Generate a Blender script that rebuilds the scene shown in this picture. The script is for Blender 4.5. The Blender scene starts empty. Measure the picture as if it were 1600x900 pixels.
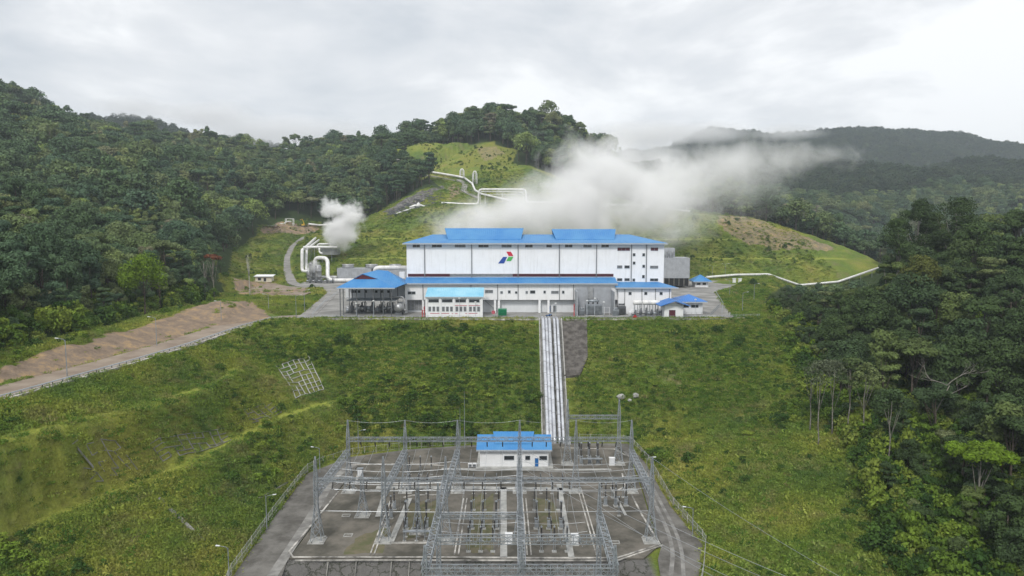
import bpy, bmesh, math, random
import numpy as np
from mathutils import Vector, Matrix, Euler
from mathutils.bvhtree import BVHTree
from mathutils.geometry import delaunay_2d_cdt

R = math.radians
rnd = random.Random(7)
npr = np.random.RandomState(11)
SC = bpy.context.scene
COL = SC.collection

# ---------------------------------------------------------------- camera
FPX, PITCH, CZ = 1080.0, R(5.3), 37.0
cam_d = bpy.data.cameras.new("camera")
cam_d.sensor_width = 36.0
cam_d.lens = 36.0 * FPX / 1600.0
cam_d.clip_start = 1.0
cam_d.clip_end = 20000.0
cam = bpy.data.objects.new("camera", cam_d)
cam.location = (0, 0, CZ)
cam.rotation_euler = (R(90) - PITCH, 0, 0)
COL.objects.link(cam)
SC.camera = cam

# ---------------------------------------------------------------- world, sun, exposure
SUN_EL, SUN_AZ = R(46), R(200)          # azimuth clockwise from +Y: the sun stands behind the camera
EXPOSURE = 0.68
w = bpy.data.worlds.new("World"); SC.world = w; w.use_nodes = True
nt = w.node_tree; nt.nodes.clear()
def N(nt, typ, **kw):
    n = nt.nodes.new(typ)
    for k, v in kw.items():
        if k in ('inputs',):
            for a, b in v.items(): n.inputs[a].default_value = b
        else: setattr(n, k, v)
    return n
out = N(nt, 'ShaderNodeOutputWorld'); bg = N(nt, 'ShaderNodeBackground')
sky = N(nt, 'ShaderNodeTexSky', sky_type='NISHITA', sun_disc=False, sun_elevation=SUN_EL, sun_rotation=SUN_AZ)
tc = N(nt, 'ShaderNodeTexCoord')
mp = N(nt, 'ShaderNodeMapping'); mp.inputs['Scale'].default_value = (1.0, 1.0, 2.6); mp.inputs['Location'].default_value = (0.35, 0.1, 0.2)
n1 = N(nt, 'ShaderNodeTexNoise', inputs={'Scale': 3.4, 'Detail': 9.0, 'Roughness': 0.55, 'Distortion': 0.25})
n2 = N(nt, 'ShaderNodeTexNoise', inputs={'Scale': 1.1, 'Detail': 3.0, 'Roughness': 0.5})
nt.links.new(tc.outputs['Generated'], mp.inputs['Vector'])
nt.links.new(mp.outputs['Vector'], n1.inputs['Vector']); nt.links.new(mp.outputs['Vector'], n2.inputs['Vector'])
sep = N(nt, 'ShaderNodeSeparateXYZ'); nt.links.new(tc.outputs['Generated'], sep.inputs[0])
# cloud thickness: brighter to the right and high, greyer low over the left ridge
def MATH(nt, op, a, b=None, c=None, clamp=False):
    n = N(nt, 'ShaderNodeMath', operation=op, use_clamp=clamp)
    for i, v in enumerate((a, b, c)):
        if v is None: continue
        if isinstance(v, (int, float)): n.inputs[i].default_value = v
        else: nt.links.new(v, n.inputs[i])
    return n.outputs[0]
gx = MATH(nt, 'MULTIPLY', sep.outputs['X'], 0.34)
gz = MATH(nt, 'MULTIPLY', sep.outputs['Z'], 0.45)
s = MATH(nt, 'ADD', MATH(nt, 'MULTIPLY', n1.outputs['Fac'], 1.25), MATH(nt, 'MULTIPLY', n2.outputs['Fac'], 0.55))
s = MATH(nt, 'ADD', s, gx); s = MATH(nt, 'ADD', s, gz); s = MATH(nt, 'SUBTRACT', s, 0.26)
cr = N(nt, 'ShaderNodeValToRGB'); nt.links.new(s, cr.inputs['Fac'])
e = cr.color_ramp.elements
e[0].position = 0.40; e[0].color = (0.33, 0.36, 0.40, 1)
e[1].position = 0.88; e[1].color = (0.70, 0.705, 0.71, 1)
m = e.new(0.56); m.color = (0.43, 0.455, 0.485, 1)
m = e.new(0.76); m.color = (0.56, 0.57, 0.585, 1)
skys = N(nt, 'ShaderNodeVectorMath', operation='SCALE', inputs={'Scale': 0.1}); nt.links.new(sky.outputs[0], skys.inputs[0])
mx = N(nt, 'ShaderNodeMix', data_type='RGBA'); mx.inputs['Factor'].default_value = 0.95
nt.links.new(skys.outputs[0], mx.inputs['A']); nt.links.new(cr.outputs['Color'], mx.inputs['B'])
nt.links.new(mx.outputs['Result'], bg.inputs['Color']); bg.inputs['Strength'].default_value = 1.0
nt.links.new(bg.outputs[0], out.inputs['Surface'])

sd = bpy.data.lights.new("sun", 'SUN'); sd.energy = 1.5; sd.angle = R(12); sd.color = (1.0, 0.965, 0.91)
sun = bpy.data.objects.new("sun", sd); COL.objects.link(sun)
sdir = Vector((math.sin(SUN_AZ) * math.cos(SUN_EL), math.cos(SUN_AZ) * math.cos(SUN_EL), math.sin(SUN_EL)))
sun.rotation_euler = sdir.to_track_quat('Z', 'Y').to_euler()
vs = SC.view_settings; vs.view_transform = 'Standard'; vs.look = 'None'; vs.gamma = 1.0; vs.exposure = EXPOSURE; vs.use_curve_mapping = False
cy = SC.cycles
cy.max_bounces = 9; cy.diffuse_bounces = 3; cy.glossy_bounces = 2; cy.transmission_bounces = 3; cy.volume_bounces = 7; cy.transparent_max_bounces = 8
cy.volume_step_rate = 1.0; cy.volume_max_steps = 256
cy.use_denoising = True
try: cy.use_fast_gi = False
except Exception: pass

# ---------------------------------------------------------------- where a thing seen at a pixel of the 1600x900 photo stands
def ray(px, py):
    a, b = (px - 800) / FPX, (450 - py) / FPX
    c, s_ = math.cos(PITCH), math.sin(PITCH)
    return Vector((a, c + b * s_, b * c - s_))
def G(px, py, z=0.0):
    r = ray(px, py); t = (z - CZ) / r.z
    return Vector((r.x * t, r.y * t, z))
def P(px, py, D):
    r = ray(px, py); t = D / r.y
    return Vector((r.x * t, D, CZ + r.z * t))
def proj(x, y, z):
    c, s_ = math.cos(PITCH), math.sin(PITCH)
    zc = y * c - (z - CZ) * s_
    yc = y * s_ + (z - CZ) * c
    return 800 + FPX * x / zc, 450 - FPX * yc / zc, zc

# ---------------------------------------------------------------- tags and builders
def tag(o, label=None, cat=None, group=None, kind=None):
    if label: o['label'] = label
    if cat: o['category'] = cat
    if group: o['group'] = group
    if kind: o['kind'] = kind
    return o
def empty(name, loc, label, cat, group=None, rz=0.0):
    o = bpy.data.objects.new(name, None); COL.objects.link(o)
    o.location = loc; o.rotation_euler = (0, 0, rz); o.empty_display_size = 0.5
    return tag(o, label, cat, group)
def copy_tree(o, parent=None):
    c = o.copy(); COL.objects.link(c)
    if parent: c.parent = parent
    for ch in o.children: copy_tree(ch, c)
    return c

class MB:
    """collects boxes, bars and tubes into one mesh"""
    def __init__(s): s.v = []; s.f = []
    def add(s, vs, fs):
        b = len(s.v); s.v += [tuple(p) for p in vs]; s.f += [tuple(b + i for i in f) for f in fs]; return s
    def box(s, x0, x1, y0, y1, z0, z1):
        v = [(x, y, z) for z in (z0, z1) for y in (y0, y1) for x in (x0, x1)]
        return s.add(v, [(0, 2, 3, 1), (4, 5, 7, 6), (0, 1, 5, 4), (2, 6, 7, 3), (0, 4, 6, 2), (1, 3, 7, 5)])
    def bar(s, a, b, w=0.1, n=4, w2=None):
        a, b = Vector(a), Vector(b); d = b - a
        if d.length < 1e-6: return s
        d.normalize(); up = Vector((0, 0, 1)) if abs(d.z) < 0.9 else Vector((1, 0, 0))
        u = d.cross(up).normalized(); v = d.cross(u); w2 = w if w2 is None else w2
        vs_ = []
        for p, r in ((a, w), (b, w2)):
            for k in range(n):
                t = 2 * math.pi * (k + 0.5) / n
                vs_.append(p + u * math.cos(t) * r + v * math.sin(t) * r)
        fs = [(k, (k + 1) % n, n + (k + 1) % n, n + k) for k in range(n)]
        fs += [tuple(range(n))[::-1], tuple(range(n, 2 * n))]
        return s.add(vs_, fs)
    def tube(s, pts, r, n=8, rs=None):
        """a pipe with mitred bends through pts"""
        pts = [Vector(p) for p in pts]; ring = []; m_ = len(pts)
        up = Vector((0, 0, 1)); base = len(s.v); pu = None
        for i, p in enumerate(pts):
            t = (pts[min(i + 1, m_ - 1)] - pts[max(i - 1, 0)]).normalized()
            if pu is None:
                pu = t.cross(up if abs(t.z) < 0.9 else Vector((1, 0, 0))).normalized()
            else:
                pu = (pu - t * pu.dot(t)).normalized()
            v = t.cross(pu); rr = rs[i] if rs else r
            for k in range(n):
                a = 2 * math.pi * k / n
                s.v.append(tuple(p + pu * math.cos(a) * rr + v * math.sin(a) * rr))
        for i in range(m_ - 1):
            for k in range(n):
                a, b = base + i * n + k, base + i * n + (k + 1) % n
                s.f.append((a, b, b + n, a + n))
        s.f.append(tuple(base + k for k in range(n))[::-1]); s.f.append(tuple(base + (m_ - 1) * n + k for k in range(n)))
        return s
    def lathe(s, c, prof, n=16):
        c = Vector(c); base = len(s.v)
        for r, z in prof:
            for k in range(n):
                a = 2 * math.pi * k / n; s.v.append((c.x + r * math.cos(a), c.y + r * math.sin(a), c.z + z))
        for i in range(len(prof) - 1):
            for k in range(n):
                a, b = base + i * n + k, base + i * n + (k + 1) % n
                s.f.append((a, b, b + n, a + n))
        s.f.append(tuple(base + k for k in range(n))[::-1]); s.f.append(tuple(base + (len(prof) - 1) * n + k for k in range(n)))
        return s
    def slab(s, poly, t=0.15):
        """thick sheet: polygon corners given, thickness downwards"""
        n = len(poly); vs_ = [tuple(p) for p in poly] + [(p[0], p[1], p[2] - t) for p in poly]
        return s.add(vs_, [tuple(range(n)), tuple(range(n, 2 * n))[::-1]] + [(i, n + i, n + (i + 1) % n, (i + 1) % n) for i in range(n)])
    def build(s, name, mat, parent=None, smooth=False):
        me = bpy.data.meshes.new(name); me.from_pydata(s.v, [], s.f); me.validate(); me.update()
        bm = bmesh.new(); bm.from_mesh(me); bmesh.ops.recalc_face_normals(bm, faces=bm.faces); bm.to_mesh(me); bm.free()
        if smooth:
            for p in me.polygons: p.use_smooth = True
        me.materials.append(mat)
        o = bpy.data.objects.new(name, me); COL.objects.link(o)
        if parent: o.parent = parent
        return o
def solo(mb, name, mat, label, cat, group=None, smooth=False, origin=None):
    """a thing that is one mesh, its origin at its base"""
    if origin is None:
        xs = [p[0] for p in mb.v]; ys = [p[1] for p in mb.v]; zs = [p[2] for p in mb.v]
        origin = ((min(xs) + max(xs)) / 2, (min(ys) + max(ys)) / 2, min(zs))
    ox, oy, oz = origin
    mb.v = [(p[0] - ox, p[1] - oy, p[2] - oz) for p in mb.v]
    o = mb.build(name, mat, smooth=smooth); o.location = origin
    return tag(o, label, cat, group)
def rounded(pts, r, n=5):
    """polyline with its corners rounded off"""
    pts = [Vector(p) for p in pts]; outp = [pts[0]]
    for i in range(1, len(pts) - 1):
        a, b, c = pts[i - 1], pts[i], pts[i + 1]
        d1 = (a - b); d2 = (c - b); rr = min(r, d1.length * 0.45, d2.length * 0.45)
        p0 = b + d1.normalized() * rr; p1 = b + d2.normalized() * rr
        for k in range(n + 1):
            t = k / n; outp.append(p0 * (1 - t) ** 2 + b * 2 * t * (1 - t) + p1 * t * t)
    return outp + [pts[-1]]

# ---------------------------------------------------------------- materials
def material(name, col, rough=0.7, metal=0.0, var=0.0, vscale=1.0, col2=None, bump=0.0, bscale=5.0, spec=0.3, stretch=(1, 1, 1), coord='world', streak=0.0, streak_col=(0.2, 0.18, 0.15)):
    m = bpy.data.materials.new(name); m.use_nodes = True; t = m.node_tree
    b = t.nodes['Principled BSDF']; b.inputs['Roughness'].default_value = rough; b.inputs['Metallic'].default_value = metal
    b.inputs['Specular IOR Level'].default_value = spec
    b.inputs['Base Color'].default_value = (*col, 1)
    geo = N(t, 'ShaderNodeNewGeometry'); mp = N(t, 'ShaderNodeMapping'); mp.inputs['Scale'].default_value = stretch
    if coord == 'world': t.links.new(geo.outputs['Position'], mp.inputs['Vector'])
    else:
        tcx = N(t, 'ShaderNodeTexCoord'); t.links.new(tcx.outputs['Object'], mp.inputs['Vector'])
    cur = None
    if var > 0 or col2:
        n = N(t, 'ShaderNodeTexNoise', inputs={'Scale': vscale, 'Detail': 6.0, 'Roughness': 0.62}); t.links.new(mp.outputs[0], n.inputs['Vector'])
        c = N(t, 'ShaderNodeValToRGB'); t.links.new(n.outputs['Fac'], c.inputs['Fac'])
        c.color_ramp.elements[0].position = 0.38; c.color_ramp.elements[1].position = 0.62
        a = col; bb = col2 or tuple(x * (1 - var) for x in col)
        c.color_ramp.elements[0].color = (*bb, 1); c.color_ramp.elements[1].color = (*a, 1)
        t.links.new(c.outputs[0], b.inputs['Base Color']); cur = c.outputs[0]
    if streak > 0:
        mp2 = N(t, 'ShaderNodeMapping'); mp2.inputs['Scale'].default_value = (1.2, 1.2, 0.08)
        t.links.new(geo.outputs['Position'], mp2.inputs['Vector'])
        n = N(t, 'ShaderNodeTexNoise', inputs={'Scale': 1.0, 'Detail': 5.0, 'Roughness': 0.7}); t.links.new(mp2.outputs[0], n.inputs['Vector'])
        mr = N(t, 'ShaderNodeMapRange', inputs={'From Min': 0.52, 'From Max': 0.8, 'To Min': 0.0, 'To Max': streak}); t.links.new(n.outputs['Fac'], mr.inputs['Value'])
        mm = N(t, 'ShaderNodeMix', data_type='RGBA'); t.links.new(mr.outputs[0], mm.inputs['Factor'])
        if cur: t.links.new(cur, mm.inputs['A'])
        else: mm.inputs['A'].default_value = (*col, 1)
        mm.inputs['B'].default_value = (*streak_col, 1); t.links.new(mm.outputs['Result'], b.inputs['Base Color'])
    if bump > 0:
        n = N(t, 'ShaderNodeTexNoise', inputs={'Scale': bscale, 'Detail': 4.0}); t.links.new(mp.outputs[0], n.inputs['Vector'])
        bp = N(t, 'ShaderNodeBump', inputs={'Strength': bump, 'Distance': 0.1}); t.links.new(n.outputs['Fac'], bp.inputs['Height'])
        t.links.new(bp.outputs[0], b.inputs['Normal'])
    return m
def sheet_roof(name, col, pitch=0.9, fade=(0.1, 0.4, 0.72), rough=0.42):
    """painted profiled steel: fine ribs running down the slope, faded patches"""
    m = material(name, col, rough, 0.0, var=0.0, col2=fade, vscale=0.12, spec=0.45)
    t = m.node_tree; b = t.nodes['Principled BSDF']
    geo = N(t, 'ShaderNodeNewGeometry'); sp = N(t, 'ShaderNodeSeparateXYZ'); t.links.new(geo.outputs['Position'], sp.inputs[0])
    wv = MATH(t, 'SINE', MATH(t, 'MULTIPLY', sp.outputs['X'], 2 * math.pi / pitch))
    bp = N(t, 'ShaderNodeBump', inputs={'Strength': 0.5, 'Distance': 0.05}); t.links.new(wv, bp.inputs['Height']); t.links.new(bp.outputs[0], b.inputs['Normal'])
    return m
M = {}
M['white'] = material('white_wall', (0.83, 0.84, 0.86), 0.6, streak=0.5, streak_col=(0.5, 0.5, 0.48), var=0.05, vscale=0.3)
M['white2'] = material('white_paint', (0.78, 0.79, 0.8), 0.55, streak=0.45, streak_col=(0.42, 0.4, 0.37), var=0.05, vscale=0.5)
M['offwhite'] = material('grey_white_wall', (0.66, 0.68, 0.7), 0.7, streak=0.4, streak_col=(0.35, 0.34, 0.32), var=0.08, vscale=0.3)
M['blue'] = sheet_roof('blue_roof_sheet', (0.025, 0.175, 0.44), fade=(0.055, 0.225, 0.47), rough=0.5)
M['deepblue'] = sheet_roof('deep_blue_roof_sheet', (0.02, 0.14, 0.44), fade=(0.03, 0.17, 0.5))
M['paleblue'] = sheet_roof('pale_blue_roof_sheet', (0.17, 0.45, 0.62), fade=(0.28, 0.55, 0.68))
M['window'] = material('dark_window', (0.03, 0.035, 0.04), 0.15, spec=0.5, var=0.3, vscale=0.7)
M['greywin'] = material('grey_window', (0.16, 0.17, 0.18), 0.3, spec=0.5, var=0.3, vscale=1.5)
M['maroon'] = material('maroon_louvre', (0.10, 0.022, 0.035), 0.5, var=0.3, vscale=1.2)
M['greylouvre'] = material('grey_louvre', (0.3, 0.31, 0.32), 0.5, var=0.4, vscale=2.0)
M['fascia'] = material('grey_fascia', (0.42, 0.46, 0.5), 0.5, var=0.15, vscale=0.6)
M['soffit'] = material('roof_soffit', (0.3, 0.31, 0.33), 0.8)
M['pipegrey'] = material('grey_downpipe', (0.2, 0.21, 0.22), 0.5)
M['steel'] = material('galvanised_steel', (0.34, 0.37, 0.40), 0.45, metal=0.35, var=0.35, vscale=0.8)
M['steelD'] = material('weathered_steel', (0.15, 0.16, 0.17), 0.6, metal=0.2, var=0.4, vscale=0.9)
M['pipe'] = material('white_pipe_cladding', (0.76, 0.76, 0.75), 0.4, var=0.22, vscale=0.4, spec=0.5, streak=0.35)
M['silver'] = material('silver_pipe_cladding', (0.66, 0.68, 0.72), 0.32, metal=0.6, var=0.3, vscale=0.35)
M['tank'] = material('dull_silver_cladding', (0.42, 0.43, 0.44), 0.4, metal=0.5, var=0.35, vscale=0.5, streak=0.4, streak_col=(0.2, 0.19, 0.17))
M['cooling'] = material('grey_corrugated_cladding', (0.38, 0.40, 0.43), 0.6, var=0.2, vscale=0.4, streak=0.5, streak_col=(0.2, 0.2, 0.2))
M['black'] = material('black_insulator', (0.02, 0.018, 0.018), 0.3, spec=0.5)
M['dark'] = material('dark_opening', (0.02, 0.021, 0.022), 0.9)
M['concrete'] = material('pale_concrete', (0.42, 0.42, 0.40), 0.85, var=0.35, vscale=0.6, bump=0.3)
M['concrete2'] = material('weathered_concrete', (0.25, 0.245, 0.225), 0.9, var=0.45, vscale=0.45, bump=0.4)
M['kerb'] = material('pale_kerb', (0.56, 0.54, 0.50), 0.85, var=0.75, vscale=0.35)
M['red'] = material('red_paint', (0.45, 0.03, 0.035), 0.5, var=0.25, vscale=2)
M['pinkred'] = material('faded_red_paint', (0.55, 0.12, 0.16), 0.6, var=0.4, vscale=2)
M['green'] = material('green_skip_paint', (0.01, 0.2, 0.09), 0.5, var=0.3, vscale=1.2)
M['logoblue'] = material('emblem_blue', (0.02, 0.07, 0.32), 0.4); M['logored'] = material('emblem_red', (0.55, 0.03, 0.06), 0.4); M['logogreen'] = material('emblem_green', (0.08, 0.42, 0.09), 0.4)
M['doorblue'] = material('blue_door_paint', (0.01, 0.12, 0.36), 0.45)
M['bark'] = material('pale_bark', (0.26, 0.245, 0.21), 0.9, var=0.5, vscale=1.5, coord='world', bump=0.5, bscale=3)
M['barkD'] = material('brown_bark', (0.11, 0.09, 0.07), 0.95, var=0.5, vscale=1.5, bump=0.5, bscale=3)
M['barkW'] = material('white_bark', (0.5, 0.48, 0.44), 0.9, var=0.4, vscale=1.2)
M['cream'] = material('cream_render', (0.62, 0.58, 0.47), 0.8, var=0.15, vscale=0.8)
M['wire'] = material('aluminium_wire', (0.36, 0.38, 0.4), 0.4, metal=0.4)
M['rust'] = material('rusty_scrap', (0.14, 0.085, 0.06), 0.9, var=0.5, vscale=0.7)
M['yellow'] = material('yellow_machine_paint', (0.6, 0.4, 0.04), 0.5, var=0.2, vscale=1.5)
M['lampglass'] = material('lamp_glass', (0.7, 0.72, 0.72), 0.3)
# ---------------------------------------------------------------- noise
def _hash(ix, iy, seed):
    h = (ix.astype(np.int64) * 374761393 + iy.astype(np.int64) * 668265263 + seed * 1442695041) & 0xffffffff
    h = ((h ^ (h >> 13)) * 1274126177) & 0xffffffff
    return ((h ^ (h >> 16)) & 0xffffff) / float(0xffffff)
def vnoise(x, y, seed=0):
    ix, iy = np.floor(x), np.floor(y); fx, fy = x - ix, y - iy
    fx = fx * fx * (3 - 2 * fx); fy = fy * fy * (3 - 2 * fy)
    a, b = _hash(ix, iy, seed), _hash(ix + 1, iy, seed); c, d = _hash(ix, iy + 1, seed), _hash(ix + 1, iy + 1, seed)
    return (a * (1 - fx) + b * fx) * (1 - fy) + (c * (1 - fx) + d * fx) * fy
def fbm(x, y, scale, octs=4, seed=0):
    s_, amp, tot = 0, 1.0, 0
    for o in range(octs):
        s_ = s_ + amp * vnoise(x / scale * 2 ** o + 17.3 * o, y / scale * 2 ** o - 9.1 * o, seed + o); tot += amp; amp *= 0.5
    return s_ / tot - 0.5
def inpoly(x, y, poly):
    x = np.asarray(x); y = np.asarray(y); inside = np.zeros(x.shape, bool); n = len(poly)
    for i in range(n):
        x1, y1 = poly[i][0], poly[i][1]; x2, y2 = poly[(i + 1) % n][0], poly[(i + 1) % n][1]
        if y1 == y2: continue
        c = ((y1 > y) != (y2 > y)) & (x < (x2 - x1) * (y - y1) / (y2 - y1) + x1)
        inside ^= c
    return inside
def dist_line(x, y, pts):
    d = np.full(np.shape(x), 1e9)
    for (a, b) in zip(pts[:-1], pts[1:]):
        ax, ay, bx, by = a[0], a[1], b[0], b[1]; L = (bx - ax) ** 2 + (by - ay) ** 2 + 1e-9
        t = np.clip(((x - ax) * (bx - ax) + (y - ay) * (by - ay)) / L, 0, 1)
        d = np.minimum(d, np.hypot(x - ax - t * (bx - ax), y - ay - t * (by - ay)))
    return d

# ---------------------------------------------------------------- terrain: break lines of the real ground
ZS = -33.0                                                    # level of the switchyard; the plant's pad is z = 0
lines = []
S_px = [(300, 985), (330, 930), (360, 898), (430, 800), (478, 737), (545, 711), (640, 699), (740, 692), (860, 689), (982, 690), (1012, 722), (1052, 790), (1102, 850), (1098, 900), (1085, 985)]
S = [G(a, b, ZS) for a, b in S_px]
lines.append(S)
yard_front = [G(452, 872, ZS), G(1006, 872, ZS)]
lines.append(yard_front)
yf0, yf1 = yard_front
lines.append([Vector((yf0.x + 1, 132, -40)), Vector((yf1.x - 1, 132, -40))])
lines.append([Vector((yf0.x + 1, 98, -40)), Vector((yf1.x - 1, 98, -40))])
lines.append([Vector((yf0.x, yf0.y, ZS)), Vector((yf0.x - 1, 98, ZS))]); lines.append([Vector((yf1.x, yf1.y, ZS)), Vector((yf1.x + 1, 98, ZS))])
# pad front edge and the edge of the road coming towards us
pad_front = [G(a, b) for a, b in [(425, 499), (500, 497), (650, 497.5), (850, 498), (1100, 497.5), (1186, 495)]]
road_edge = [G(a, b) for a, b in [(425, 499), (380, 511), (300, 539), (200, 569), (100, 597), (0, 625)]] + [Vector((-114, 100, 0)), Vector((-116, 40, 0))]
lines += [pad_front, road_edge]
def off(pts, dx, dy, dz): return [Vector((p.x + dx, p.y + dy, p.z + dz)) for p in pts]
lines.append(off(road_edge[1:], -10.5, 0, 0))
bank_foot = off(road_edge[1:], -12, 1, 0)
lines.append(bank_foot)
bank_top = [G(348, 472, 5), G(300, 482, 4.5), G(200, 515, 3.5), G(100, 545, 3), G(0, 576, 2.5), Vector((-129, 100, 3)), Vector((-131, 40, 3))]
lines.append(bank_top)
# berms of the left slope
b1 = [G(375, 578, -8), G(350, 600, -8), G(215, 641, -6.5), (G(100, 668, -5)), G(0, 695, -4.5), Vector((-103, 90, -5))]
b2 = [G(560, 622, -21), G(450, 652, -21), G(300, 731, -21), G(165, 782, -21), G(0, 852, -21), Vector((-93, 95, -22))]
lines += [b1, off(b1, -4.2, 1.2, 0.3), b2, off(b2, -4.4, 1.4, 0.3)]
# main slope, a slight hollow and a spur on the right
lines.append([G(600, 590, -14), G(700, 590, -15), G(800, 590, -15)])
pipe_a, pipe_b = G(860, 500, -.3), G(868, 688, ZS)
lines += [[pipe_a, pipe_b], [pipe_a + Vector((-5.5, 0, 0)), pipe_b + Vector((-5.5, 0, 0))], [pipe_a + Vector((16, 0, 0)), pipe_b + Vector((8, 0, 0))]]
lines.append([G(985, 575, -12), G(1050, 570, -11), G(1130, 560, -9)])
# right side: edge of the pad, slope falling to the wooded gully
pad_east = [Vector((96, 272, 0)), Vector((113, 300, 0)), Vector((126, 350, 0)), Vector((150, 400, 0)), Vector((178, 470, 2))]
lines.append(pad_east)
lines += [[Vector((56, 215, -24)), Vector((60, 190, -25)), Vector((58, 150, -29)), Vector((56, 110, -31))],
          [Vector((78, 240, -10)), Vector((82, 200, -17)), Vector((84, 150, -23)), Vector((80, 100, -27))],
          [Vector((112, 262, -7)), Vector((118, 225, -12)), Vector((124, 170, -18)), Vector((120, 100, -22))],
          [Vector((126, 300, -12)), Vector((142, 350, -17)), Vector((172, 400, -20)), Vector((210, 460, -20))],
          [Vector((150, 300, -2)), Vector((160, 292, 5)), Vector((158, 262, 6)), Vector((156, 240, 3))],
          [Vector((165, 225, -2)), Vector((170, 170, -8)), Vector((165, 100, -12))],
          [Vector((230, 360, -14)), Vector((212, 322, 0)), Vector((212, 285, 14)), Vector((222, 230, 14)), Vector((225, 180, 10)), Vector((240, 100, 8))],
          [Vector((320, 420, -10)), Vector((300, 345, 14)), Vector((300, 290, 24)), Vector((330, 180, 20)), Vector((340, 60, 20))],
          [Vector((420, 420, 10)), Vector((460, 280, 24)), Vector((520, 60, 26))]]
# plant pad back edge and the terraced hill behind it
toe = [G(448, 447, 0), G(470, 440, 0), P(520, 438, 459), P(640, 437, 462), P(800, 437, 463), P(1000, 437, 465), P(1110, 434, 474), P(1180, 432.5, 482), P(1250, 430, 486), P(1372, 423, 493)]
for p in toe: p.z = max(0, min(p.z, 4))
lines.append(toe)
terr1 = [P(548, 404, 488), P(640, 403, 489), P(800, 403, 490), P(1000, 403, 496), P(1100, 403, 505), P(1220, 404, 512), P(1320, 405, 512)]
lines += [terr1, off(terr1, 0, 3.4, 0.2)]
terr2 = [P(560, 373, 519), P(640, 372, 519), P(800, 373, 520), P(1000, 374, 524), P(1150, 374, 532), P(1240, 378, 532)]
lines += [terr2, off(terr2, 0, 3.6, 0.2)]
crest = [P(596, 342, 560), P(640, 332, 560), P(690, 322, 560), P(860, 322, 560), P(1000, 325, 552), P(1075, 332, 548), P(1150, 336, 558), P(1190, 344, 560), P(1250, 360, 556), P(1320, 385, 540), P(1372, 406, 520)]
lines.append(crest)
lines.append([P(620, 322, 585), P(745, 318, 600), P(900, 318, 605), P(1075, 330, 590)])
lines.append([P(1075, 345, 640), P(1150, 352, 640), P(1250, 395, 640), P(1400, 470, 640)])
lines.append([P(660, 292, 640), P(725, 300, 640), P(800, 300, 640), P(930, 300, 640)])
lines.append([P(612, 256, 760), P(668, 268, 720), P(725, 276, 690), P(760, 268, 690), P(820, 262, 690)])
lines.append([P(700, 240, 780), P(765, 226, 780), P(800, 232, 770), P(860, 262, 740), P(930, 290, 700)])
# left clearing and the road that climbs it
climb = [G(476, 497, 0), G(500, 476, 0), G(521, 457, 0), G(512, 450.5, 0), G(475, 448, 0), G(456, 442, 0.3), P(450, 425, 482), P(450, 402, 540), P(458, 385, 585), P(475, 371, 625), P(505, 358, 650), P(530, 352, 670)]
lines.append(climb)
lines.append([G(365, 455, 0.2), G(380, 444, 0.5), G(430, 441, 0.5)])
lines.append([G(365, 470, 0.5), G(420, 472, 0), G(480, 462, 0)])
lines.append([P(370, 430, 450), P(390, 400, 530), P(410, 372, 600), P(430, 358, 650), P(500, 350, 670), P(560, 345, 640)])
lines.append([P(528, 418, 470), P(545, 385, 512), P(565, 360, 545)])
# left: wooded hillside (ground, some 14 m under the canopy seen)
def C(px, py, D, h=15): p = P(px, py, D); p.z -= h; return p
pts = [C(0, 470, 165), C(0, 430, 200), C(100, 450, 230), C(200, 440, 260), C(300, 430, 290), C(0, 400, 240), C(150, 390, 320), C(0, 350, 300), C(-150, 340, 300),
       C(300, 380, 400), C(200, 350, 400), C(330, 340, 480), C(100, 320, 420), C(0, 260, 450), C(-200, 230, 450), C(200, 280, 560), C(350, 290, 640), C(450, 300, 700), C(540, 300, 700),
       C(100, 220, 680), C(300, 240, 800), C(450, 260, 820), C(560, 270, 780), C(0, 145, 820, 18), C(60, 160, 850, 18), C(150, 186, 880, 18), C(250, 212, 930, 18), C(330, 224, 950, 18), C(420, 230, 950, 18), C(500, 232, 950, 18), C(570, 226, 930, 18),
       C(620, 210, 900, 18), C(680, 192, 880, 18), C(740, 178, 860, 18), C(800, 174, 850, 18), C(860, 182, 840, 18), C(900, 196, 830, 18), C(936, 222, 815, 18), C(960, 262, 790, 18), C(990, 330, 760, 15),
       C(650, 235, 830), C(880, 240, 760), C(820, 215, 800), C(-300, 90, 850), C(-600, 60, 900), C(-300, 330, 200), C(-500, 300, 260)]
# behind the crests the ground falls; then the far ranges
pts += [Vector((-900, 1100, 150)), Vector((-600, 1150, 120)), Vector((-300, 1150, 95)), Vector((0, 1100, 110)), Vector((60, 1000, 120)), Vector((-1300, 900, 200)),
        Vector((200, 850, 20)), Vector((330, 700, -35)), Vector((450, 620, -45)), Vector((620, 560, -30)), Vector((300, 1000, 10)), Vector((550, 850, -60)), Vector((800, 700, -40)), Vector((420, 520, -34)), Vector((330, 500, -24)), Vector((700, 420, 0)), Vector((1000, 500, 0))]
def far(lst, D): return [P(a, b, D) for a, b in lst]
pts += far([(900, 300), (1000, 305), (1100, 300), (1200, 330), (1300, 340), (1420, 345), (1600, 340), (1800, 330)], 1000)
pts += far([(1000, 268), (1120, 262), (1250, 262), (1340, 252), (1450, 268), (1600, 282), (1750, 270), (2000, 240)], 1500)
pts += far([(850, 290), (1000, 290), (1150, 285), (1300, 285), (1450, 290), (1600, 300), (1800, 280)], 1750)
pts += far([(850, 250), (950, 243), (1010, 234), (1080, 219), (1150, 214), (1250, 217), (1330, 222), (1400, 226), (1470, 226), (1540, 238), (1600, 252), (1700, 262), (1900, 250), (2200, 230)], 2500)
pts += far([(-400, 130), (-100, 140), (100, 176), (160, 180), (230, 180), (290, 192), (350, 208), (420, 222), (500, 240), (600, 262), (720, 280)], 1700)
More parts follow.
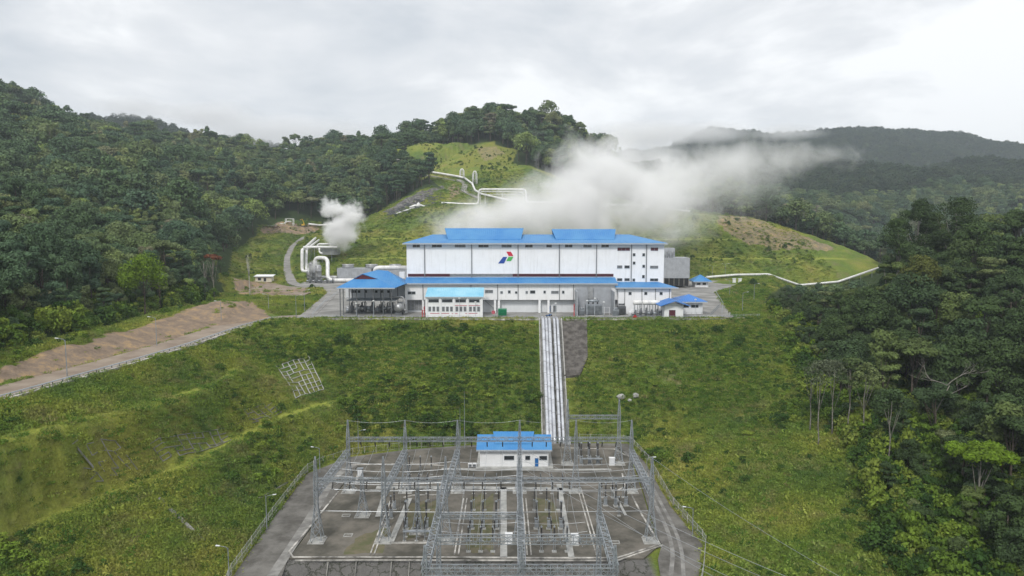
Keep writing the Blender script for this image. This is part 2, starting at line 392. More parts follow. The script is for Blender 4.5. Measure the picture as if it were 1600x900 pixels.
for q in list(far([(850, 250), (1000, 240), (1150, 225), (1330, 230), (1600, 260), (1900, 255)], 2500)): pts.append(Vector((q.x * 1.3, 3300, q.z - 150)))
for q in list(far([(-400, 130), (160, 190), (350, 220), (600, 262)], 1700)): pts.append(Vector((q.x * 1.4, 2500, q.z - 160)))
pts += [Vector(p) for p in [(-4200, 5200, 120), (0, 5200, 60), (4200, 5200, 120), (-4200, 2000, 260), (4200, 2000, 200), (-2500, 1000, 260), (2500, 1000, 120), (-2500, -200, 120), (2500, -200, 100), (-400, -200, 20), (-400, 60, 20), (400, -200, 0), (0, -200, -70), (0, 40, -62), (-80, 30, -40), (80, 40, -45), (-700, 300, 110), (-1200, 300, 160), (1500, 500, 40), (900, 200, 40), (-60, -100, -60)]]
def densify(line, step=5.0):
    o = []
    for a, b in zip(line[:-1], line[1:]):
        n = max(1, int((b - a).length / step)); o += [a.lerp(b, k / n) for k in range(n)]
    return o + [line[-1]]
allp = list(pts)
for l in lines: allp += densify(l)
# fill the flats so that they stay flat
for x in range(-44, 28, 8):
    for y in range(146, 214, 8): allp.append(Vector((x, y, ZS)))
for x in range(-90, 110, 12):
    for y in range(284, 456, 12):
        if x < 96 + (y - 272) * 0.24: allp.append(Vector((x, y, 0)))
seen = {}; uniq = []
for p in allp:
    k = (round(p.x / 1.2), round(p.y / 1.2))
    if k not in seen: seen[k] = 1; uniq.append(p)
res = delaunay_2d_cdt([Vector((p.x, p.y)) for p in uniq], [], [], 0, 1e-4)
tv = []
for v2, orig in zip(res[0], res[3]): tv.append((v2.x, v2.y, uniq[orig[0]].z))
tin = BVHTree.FromPolygons(tv, [tuple(f) for f in res[2]])
def tinz(x, y, d=0.0):
    h = tin.ray_cast(Vector((x, y, 3000)), Vector((0, 0, -1)))
    return h[0].z if h[0] else d

# masks in plan
pad_px = [(478, 496.5), (800, 497.2), (1150, 496.5), (1128, 472), (1118, 457), (1162, 442), (1150, 438), (1000, 438.5), (640, 438.5), (500, 439), (470, 441), (470, 447.5), (512, 450), (527, 457), (505, 474)]
pad = [G(a, b) for a, b in pad_px]
yard = S[1:-1]
roadw = [road_edge[0]] + road_edge[1:]
dirtroad = [G(392, 488), G(430, 493.5), G(476, 492), G(481, 497.2)] + [Vector(p) for p in road_edge] + [Vector((p.x - 11.6, p.y + 1, 0)) for p in reversed(road_edge[1:])]

# ---------------------------------------------------------------- the ground: one sheet, fine near, coarse far
def axis(lo, hi, step, far_lo, far_hi, grow=1.09):
    a = list(np.arange(lo, hi + 0.01, step)); s_ = step; v = hi
    while v < far_hi: s_ = min(s_ * grow, 60); v += s_; a.append(v)
    s_ = step; v = lo; pre = []
    while v > far_lo: s_ = min(s_ * grow, 60); v -= s_; pre.append(v)
    return np.array(pre[::-1] + a)
gx_ = axis(-215, 260, 1.6, -4000, 4000); gy_ = axis(98, 690, 1.6, -150, 5000, 1.05)
X, Y = np.meshgrid(gx_, gy_); xf, yf = X.ravel(), Y.ravel()
zf = np.array([tinz(float(a), float(b)) for a, b in zip(xf, yf)])
in_pad = inpoly(xf, yf, pad); in_yard = inpoly(xf, yf, yard + [Vector((33, 95, 0)), Vector((-53, 95, 0))])
in_road = inpoly(xf, yf, dirtroad)
d_climb = dist_line(xf, yf, climb)
d_flat = np.minimum(dist_line(xf, yf, pad + [pad[0]]), dist_line(xf, yf, yard + [yard[0]]))
d_flat = np.minimum(d_flat, dist_line(xf, yf, road_edge)); d_flat = np.minimum(d_flat, d_climb)
soft = np.clip((d_flat - 1.5) / 8, 0, 1) * (~in_pad) * (~in_yard) * (~in_road)
level = (yf > 272) & (yf < 458) & (xf > -100) & (xf < 150)
soft = np.where(level, soft * 0.15, soft)
dist = np.hypot(xf, yf)
soft = soft * np.clip((dist_line(xf, yf, [pipe_a + Vector((5, 0, 0)), pipe_b]) - 9) / 6, 0, 1)
d_berm = np.minimum(dist_line(xf, yf, off(b1, -2.1, .6, 0)), dist_line(xf, yf, off(b2, -2.2, .7, 0)))
d_terr = np.minimum(dist_line(xf, yf, off(terr1, 0, 1.6, 0)), dist_line(xf, yf, off(terr2, 0, 1.7, 0)))
soft = soft * np.clip(np.minimum(d_berm, d_terr) / 7, 0.1, 1)
zf = zf + soft * (fbm(xf, yf, 7, 3, 3) * 1.5 + fbm(xf, yf, 28, 3, 5) * 3.6)
hillw = np.clip((np.hypot(xf, yf) - 330) / 150, 0, 1) * ~inpoly(xf, yf, [(-170, 60), (-150, 380), (-170, 640), (-40, 800), (130, 800), (330, 560), (200, 420), (100, 60)])
hillw = hillw * np.clip((d_climb - 5) / 30, 0, 1)
zf = zf + hillw * (fbm(xf, yf, 110, 3, 71) * 42 + fbm(xf, yf, 45, 2, 72) * 14)
farw = np.clip((dist - 650) / 500, 0, 1)
zf = np.where((xf < -100) & (dist > 1250), zf - 25, zf)
zf = zf + farw * (fbm(xf, yf, 260, 5, 9) * 120 - 6) * np.clip((dist - 900) / 900, 0.05, 1)
ridged = 1 - np.abs(fbm(xf, yf, 420, 4, 21)) * 4
zf = zf + np.clip((dist - 1100) / 800, 0, 1) * ridged * 22
zf = np.where(in_pad | in_yard | in_road, zf - 0.35, zf)
zf = np.where(in_yard & (yf < 139) & (xf > yf0.x) & (xf < yf1.x), zf + 0.35, zf)
zf = np.where(d_climb < 4.2, zf - 0.45, zf)
Zg = zf.reshape(X.shape)
ny, nx = X.shape
idx = np.arange(nx * ny).reshape(ny, nx)
quads = np.stack([idx[:-1, :-1], idx[:-1, 1:], idx[1:, 1:], idx[1:, :-1]], -1).reshape(-1, 4)
def np_mesh(name, verts, faces, uv=None):
    me = bpy.data.meshes.new(name); k = faces.shape[1]
    me.vertices.add(len(verts)); me.vertices.foreach_set('co', verts.astype(np.float32).ravel())
    me.loops.add(faces.size); me.loops.foreach_set('vertex_index', faces.astype(np.int32).ravel())
    me.polygons.add(len(faces)); me.polygons.foreach_set('loop_start', np.arange(0, faces.size, k, dtype=np.int32))
    me.update(calc_edges=True); return me
gme = np_mesh('terrain', np.stack([xf, yf, zf], -1), quads)
gme.polygons.foreach_set('use_smooth', np.ones(len(quads), bool))
ground = bpy.data.objects.new('terrain', gme); COL.objects.link(ground); tag(ground, kind='structure')
tree_bvh = BVHTree.FromPolygons([tuple(v) for v in np.stack([xf, yf, zf], -1).tolist()], quads.tolist())
def H(x, y):
    i = np.clip(np.searchsorted(gx_, x) - 1, 0, nx - 2); j = np.clip(np.searchsorted(gy_, y) - 1, 0, ny - 2)
    fx = (x - gx_[i]) / (gx_[i + 1] - gx_[i]); fy = (y - gy_[j]) / (gy_[j + 1] - gy_[j])
    return (Zg[j, i] * (1 - fx) + Zg[j, i + 1] * fx) * (1 - fy) + (Zg[j + 1, i] * (1 - fx) + Zg[j + 1, i + 1] * fx) * fy
def T(px, py):
    """where the sight line of a photo pixel meets the ground"""
    r = ray(px, py).normalized(); h = tree_bvh.ray_cast(Vector((0, 0, CZ)) + r * 60, r)
    return h[0] if h[0] else P(px, py, 2400)
def Tz(x, y, dz=0.0): return Vector((x, y, float(H(np.array(x), np.array(y))) + dz))

# ground cover masks
dirt = np.zeros(len(xf)); rock = np.zeros(len(xf)); lush = np.zeros(len(xf)); wood = np.zeros(len(xf)); stone = np.zeros(len(xf)); dry = np.zeros(len(xf))
def mark(arr, px, val=1.0, edge=2.5, ns=4.0, conv=T):
    poly = [conv(a, b) for a, b in px]
    jx = xf + fbm(xf, yf, ns * 2, 3, 31) * edge * 3; jy = yf + fbm(xf, yf, ns * 2, 3, 47) * edge * 3
    xs = [p.x for p in poly]; ys = [p.y for p in poly]
    sel = (xf > min(xs) - 20) & (xf < max(xs) + 20) & (yf > min(ys) - 20) & (yf < max(ys) + 20)
    m_ = np.zeros(len(xf), bool); m_[sel] = inpoly(jx[sel], jy[sel], poly)
    arr[m_] = np.maximum(arr[m_], val)
bankp = [(p.x, p.y) for p in densify(bank_foot, 8)] + [(p.x - 1.5, p.y) for p in reversed(densify(bank_top, 8))]
jx = xf + fbm(xf, yf, 6, 3, 61) * 4
dirt[inpoly(jx, yf, bankp)] = 1.0
mark(dirt, [(363, 444), (400, 441), (430, 442), (440, 446), (490, 449), (470, 462), (430, 466), (380, 466), (365, 455)], edge=0.8, conv=G)
mark(dirt, [(355, 474), (385, 476), (410, 490), (425, 498), (380, 512), (340, 520), (330, 490)], edge=1.0, conv=G)
mark(dirt, [(405, 356), (440, 348), (500, 352), (500, 360), (440, 365), (405, 362)], 0.8)
mark(dirt, [(1120, 345), (1150, 338), (1200, 348), (1290, 378), (1310, 388), (1280, 390), (1200, 388), (1170, 378)], 0.58, 6, 6)
mark(dirt, [(740, 232), (775, 228), (790, 240), (760, 252)], 0.5)
mark(dirt, [(700, 295), (712, 285), (722, 300), (700, 312)], 0.6)
mark(rock, [(600, 330), (640, 308), (690, 290), (697, 292), (665, 312), (625, 332), (608, 336)], 1.0, 2, 4)
mark(dry, [(545, 432), (545, 400), (575, 370), (690, 350), (690, 436)], 0.5, 5)
mark(dry, [(700, 262), (740, 232), (820, 232), (800, 262)], 0.8, 4)
mark(dry, [(0, 720), (120, 680), (330, 620), (470, 560), (520, 620), (400, 690), (330, 840), (200, 870), (0, 900)], 0.7, 6)
mark(dry, [(1040, 640), (1110, 620), (1190, 650), (1230, 900), (1130, 900), (1060, 760)], 0.7, 6)
mark(lush, [(330, 540), (500, 510), (860, 505), (860, 680), (600, 690), (540, 640), (520, 560), (420, 570)], 0.9, 5)
mark(lush, [(900, 505), (1180, 505), (1210, 600), (1150, 640), (1030, 640), (1000, 690), (890, 640)], 0.8, 5)
mark(lush, [(1090, 440), (1200, 440), (1230, 520), (1190, 560), (1120, 500)], 0.7, 3)
mark(dry, [(1128, 446), (1160, 445), (1180, 492), (1145, 492)], 0.35, 1)
mark(dirt, [(1140, 448), (1150, 448), (1170, 478), (1192, 492), (1180, 494), (1150, 474)], 0.6, 0.6, conv=G)
mark(dirt, [(1020, 720), (1045, 735), (1100, 838), (1090, 890), (1078, 860), (1050, 800)], 0.45, 1)
mark(dirt, [(370, 690), (395, 680), (420, 740), (390, 745)], 0.3, 3)
mark(dirt, [(170, 800), (230, 790), (250, 830), (200, 850)], 0.45, 3)
mark(dirt, [(430, 600), (440, 565), (490, 560), (505, 610), (460, 625)], 0.35, 1.5)
mark(dirt, [(1010, 560), (1060, 555), (1075, 595), (1030, 600)], 0.4, 3)
stone[(yf < 141) & (xf > yf0.x - 2) & (xf < yf1.x + 1) & (yf > 90)] = 1.0

# cleared land; everything else is wooded
clear_px = [(-60, 580), (0, 548), (120, 518), (230, 490), (330, 472), (352, 452), (342, 432), (362, 410), (372, 392), (402, 370), (404, 352), (440, 345), (500, 346), (545, 352), (575, 340), (600, 325), (640, 306), (672, 292)]
cl = [T(a, b) for a, b in clear_px] + [P(690, 284, 640), P(650, 268, 720), P(608, 258, 770), P(612, 246, 775), P(700, 236, 790), P(765, 222, 790), P(810, 228, 780), P(800, 255, 720), P(850, 275, 700), P(930, 298, 680), P(1000, 318, 640), P(1075, 326, 600), P(1150, 332, 575), P(1250, 356, 566), P(1372, 404, 530), P(1378, 424, 492)]
cl += [Vector((185, 465, 2)), Vector((152, 400, 0)), Vector((128, 350, 0)), Vector((112, 305, 0)), Vector((108, 270, -4)), Vector((100, 245, -8)), Vector((92, 215, -14)), Vector((88, 180, -18)), Vector((76, 140, -24)), Vector((66, 100, -28)), Vector((60, 20, -30)), Vector((-140, 20, 0))]
clr = inpoly(xf, yf, [(p.x, p.y) for p in cl])
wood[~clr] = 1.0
bright = np.clip(1.6 - d_berm / 1.9, 0, 1) * (0.75 + fbm(xf, yf, 9, 3, 88)) ; bright = np.maximum(bright, np.clip(1.4 - d_terr / 2.4, 0, 1) * .9); bright = np.clip(bright, 0, 1)
for nm, arr in (('cover_a', (dirt, rock, lush)), ('cover_b', (wood, stone, dry)), ('cover_c', (bright, bright * 0, bright * 0))):
    at = gme.attributes.new(nm, 'FLOAT_COLOR', 'POINT')
    at.data.foreach_set('color', np.stack([arr[0], arr[1], arr[2], np.ones(len(xf))], -1).astype(np.float32).ravel())

def grass_colour(t, scale=1.0):
    """shared by the ground and what grows on it: yellowish, mid and deep green patches of the vegetation itself"""
    geo = N(t, 'ShaderNodeNewGeometry')
    a = N(t, 'ShaderNodeTexNoise', inputs={'Scale': 0.035, 'Detail': 8.0, 'Roughness': 0.62}); t.links.new(geo.outputs['Position'], a.inputs['Vector'])
    r = N(t, 'ShaderNodeValToRGB'); t.links.new(a.outputs['Fac'], r.inputs['Fac'])
    el = r.color_ramp.elements; el[0].position = 0.33; el[0].color = (0.055 * scale, 0.092 * scale, 0.022 * scale, 1)
    el[1].position = 0.70; el[1].color = (0.18 * scale, 0.17 * scale, 0.045 * scale, 1)
    x = el.new(0.45); x.color = (0.085 * scale, 0.122 * scale, 0.022 * scale, 1); x = el.new(0.57); x.color = (0.13 * scale, 0.15 * scale, 0.028 * scale, 1)
    b2_ = N(t, 'ShaderNodeTexNoise', inputs={'Scale': 0.11, 'Detail': 7.0, 'Roughness': 0.7}); t.links.new(geo.outputs['Position'], b2_.inputs['Vector'])
    mr_ = N(t, 'ShaderNodeMapRange', inputs={'From Min': 0.50, 'From Max': 0.68, 'To Min': 0.0, 'To Max': 0.62}); t.links.new(b2_.outputs['Fac'], mr_.inputs['Value'])
    mg = N(t, 'ShaderNodeMix', data_type='RGBA'); t.links.new(mr_.outputs[0], mg.inputs['Factor']); t.links.new(r.outputs[0], mg.inputs['A']); mg.inputs['B'].default_value = (0.135 * scale, 0.115 * scale, 0.055 * scale, 1)
    return mg.outputs['Result'], geo
gm = bpy.data.materials.new('ground_cover'); gm.use_nodes = True; t = gm.node_tree; b = t.nodes['Principled BSDF']
b.inputs['Roughness'].default_value = 0.95; b.inputs['Specular IOR Level'].default_value = 0.1
gc, geo = grass_colour(t, 1.45)
def noise(t, geo, sc, det=5.0, ro=0.6):
    n = N(t, 'ShaderNodeTexNoise', inputs={'Scale': sc, 'Detail': det, 'Roughness': ro}); t.links.new(geo.outputs['Position'], n.inputs['Vector']); return n.outputs['Fac']
def mixc(t, f, a, bb):
    m_ = N(t, 'ShaderNodeMix', data_type='RGBA')
    for s_, v in (('Factor', f), ('A', a), ('B', bb)):
        if isinstance(v, (int, float)): m_.inputs[s_].default_value = v
        elif isinstance(v, tuple): m_.inputs[s_].default_value = (*v, 1)
        else: t.links.new(v, m_.inputs[s_])
    return m_.outputs['Result']
ca = N(t, 'ShaderNodeAttribute', attribute_name='cover_a'); cb = N(t, 'ShaderNodeAttribute', attribute_name='cover_b')
sa = N(t, 'ShaderNodeSeparateColor'); t.links.new(ca.outputs['Color'], sa.inputs[0]); sb = N(t, 'ShaderNodeSeparateColor'); t.links.new(cb.outputs['Color'], sb.inputs[0])
fine = noise(t, geo, 1.6, 6.0, 0.7)
lushc = mixc(t, fine, (0.045, 0.095, 0.015), (0.105, 0.17, 0.025))
dryc = mixc(t, fine, (0.13, 0.15, 0.022), (0.28, 0.25, 0.055))
c = mixc(t, MATH(t, 'MULTIPLY', sa.outputs[2], 0.75), gc, lushc)
c = mixc(t, MATH(t, 'MULTIPLY', sb.outputs[2], 0.6), c, dryc)
cc = N(t, 'ShaderNodeAttribute', attribute_name='cover_c'); scc = N(t, 'ShaderNodeSeparateColor'); t.links.new(cc.outputs['Color'], scc.inputs[0]); c = mixc(t, MATH(t, 'MULTIPLY', scc.outputs[0], 0.9), c, (0.30, 0.33, 0.06))
brown = N(t, 'ShaderNodeMapRange', inputs={'From Min': 0.6, 'From Max': 0.72}); t.links.new(noise(t, geo, 0.22, 6, 0.7), brown.inputs['Value'])
c = mixc(t, MATH(t, 'MULTIPLY', brown.outputs[0], 0.35), c, (0.16, 0.12, 0.06))
var = N(t, 'ShaderNodeMapRange', inputs={'From Min': 0.25, 'From Max': 0.75, 'To Min': 0.6, 'To Max': 1.35}); t.links.new(fine, var.inputs['Value'])
sc_ = N(t, 'ShaderNodeVectorMath', operation='SCALE'); t.links.new(c, sc_.inputs[0]); t.links.new(var.outputs[0], sc_.inputs['Scale']); c = sc_.outputs[0]
soil = N(t, 'ShaderNodeValToRGB'); t.links.new(noise(t, geo, 0.2, 10, 0.78), soil.inputs['Fac'])
el = soil.color_ramp.elements; el[0].position = 0.3; el[0].color = (0.15, 0.115, 0.085, 1); el[1].position = 0.75; el[1].color = (0.42, 0.385, 0.32, 1)
x = el.new(0.5); x.color = (0.26, 0.20, 0.15, 1); x = el.new(0.64); x.color = (0.42, 0.29, 0.15, 1)
dm = N(t, 'ShaderNodeMapRange', inputs={'From Min': 0.25, 'From Max': 0.55}); t.links.new(MATH(t, 'MULTIPLY_ADD', noise(t, geo, 0.5, 6, 0.7), 0.55, MATH(t, 'SUBTRACT', sa.outputs[0], 0.38)), dm.inputs['Value'])
c = mixc(t, dm.outputs[0], c, soil.outputs[0])
rr_ = N(t, 'ShaderNodeMapRange', inputs={'From Min': 0.4, 'From Max': 0.62}); t.links.new(noise(t, geo, 0.35, 9, 0.8), rr_.inputs['Value']); rk = mixc(t, rr_.outputs[0], (0.02, 0.02, 0.02), (0.26, 0.25, 0.24)); c = mixc(t, sa.outputs[1], c, rk)
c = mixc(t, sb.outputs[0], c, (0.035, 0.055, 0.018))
# grouted stone below the yard: dark slabs with cracks
vo = N(t, 'ShaderNodeTexVoronoi', feature='DISTANCE_TO_EDGE', inputs={'Scale': 0.34}); nd = N(t, 'ShaderNodeTexNoise', inputs={'Scale': 0.6, 'Detail': 6.0, 'Roughness': 0.7}); t.links.new(geo.outputs['Position'], nd.inputs['Vector']); va = N(t, 'ShaderNodeVectorMath', operation='MULTIPLY_ADD'); t.links.new(nd.outputs['Color'], va.inputs[0]); va.inputs[1].default_value = (3.5, 3.5, 3.5); t.links.new(geo.outputs['Position'], va.inputs[2]); t.links.new(va.outputs[0], vo.inputs['Vector'])
vr = N(t, 'ShaderNodeMapRange', inputs={'From Min': 0.0, 'From Max': 0.05}); t.links.new(vo.outputs['Distance'], vr.inputs['Value'])
st = mixc(t, vr.outputs[0], (0.035, 0.04, 0.025), mixc(t, noise(t, geo, 0.5, 6, 0.7), (0.09, 0.085, 0.08), (0.22, 0.215, 0.205))); c = mixc(t, sb.outputs[1], c, st)
t.links.new(c, b.inputs['Base Color'])
bp = N(t, 'ShaderNodeBump', inputs={'Strength': 1.0, 'Distance': 0.7}); t.links.new(noise(t, geo, 0.9, 8, 0.75), bp.inputs['Height']); t.links.new(bp.outputs[0], b.inputs['Normal'])
gme.materials.append(gm)
# ---------------------------------------------------------------- foliage materials
def leaf_material(name, ramp, trans=0.25, world_patch=False, bright=1.0):
    m = bpy.data.materials.new(name); m.use_nodes = True; t = m.node_tree; b = t.nodes['Principled BSDF']
    b.inputs['Roughness'].default_value = 0.75; b.inputs['Specular IOR Level'].default_value = 0.12
    if world_patch:
        col, _g = grass_colour(t, bright)
    else:
        oi = N(t, 'ShaderNodeObjectInfo'); r = N(t, 'ShaderNodeValToRGB'); t.links.new(oi.outputs['Random'], r.inputs['Fac'])
        el = r.color_ramp.elements
        el[0].position = ramp[0][0]; el[0].color = (*ramp[0][1], 1); el[1].position = ramp[-1][0]; el[1].color = (*ramp[-1][1], 1)
        for p_, c_ in ramp[1:-1]: x = el.new(p_); x.color = (*c_, 1)
        col = r.outputs[0]
    at = N(t, 'ShaderNodeAttribute', attribute_name='leafvar')
    mr = N(t, 'ShaderNodeMapRange', inputs={'To Min': 0.42, 'To Max': 1.65}); t.links.new(at.outputs['Fac'], mr.inputs['Value'])
    sc_ = N(t, 'ShaderNodeVectorMath', operation='SCALE'); t.links.new(col, sc_.inputs[0]); t.links.new(mr.outputs[0], sc_.inputs['Scale'])
    t.links.new(sc_.outputs[0], b.inputs['Base Color'])
    tr = N(t, 'ShaderNodeBsdfTranslucent'); t.links.new(sc_.outputs[0], tr.inputs['Color'])
    ms = N(t, 'ShaderNodeMixShader'); ms.inputs[0].default_value = trans
    t.links.new(b.outputs[0], ms.inputs[1]); t.links.new(tr.outputs[0], ms.inputs[2]); t.links.new(ms.outputs[0], t.nodes['Material Output'].inputs['Surface'])
    return m
RAMP = [(0.0, (0.028, 0.052, 0.020)), (0.25, (0.040, 0.070, 0.024)), (0.5, (0.034, 0.064, 0.030)), (0.7, (0.058, 0.088, 0.026)), (0.88, (0.075, 0.100, 0.034)), (0.94, (0.10, 0.145, 0.03)), (1.0, (0.085, 0.085, 0.045))]
RAMP = [(a, tuple(min(.3, q * 1.95) for q in (c[0] * 1.02, c[1] * .95, c[2] * 1.2))) for a, c in RAMP]
M['leaf'] = leaf_material('forest_leaves', RAMP, 0.15)
RAMP_SHADE = [(0.0, (0.024, 0.040, 0.014)), (0.3, (0.034, 0.055, 0.018)), (0.6, (0.030, 0.050, 0.022)), (0.8, (0.050, 0.070, 0.022)), (0.93, (0.072, 0.098, 0.03)), (1.0, (0.085, 0.10, 0.045))]  # cloud shadow over the right wood, put into a darker leaf colour
RAMP_SHADE = [(a, tuple(q * 1.65 for q in c)) for a, c in RAMP_SHADE]
M['leafShade'] = leaf_material('shade_tinted_leaves', RAMP_SHADE, 0.15)
def plain(c): return [(0.0, c), (1.0, tuple(x * 1.05 for x in c))]
M['leafLime'] = leaf_material('lime_leaves', plain((0.13, 0.21, 0.018)))
M['leafRusset'] = leaf_material('russet_leaves', plain((0.16, 0.06, 0.03)))
M['leafGrey'] = leaf_material('grey_green_leaves', plain((0.10, 0.12, 0.07)))
M['leafOlive'] = leaf_material('olive_leaves', plain((0.10, 0.115, 0.03)))
M['grassblade'] = leaf_material('grass_blades', None, 0.3, True, 2.3)
M['lushgrass'] = leaf_material('lush_grass_blades', [(0.0, (0.06, 0.135, 0.022)), (0.35, (0.085, 0.175, 0.026)), (0.6, (0.13, 0.21, 0.03)), (0.85, (0.19, 0.24, 0.045)), (1.0, (0.22, 0.2, 0.08))], 0.25)
M['shrubleaf'] = leaf_material('shrub_leaves', [(0.0, (0.035, 0.08, 0.018)), (0.4, (0.07, 0.13, 0.022)), (0.7, (0.14, 0.22, 0.028)), (0.9, (0.20, 0.26, 0.04)), (1.0, (0.17, 0.21, 0.05))])
M['farleaf'] = leaf_material('distant_leaves', [(0.0, (0.024, 0.044, 0.022)), (0.5, (0.036, 0.062, 0.028)), (1.0, (0.055, 0.08, 0.032))])

def cards(cen, nor, size, rs, asp=0.7, var=None):
    """leaf sprays: one quad each, centre, facing and size given"""
    n = len(cen); nor = nor / (np.linalg.norm(nor, axis=1, keepdims=True) + 1e-9)
    rv = rs.normal(size=(n, 3)); u = np.cross(nor, rv); u /= (np.linalg.norm(u, axis=1, keepdims=True) + 1e-9); v = np.cross(nor, u)
    s1 = (size / 2)[:, None]; s2 = s1 * asp
    fold = nor * s1 * 0.25
    q = np.stack([cen - u * s1 * 0.35 - v * s2, cen + u * s1 - v * s2 * 0.3 - fold, cen + u * s1 * 0.3 + v * s2, cen - u * s1 + v * s2 * 0.25 - fold], 1).reshape(-1, 3)
    f = np.arange(n * 4).reshape(-1, 4); return q, f
def crown_arrays(seed, kind, nleaf, leaf, Rr, Ht, hb):
    if nleaf > 1500 and leaf > .6: nleaf, leaf = int(nleaf * 1.7), leaf * .74
    """crown of many leaf sprays gathered on uneven lobes; Rr radius, Ht top, hb bottom"""
    rs = np.random.RandomState(seed); hc = Ht - hb; mid = hb + hc * 0.5
    nl = {'dome': 22, 'tall': 26, 'flat': 18, 'open': 13, 'cone': 22, 'broad': 34, 'layer': 20}[kind]
    C_, Rl = [], []
    for i in range(nl):
        a = rs.uniform(0, 2 * math.pi)
        if kind in ('dome', 'broad'):
            ph = math.acos(rs.uniform(-0.15, 1)); rr = Rr * rs.uniform(0.5, 0.8); c = (rr * math.sin(ph) * math.cos(a), rr * math.sin(ph) * math.sin(a), hb + hc * 0.25 + hc * 0.62 * math.cos(ph)); r = Rr * rs.uniform(0.22, 0.40)
        elif kind == 'tall':
            z = rs.uniform(0.05, 0.95); rr = Rr * 0.72 * math.sqrt(max(0.05, 1 - (2 * z - 0.9) ** 2)) * rs.uniform(0.6, 1.0); c = (rr * math.cos(a), rr * math.sin(a), hb + hc * z * 0.92); r = Rr * rs.uniform(0.26, 0.44)
        elif kind == 'flat':
            rr = Rr * math.sqrt(rs.uniform(0, 1)) * 0.8; c = (rr * math.cos(a), rr * math.sin(a), Ht - hc * 0.3 - hc * 0.3 * (rr / Rr) ** 2 + rs.uniform(-0.1, 0.1) * hc); r = Rr * rs.uniform(0.20, 0.32)
        elif kind == 'open':
            rr = Rr * rs.uniform(0.35, 0.85); c = (rr * math.cos(a), rr * math.sin(a), hb + hc * rs.uniform(0.15, 0.85)); r = Rr * rs.uniform(0.16, 0.28)
        elif kind == 'cone':
            z = rs.uniform(0.0, 0.95); rr = Rr * (1 - z) * rs.uniform(0.4, 0.85); c = (rr * math.cos(a), rr * math.sin(a), hb + hc * z); r = Rr * rs.uniform(0.2, 0.36) * (1.1 - 0.6 * z)
        else:
            lv = i % 4; rr = Rr * rs.uniform(0.2, 0.85) * (1 - 0.15 * lv); c = (rr * math.cos(a), rr * math.sin(a), hb + hc * (0.15 + 0.24 * lv) + rs.uniform(-0.04, 0.04) * hc); r = Rr * rs.uniform(0.22, 0.36)
        C_.append(c); Rl.append(r)
    C_ = np.array(C_); Rl = np.array(Rl)
    w_ = Rl ** 2; pick = rs.choice(nl, nleaf, p=w_ / w_.sum())
    d = rs.normal(size=(nleaf, 3)); d[:, 2] += 0.35; d /= np.linalg.norm(d, axis=1, keepdims=True)
    flat = {'flat': 0.55, 'layer': 0.42}.get(kind, 0.78)
    rad = Rl[pick][:, None] * (rs.uniform(0.0, 1, (nleaf, 1)) ** 0.35 * 0.55 + 0.52)
    wob = 1 + 0.22 * np.sin(d[:, 0:1] * 7 + pick[:, None]) * np.cos(d[:, 1:2] * 6)
    cen = C_[pick] + d * rad * wob * np.array([1, 1, flat])
    nor = d + rs.normal(size=d.shape) * 0.45; nor[:, 2] += 0.25
    size = leaf * rs.uniform(0.6, 1.4, nleaf)
    q, f = cards(cen, nor, size, rs)
    lobe = rs.uniform(0.2, 0.8, nl)[pick]
    var = np.clip(lobe * 0.55 + rs.uniform(0, 0.45, nleaf), 0, 1)
    return q, f, var, C_
def leaf_mesh(name, q, f, var, mat):
    me = np_mesh(name, q, f)
    at = me.attributes.new('leafvar', 'FLOAT', 'FACE'); at.data.foreach_set('value', var.astype(np.float32))
    me.materials.append(mat); return me
def trunk_mb(seed, C_, hb, Ht, r0, lean=0.0, limbs=5):
    rs = random.Random(seed); mb = MB()
    top = hb + (Ht - hb) * 0.55; pts, rr = [], []
    for i in range(7):
        tt = i / 6; pts.append((lean * tt * top + rs.uniform(-0.2, 0.2) * (i > 0), rs.uniform(-0.2, 0.2) * (i > 0), -1.2 + (top + 1.2) * tt)); rr.append(r0 * (1.25 if i == 0 else 1) * (1 - 0.6 * tt))
    mb.tube(pts, r0, 7, rr)
    cs = sorted(C_.tolist(), key=lambda c: rs.random())[:limbs]
    for c in cs:
        k = rs.uniform(0.55, 0.95); s0 = Vector(pts[int(k * 5)]); e_ = Vector(c); m_ = s0.lerp(e_, 0.5) + Vector((0, 0, -0.3))
        mb.tube([s0, m_, e_], 0.1, 5, [r0 * 0.42, r0 * 0.3, r0 * 0.1])
    return mb
PROTO = []
SPEC = [('dome', 5.6, 17, 7.5, 3000), ('broad', 7.4, 20, 9, 4200), ('tall', 4.6, 24, 9, 3600), ('flat', 6.8, 19, 13, 2600), ('open', 6.0, 21, 10, 2000), ('layer', 5.6, 20, 8, 2900), ('dome', 4.6, 14, 5, 2400), ('cone', 4.2, 18, 5, 2600)]
for i, (k, rr, ht, hb, nlf) in enumerate(SPEC):
    q, f, var, C_ = crown_arrays(100 + i, k, nlf, 0.85, rr, ht, hb)
    tmb = trunk_mb(200 + i, C_, hb, ht, 0.34)
    tm = bpy.data.meshes.new('trunk'); tm.from_pydata(tmb.v, [], tmb.f); tm.materials.append(M['barkD']); tm.update()
    for p in tm.polygons: p.use_smooth = True
    PROTO.append(dict(kind=k, q=q, f=f, var=var, C=C_, trunk=tm, R=rr, H=ht, leaf=leaf_mesh('crown', q, f, var, M['leaf']), leafShade=leaf_mesh('crown', q, f, var, M['leafShade'])))
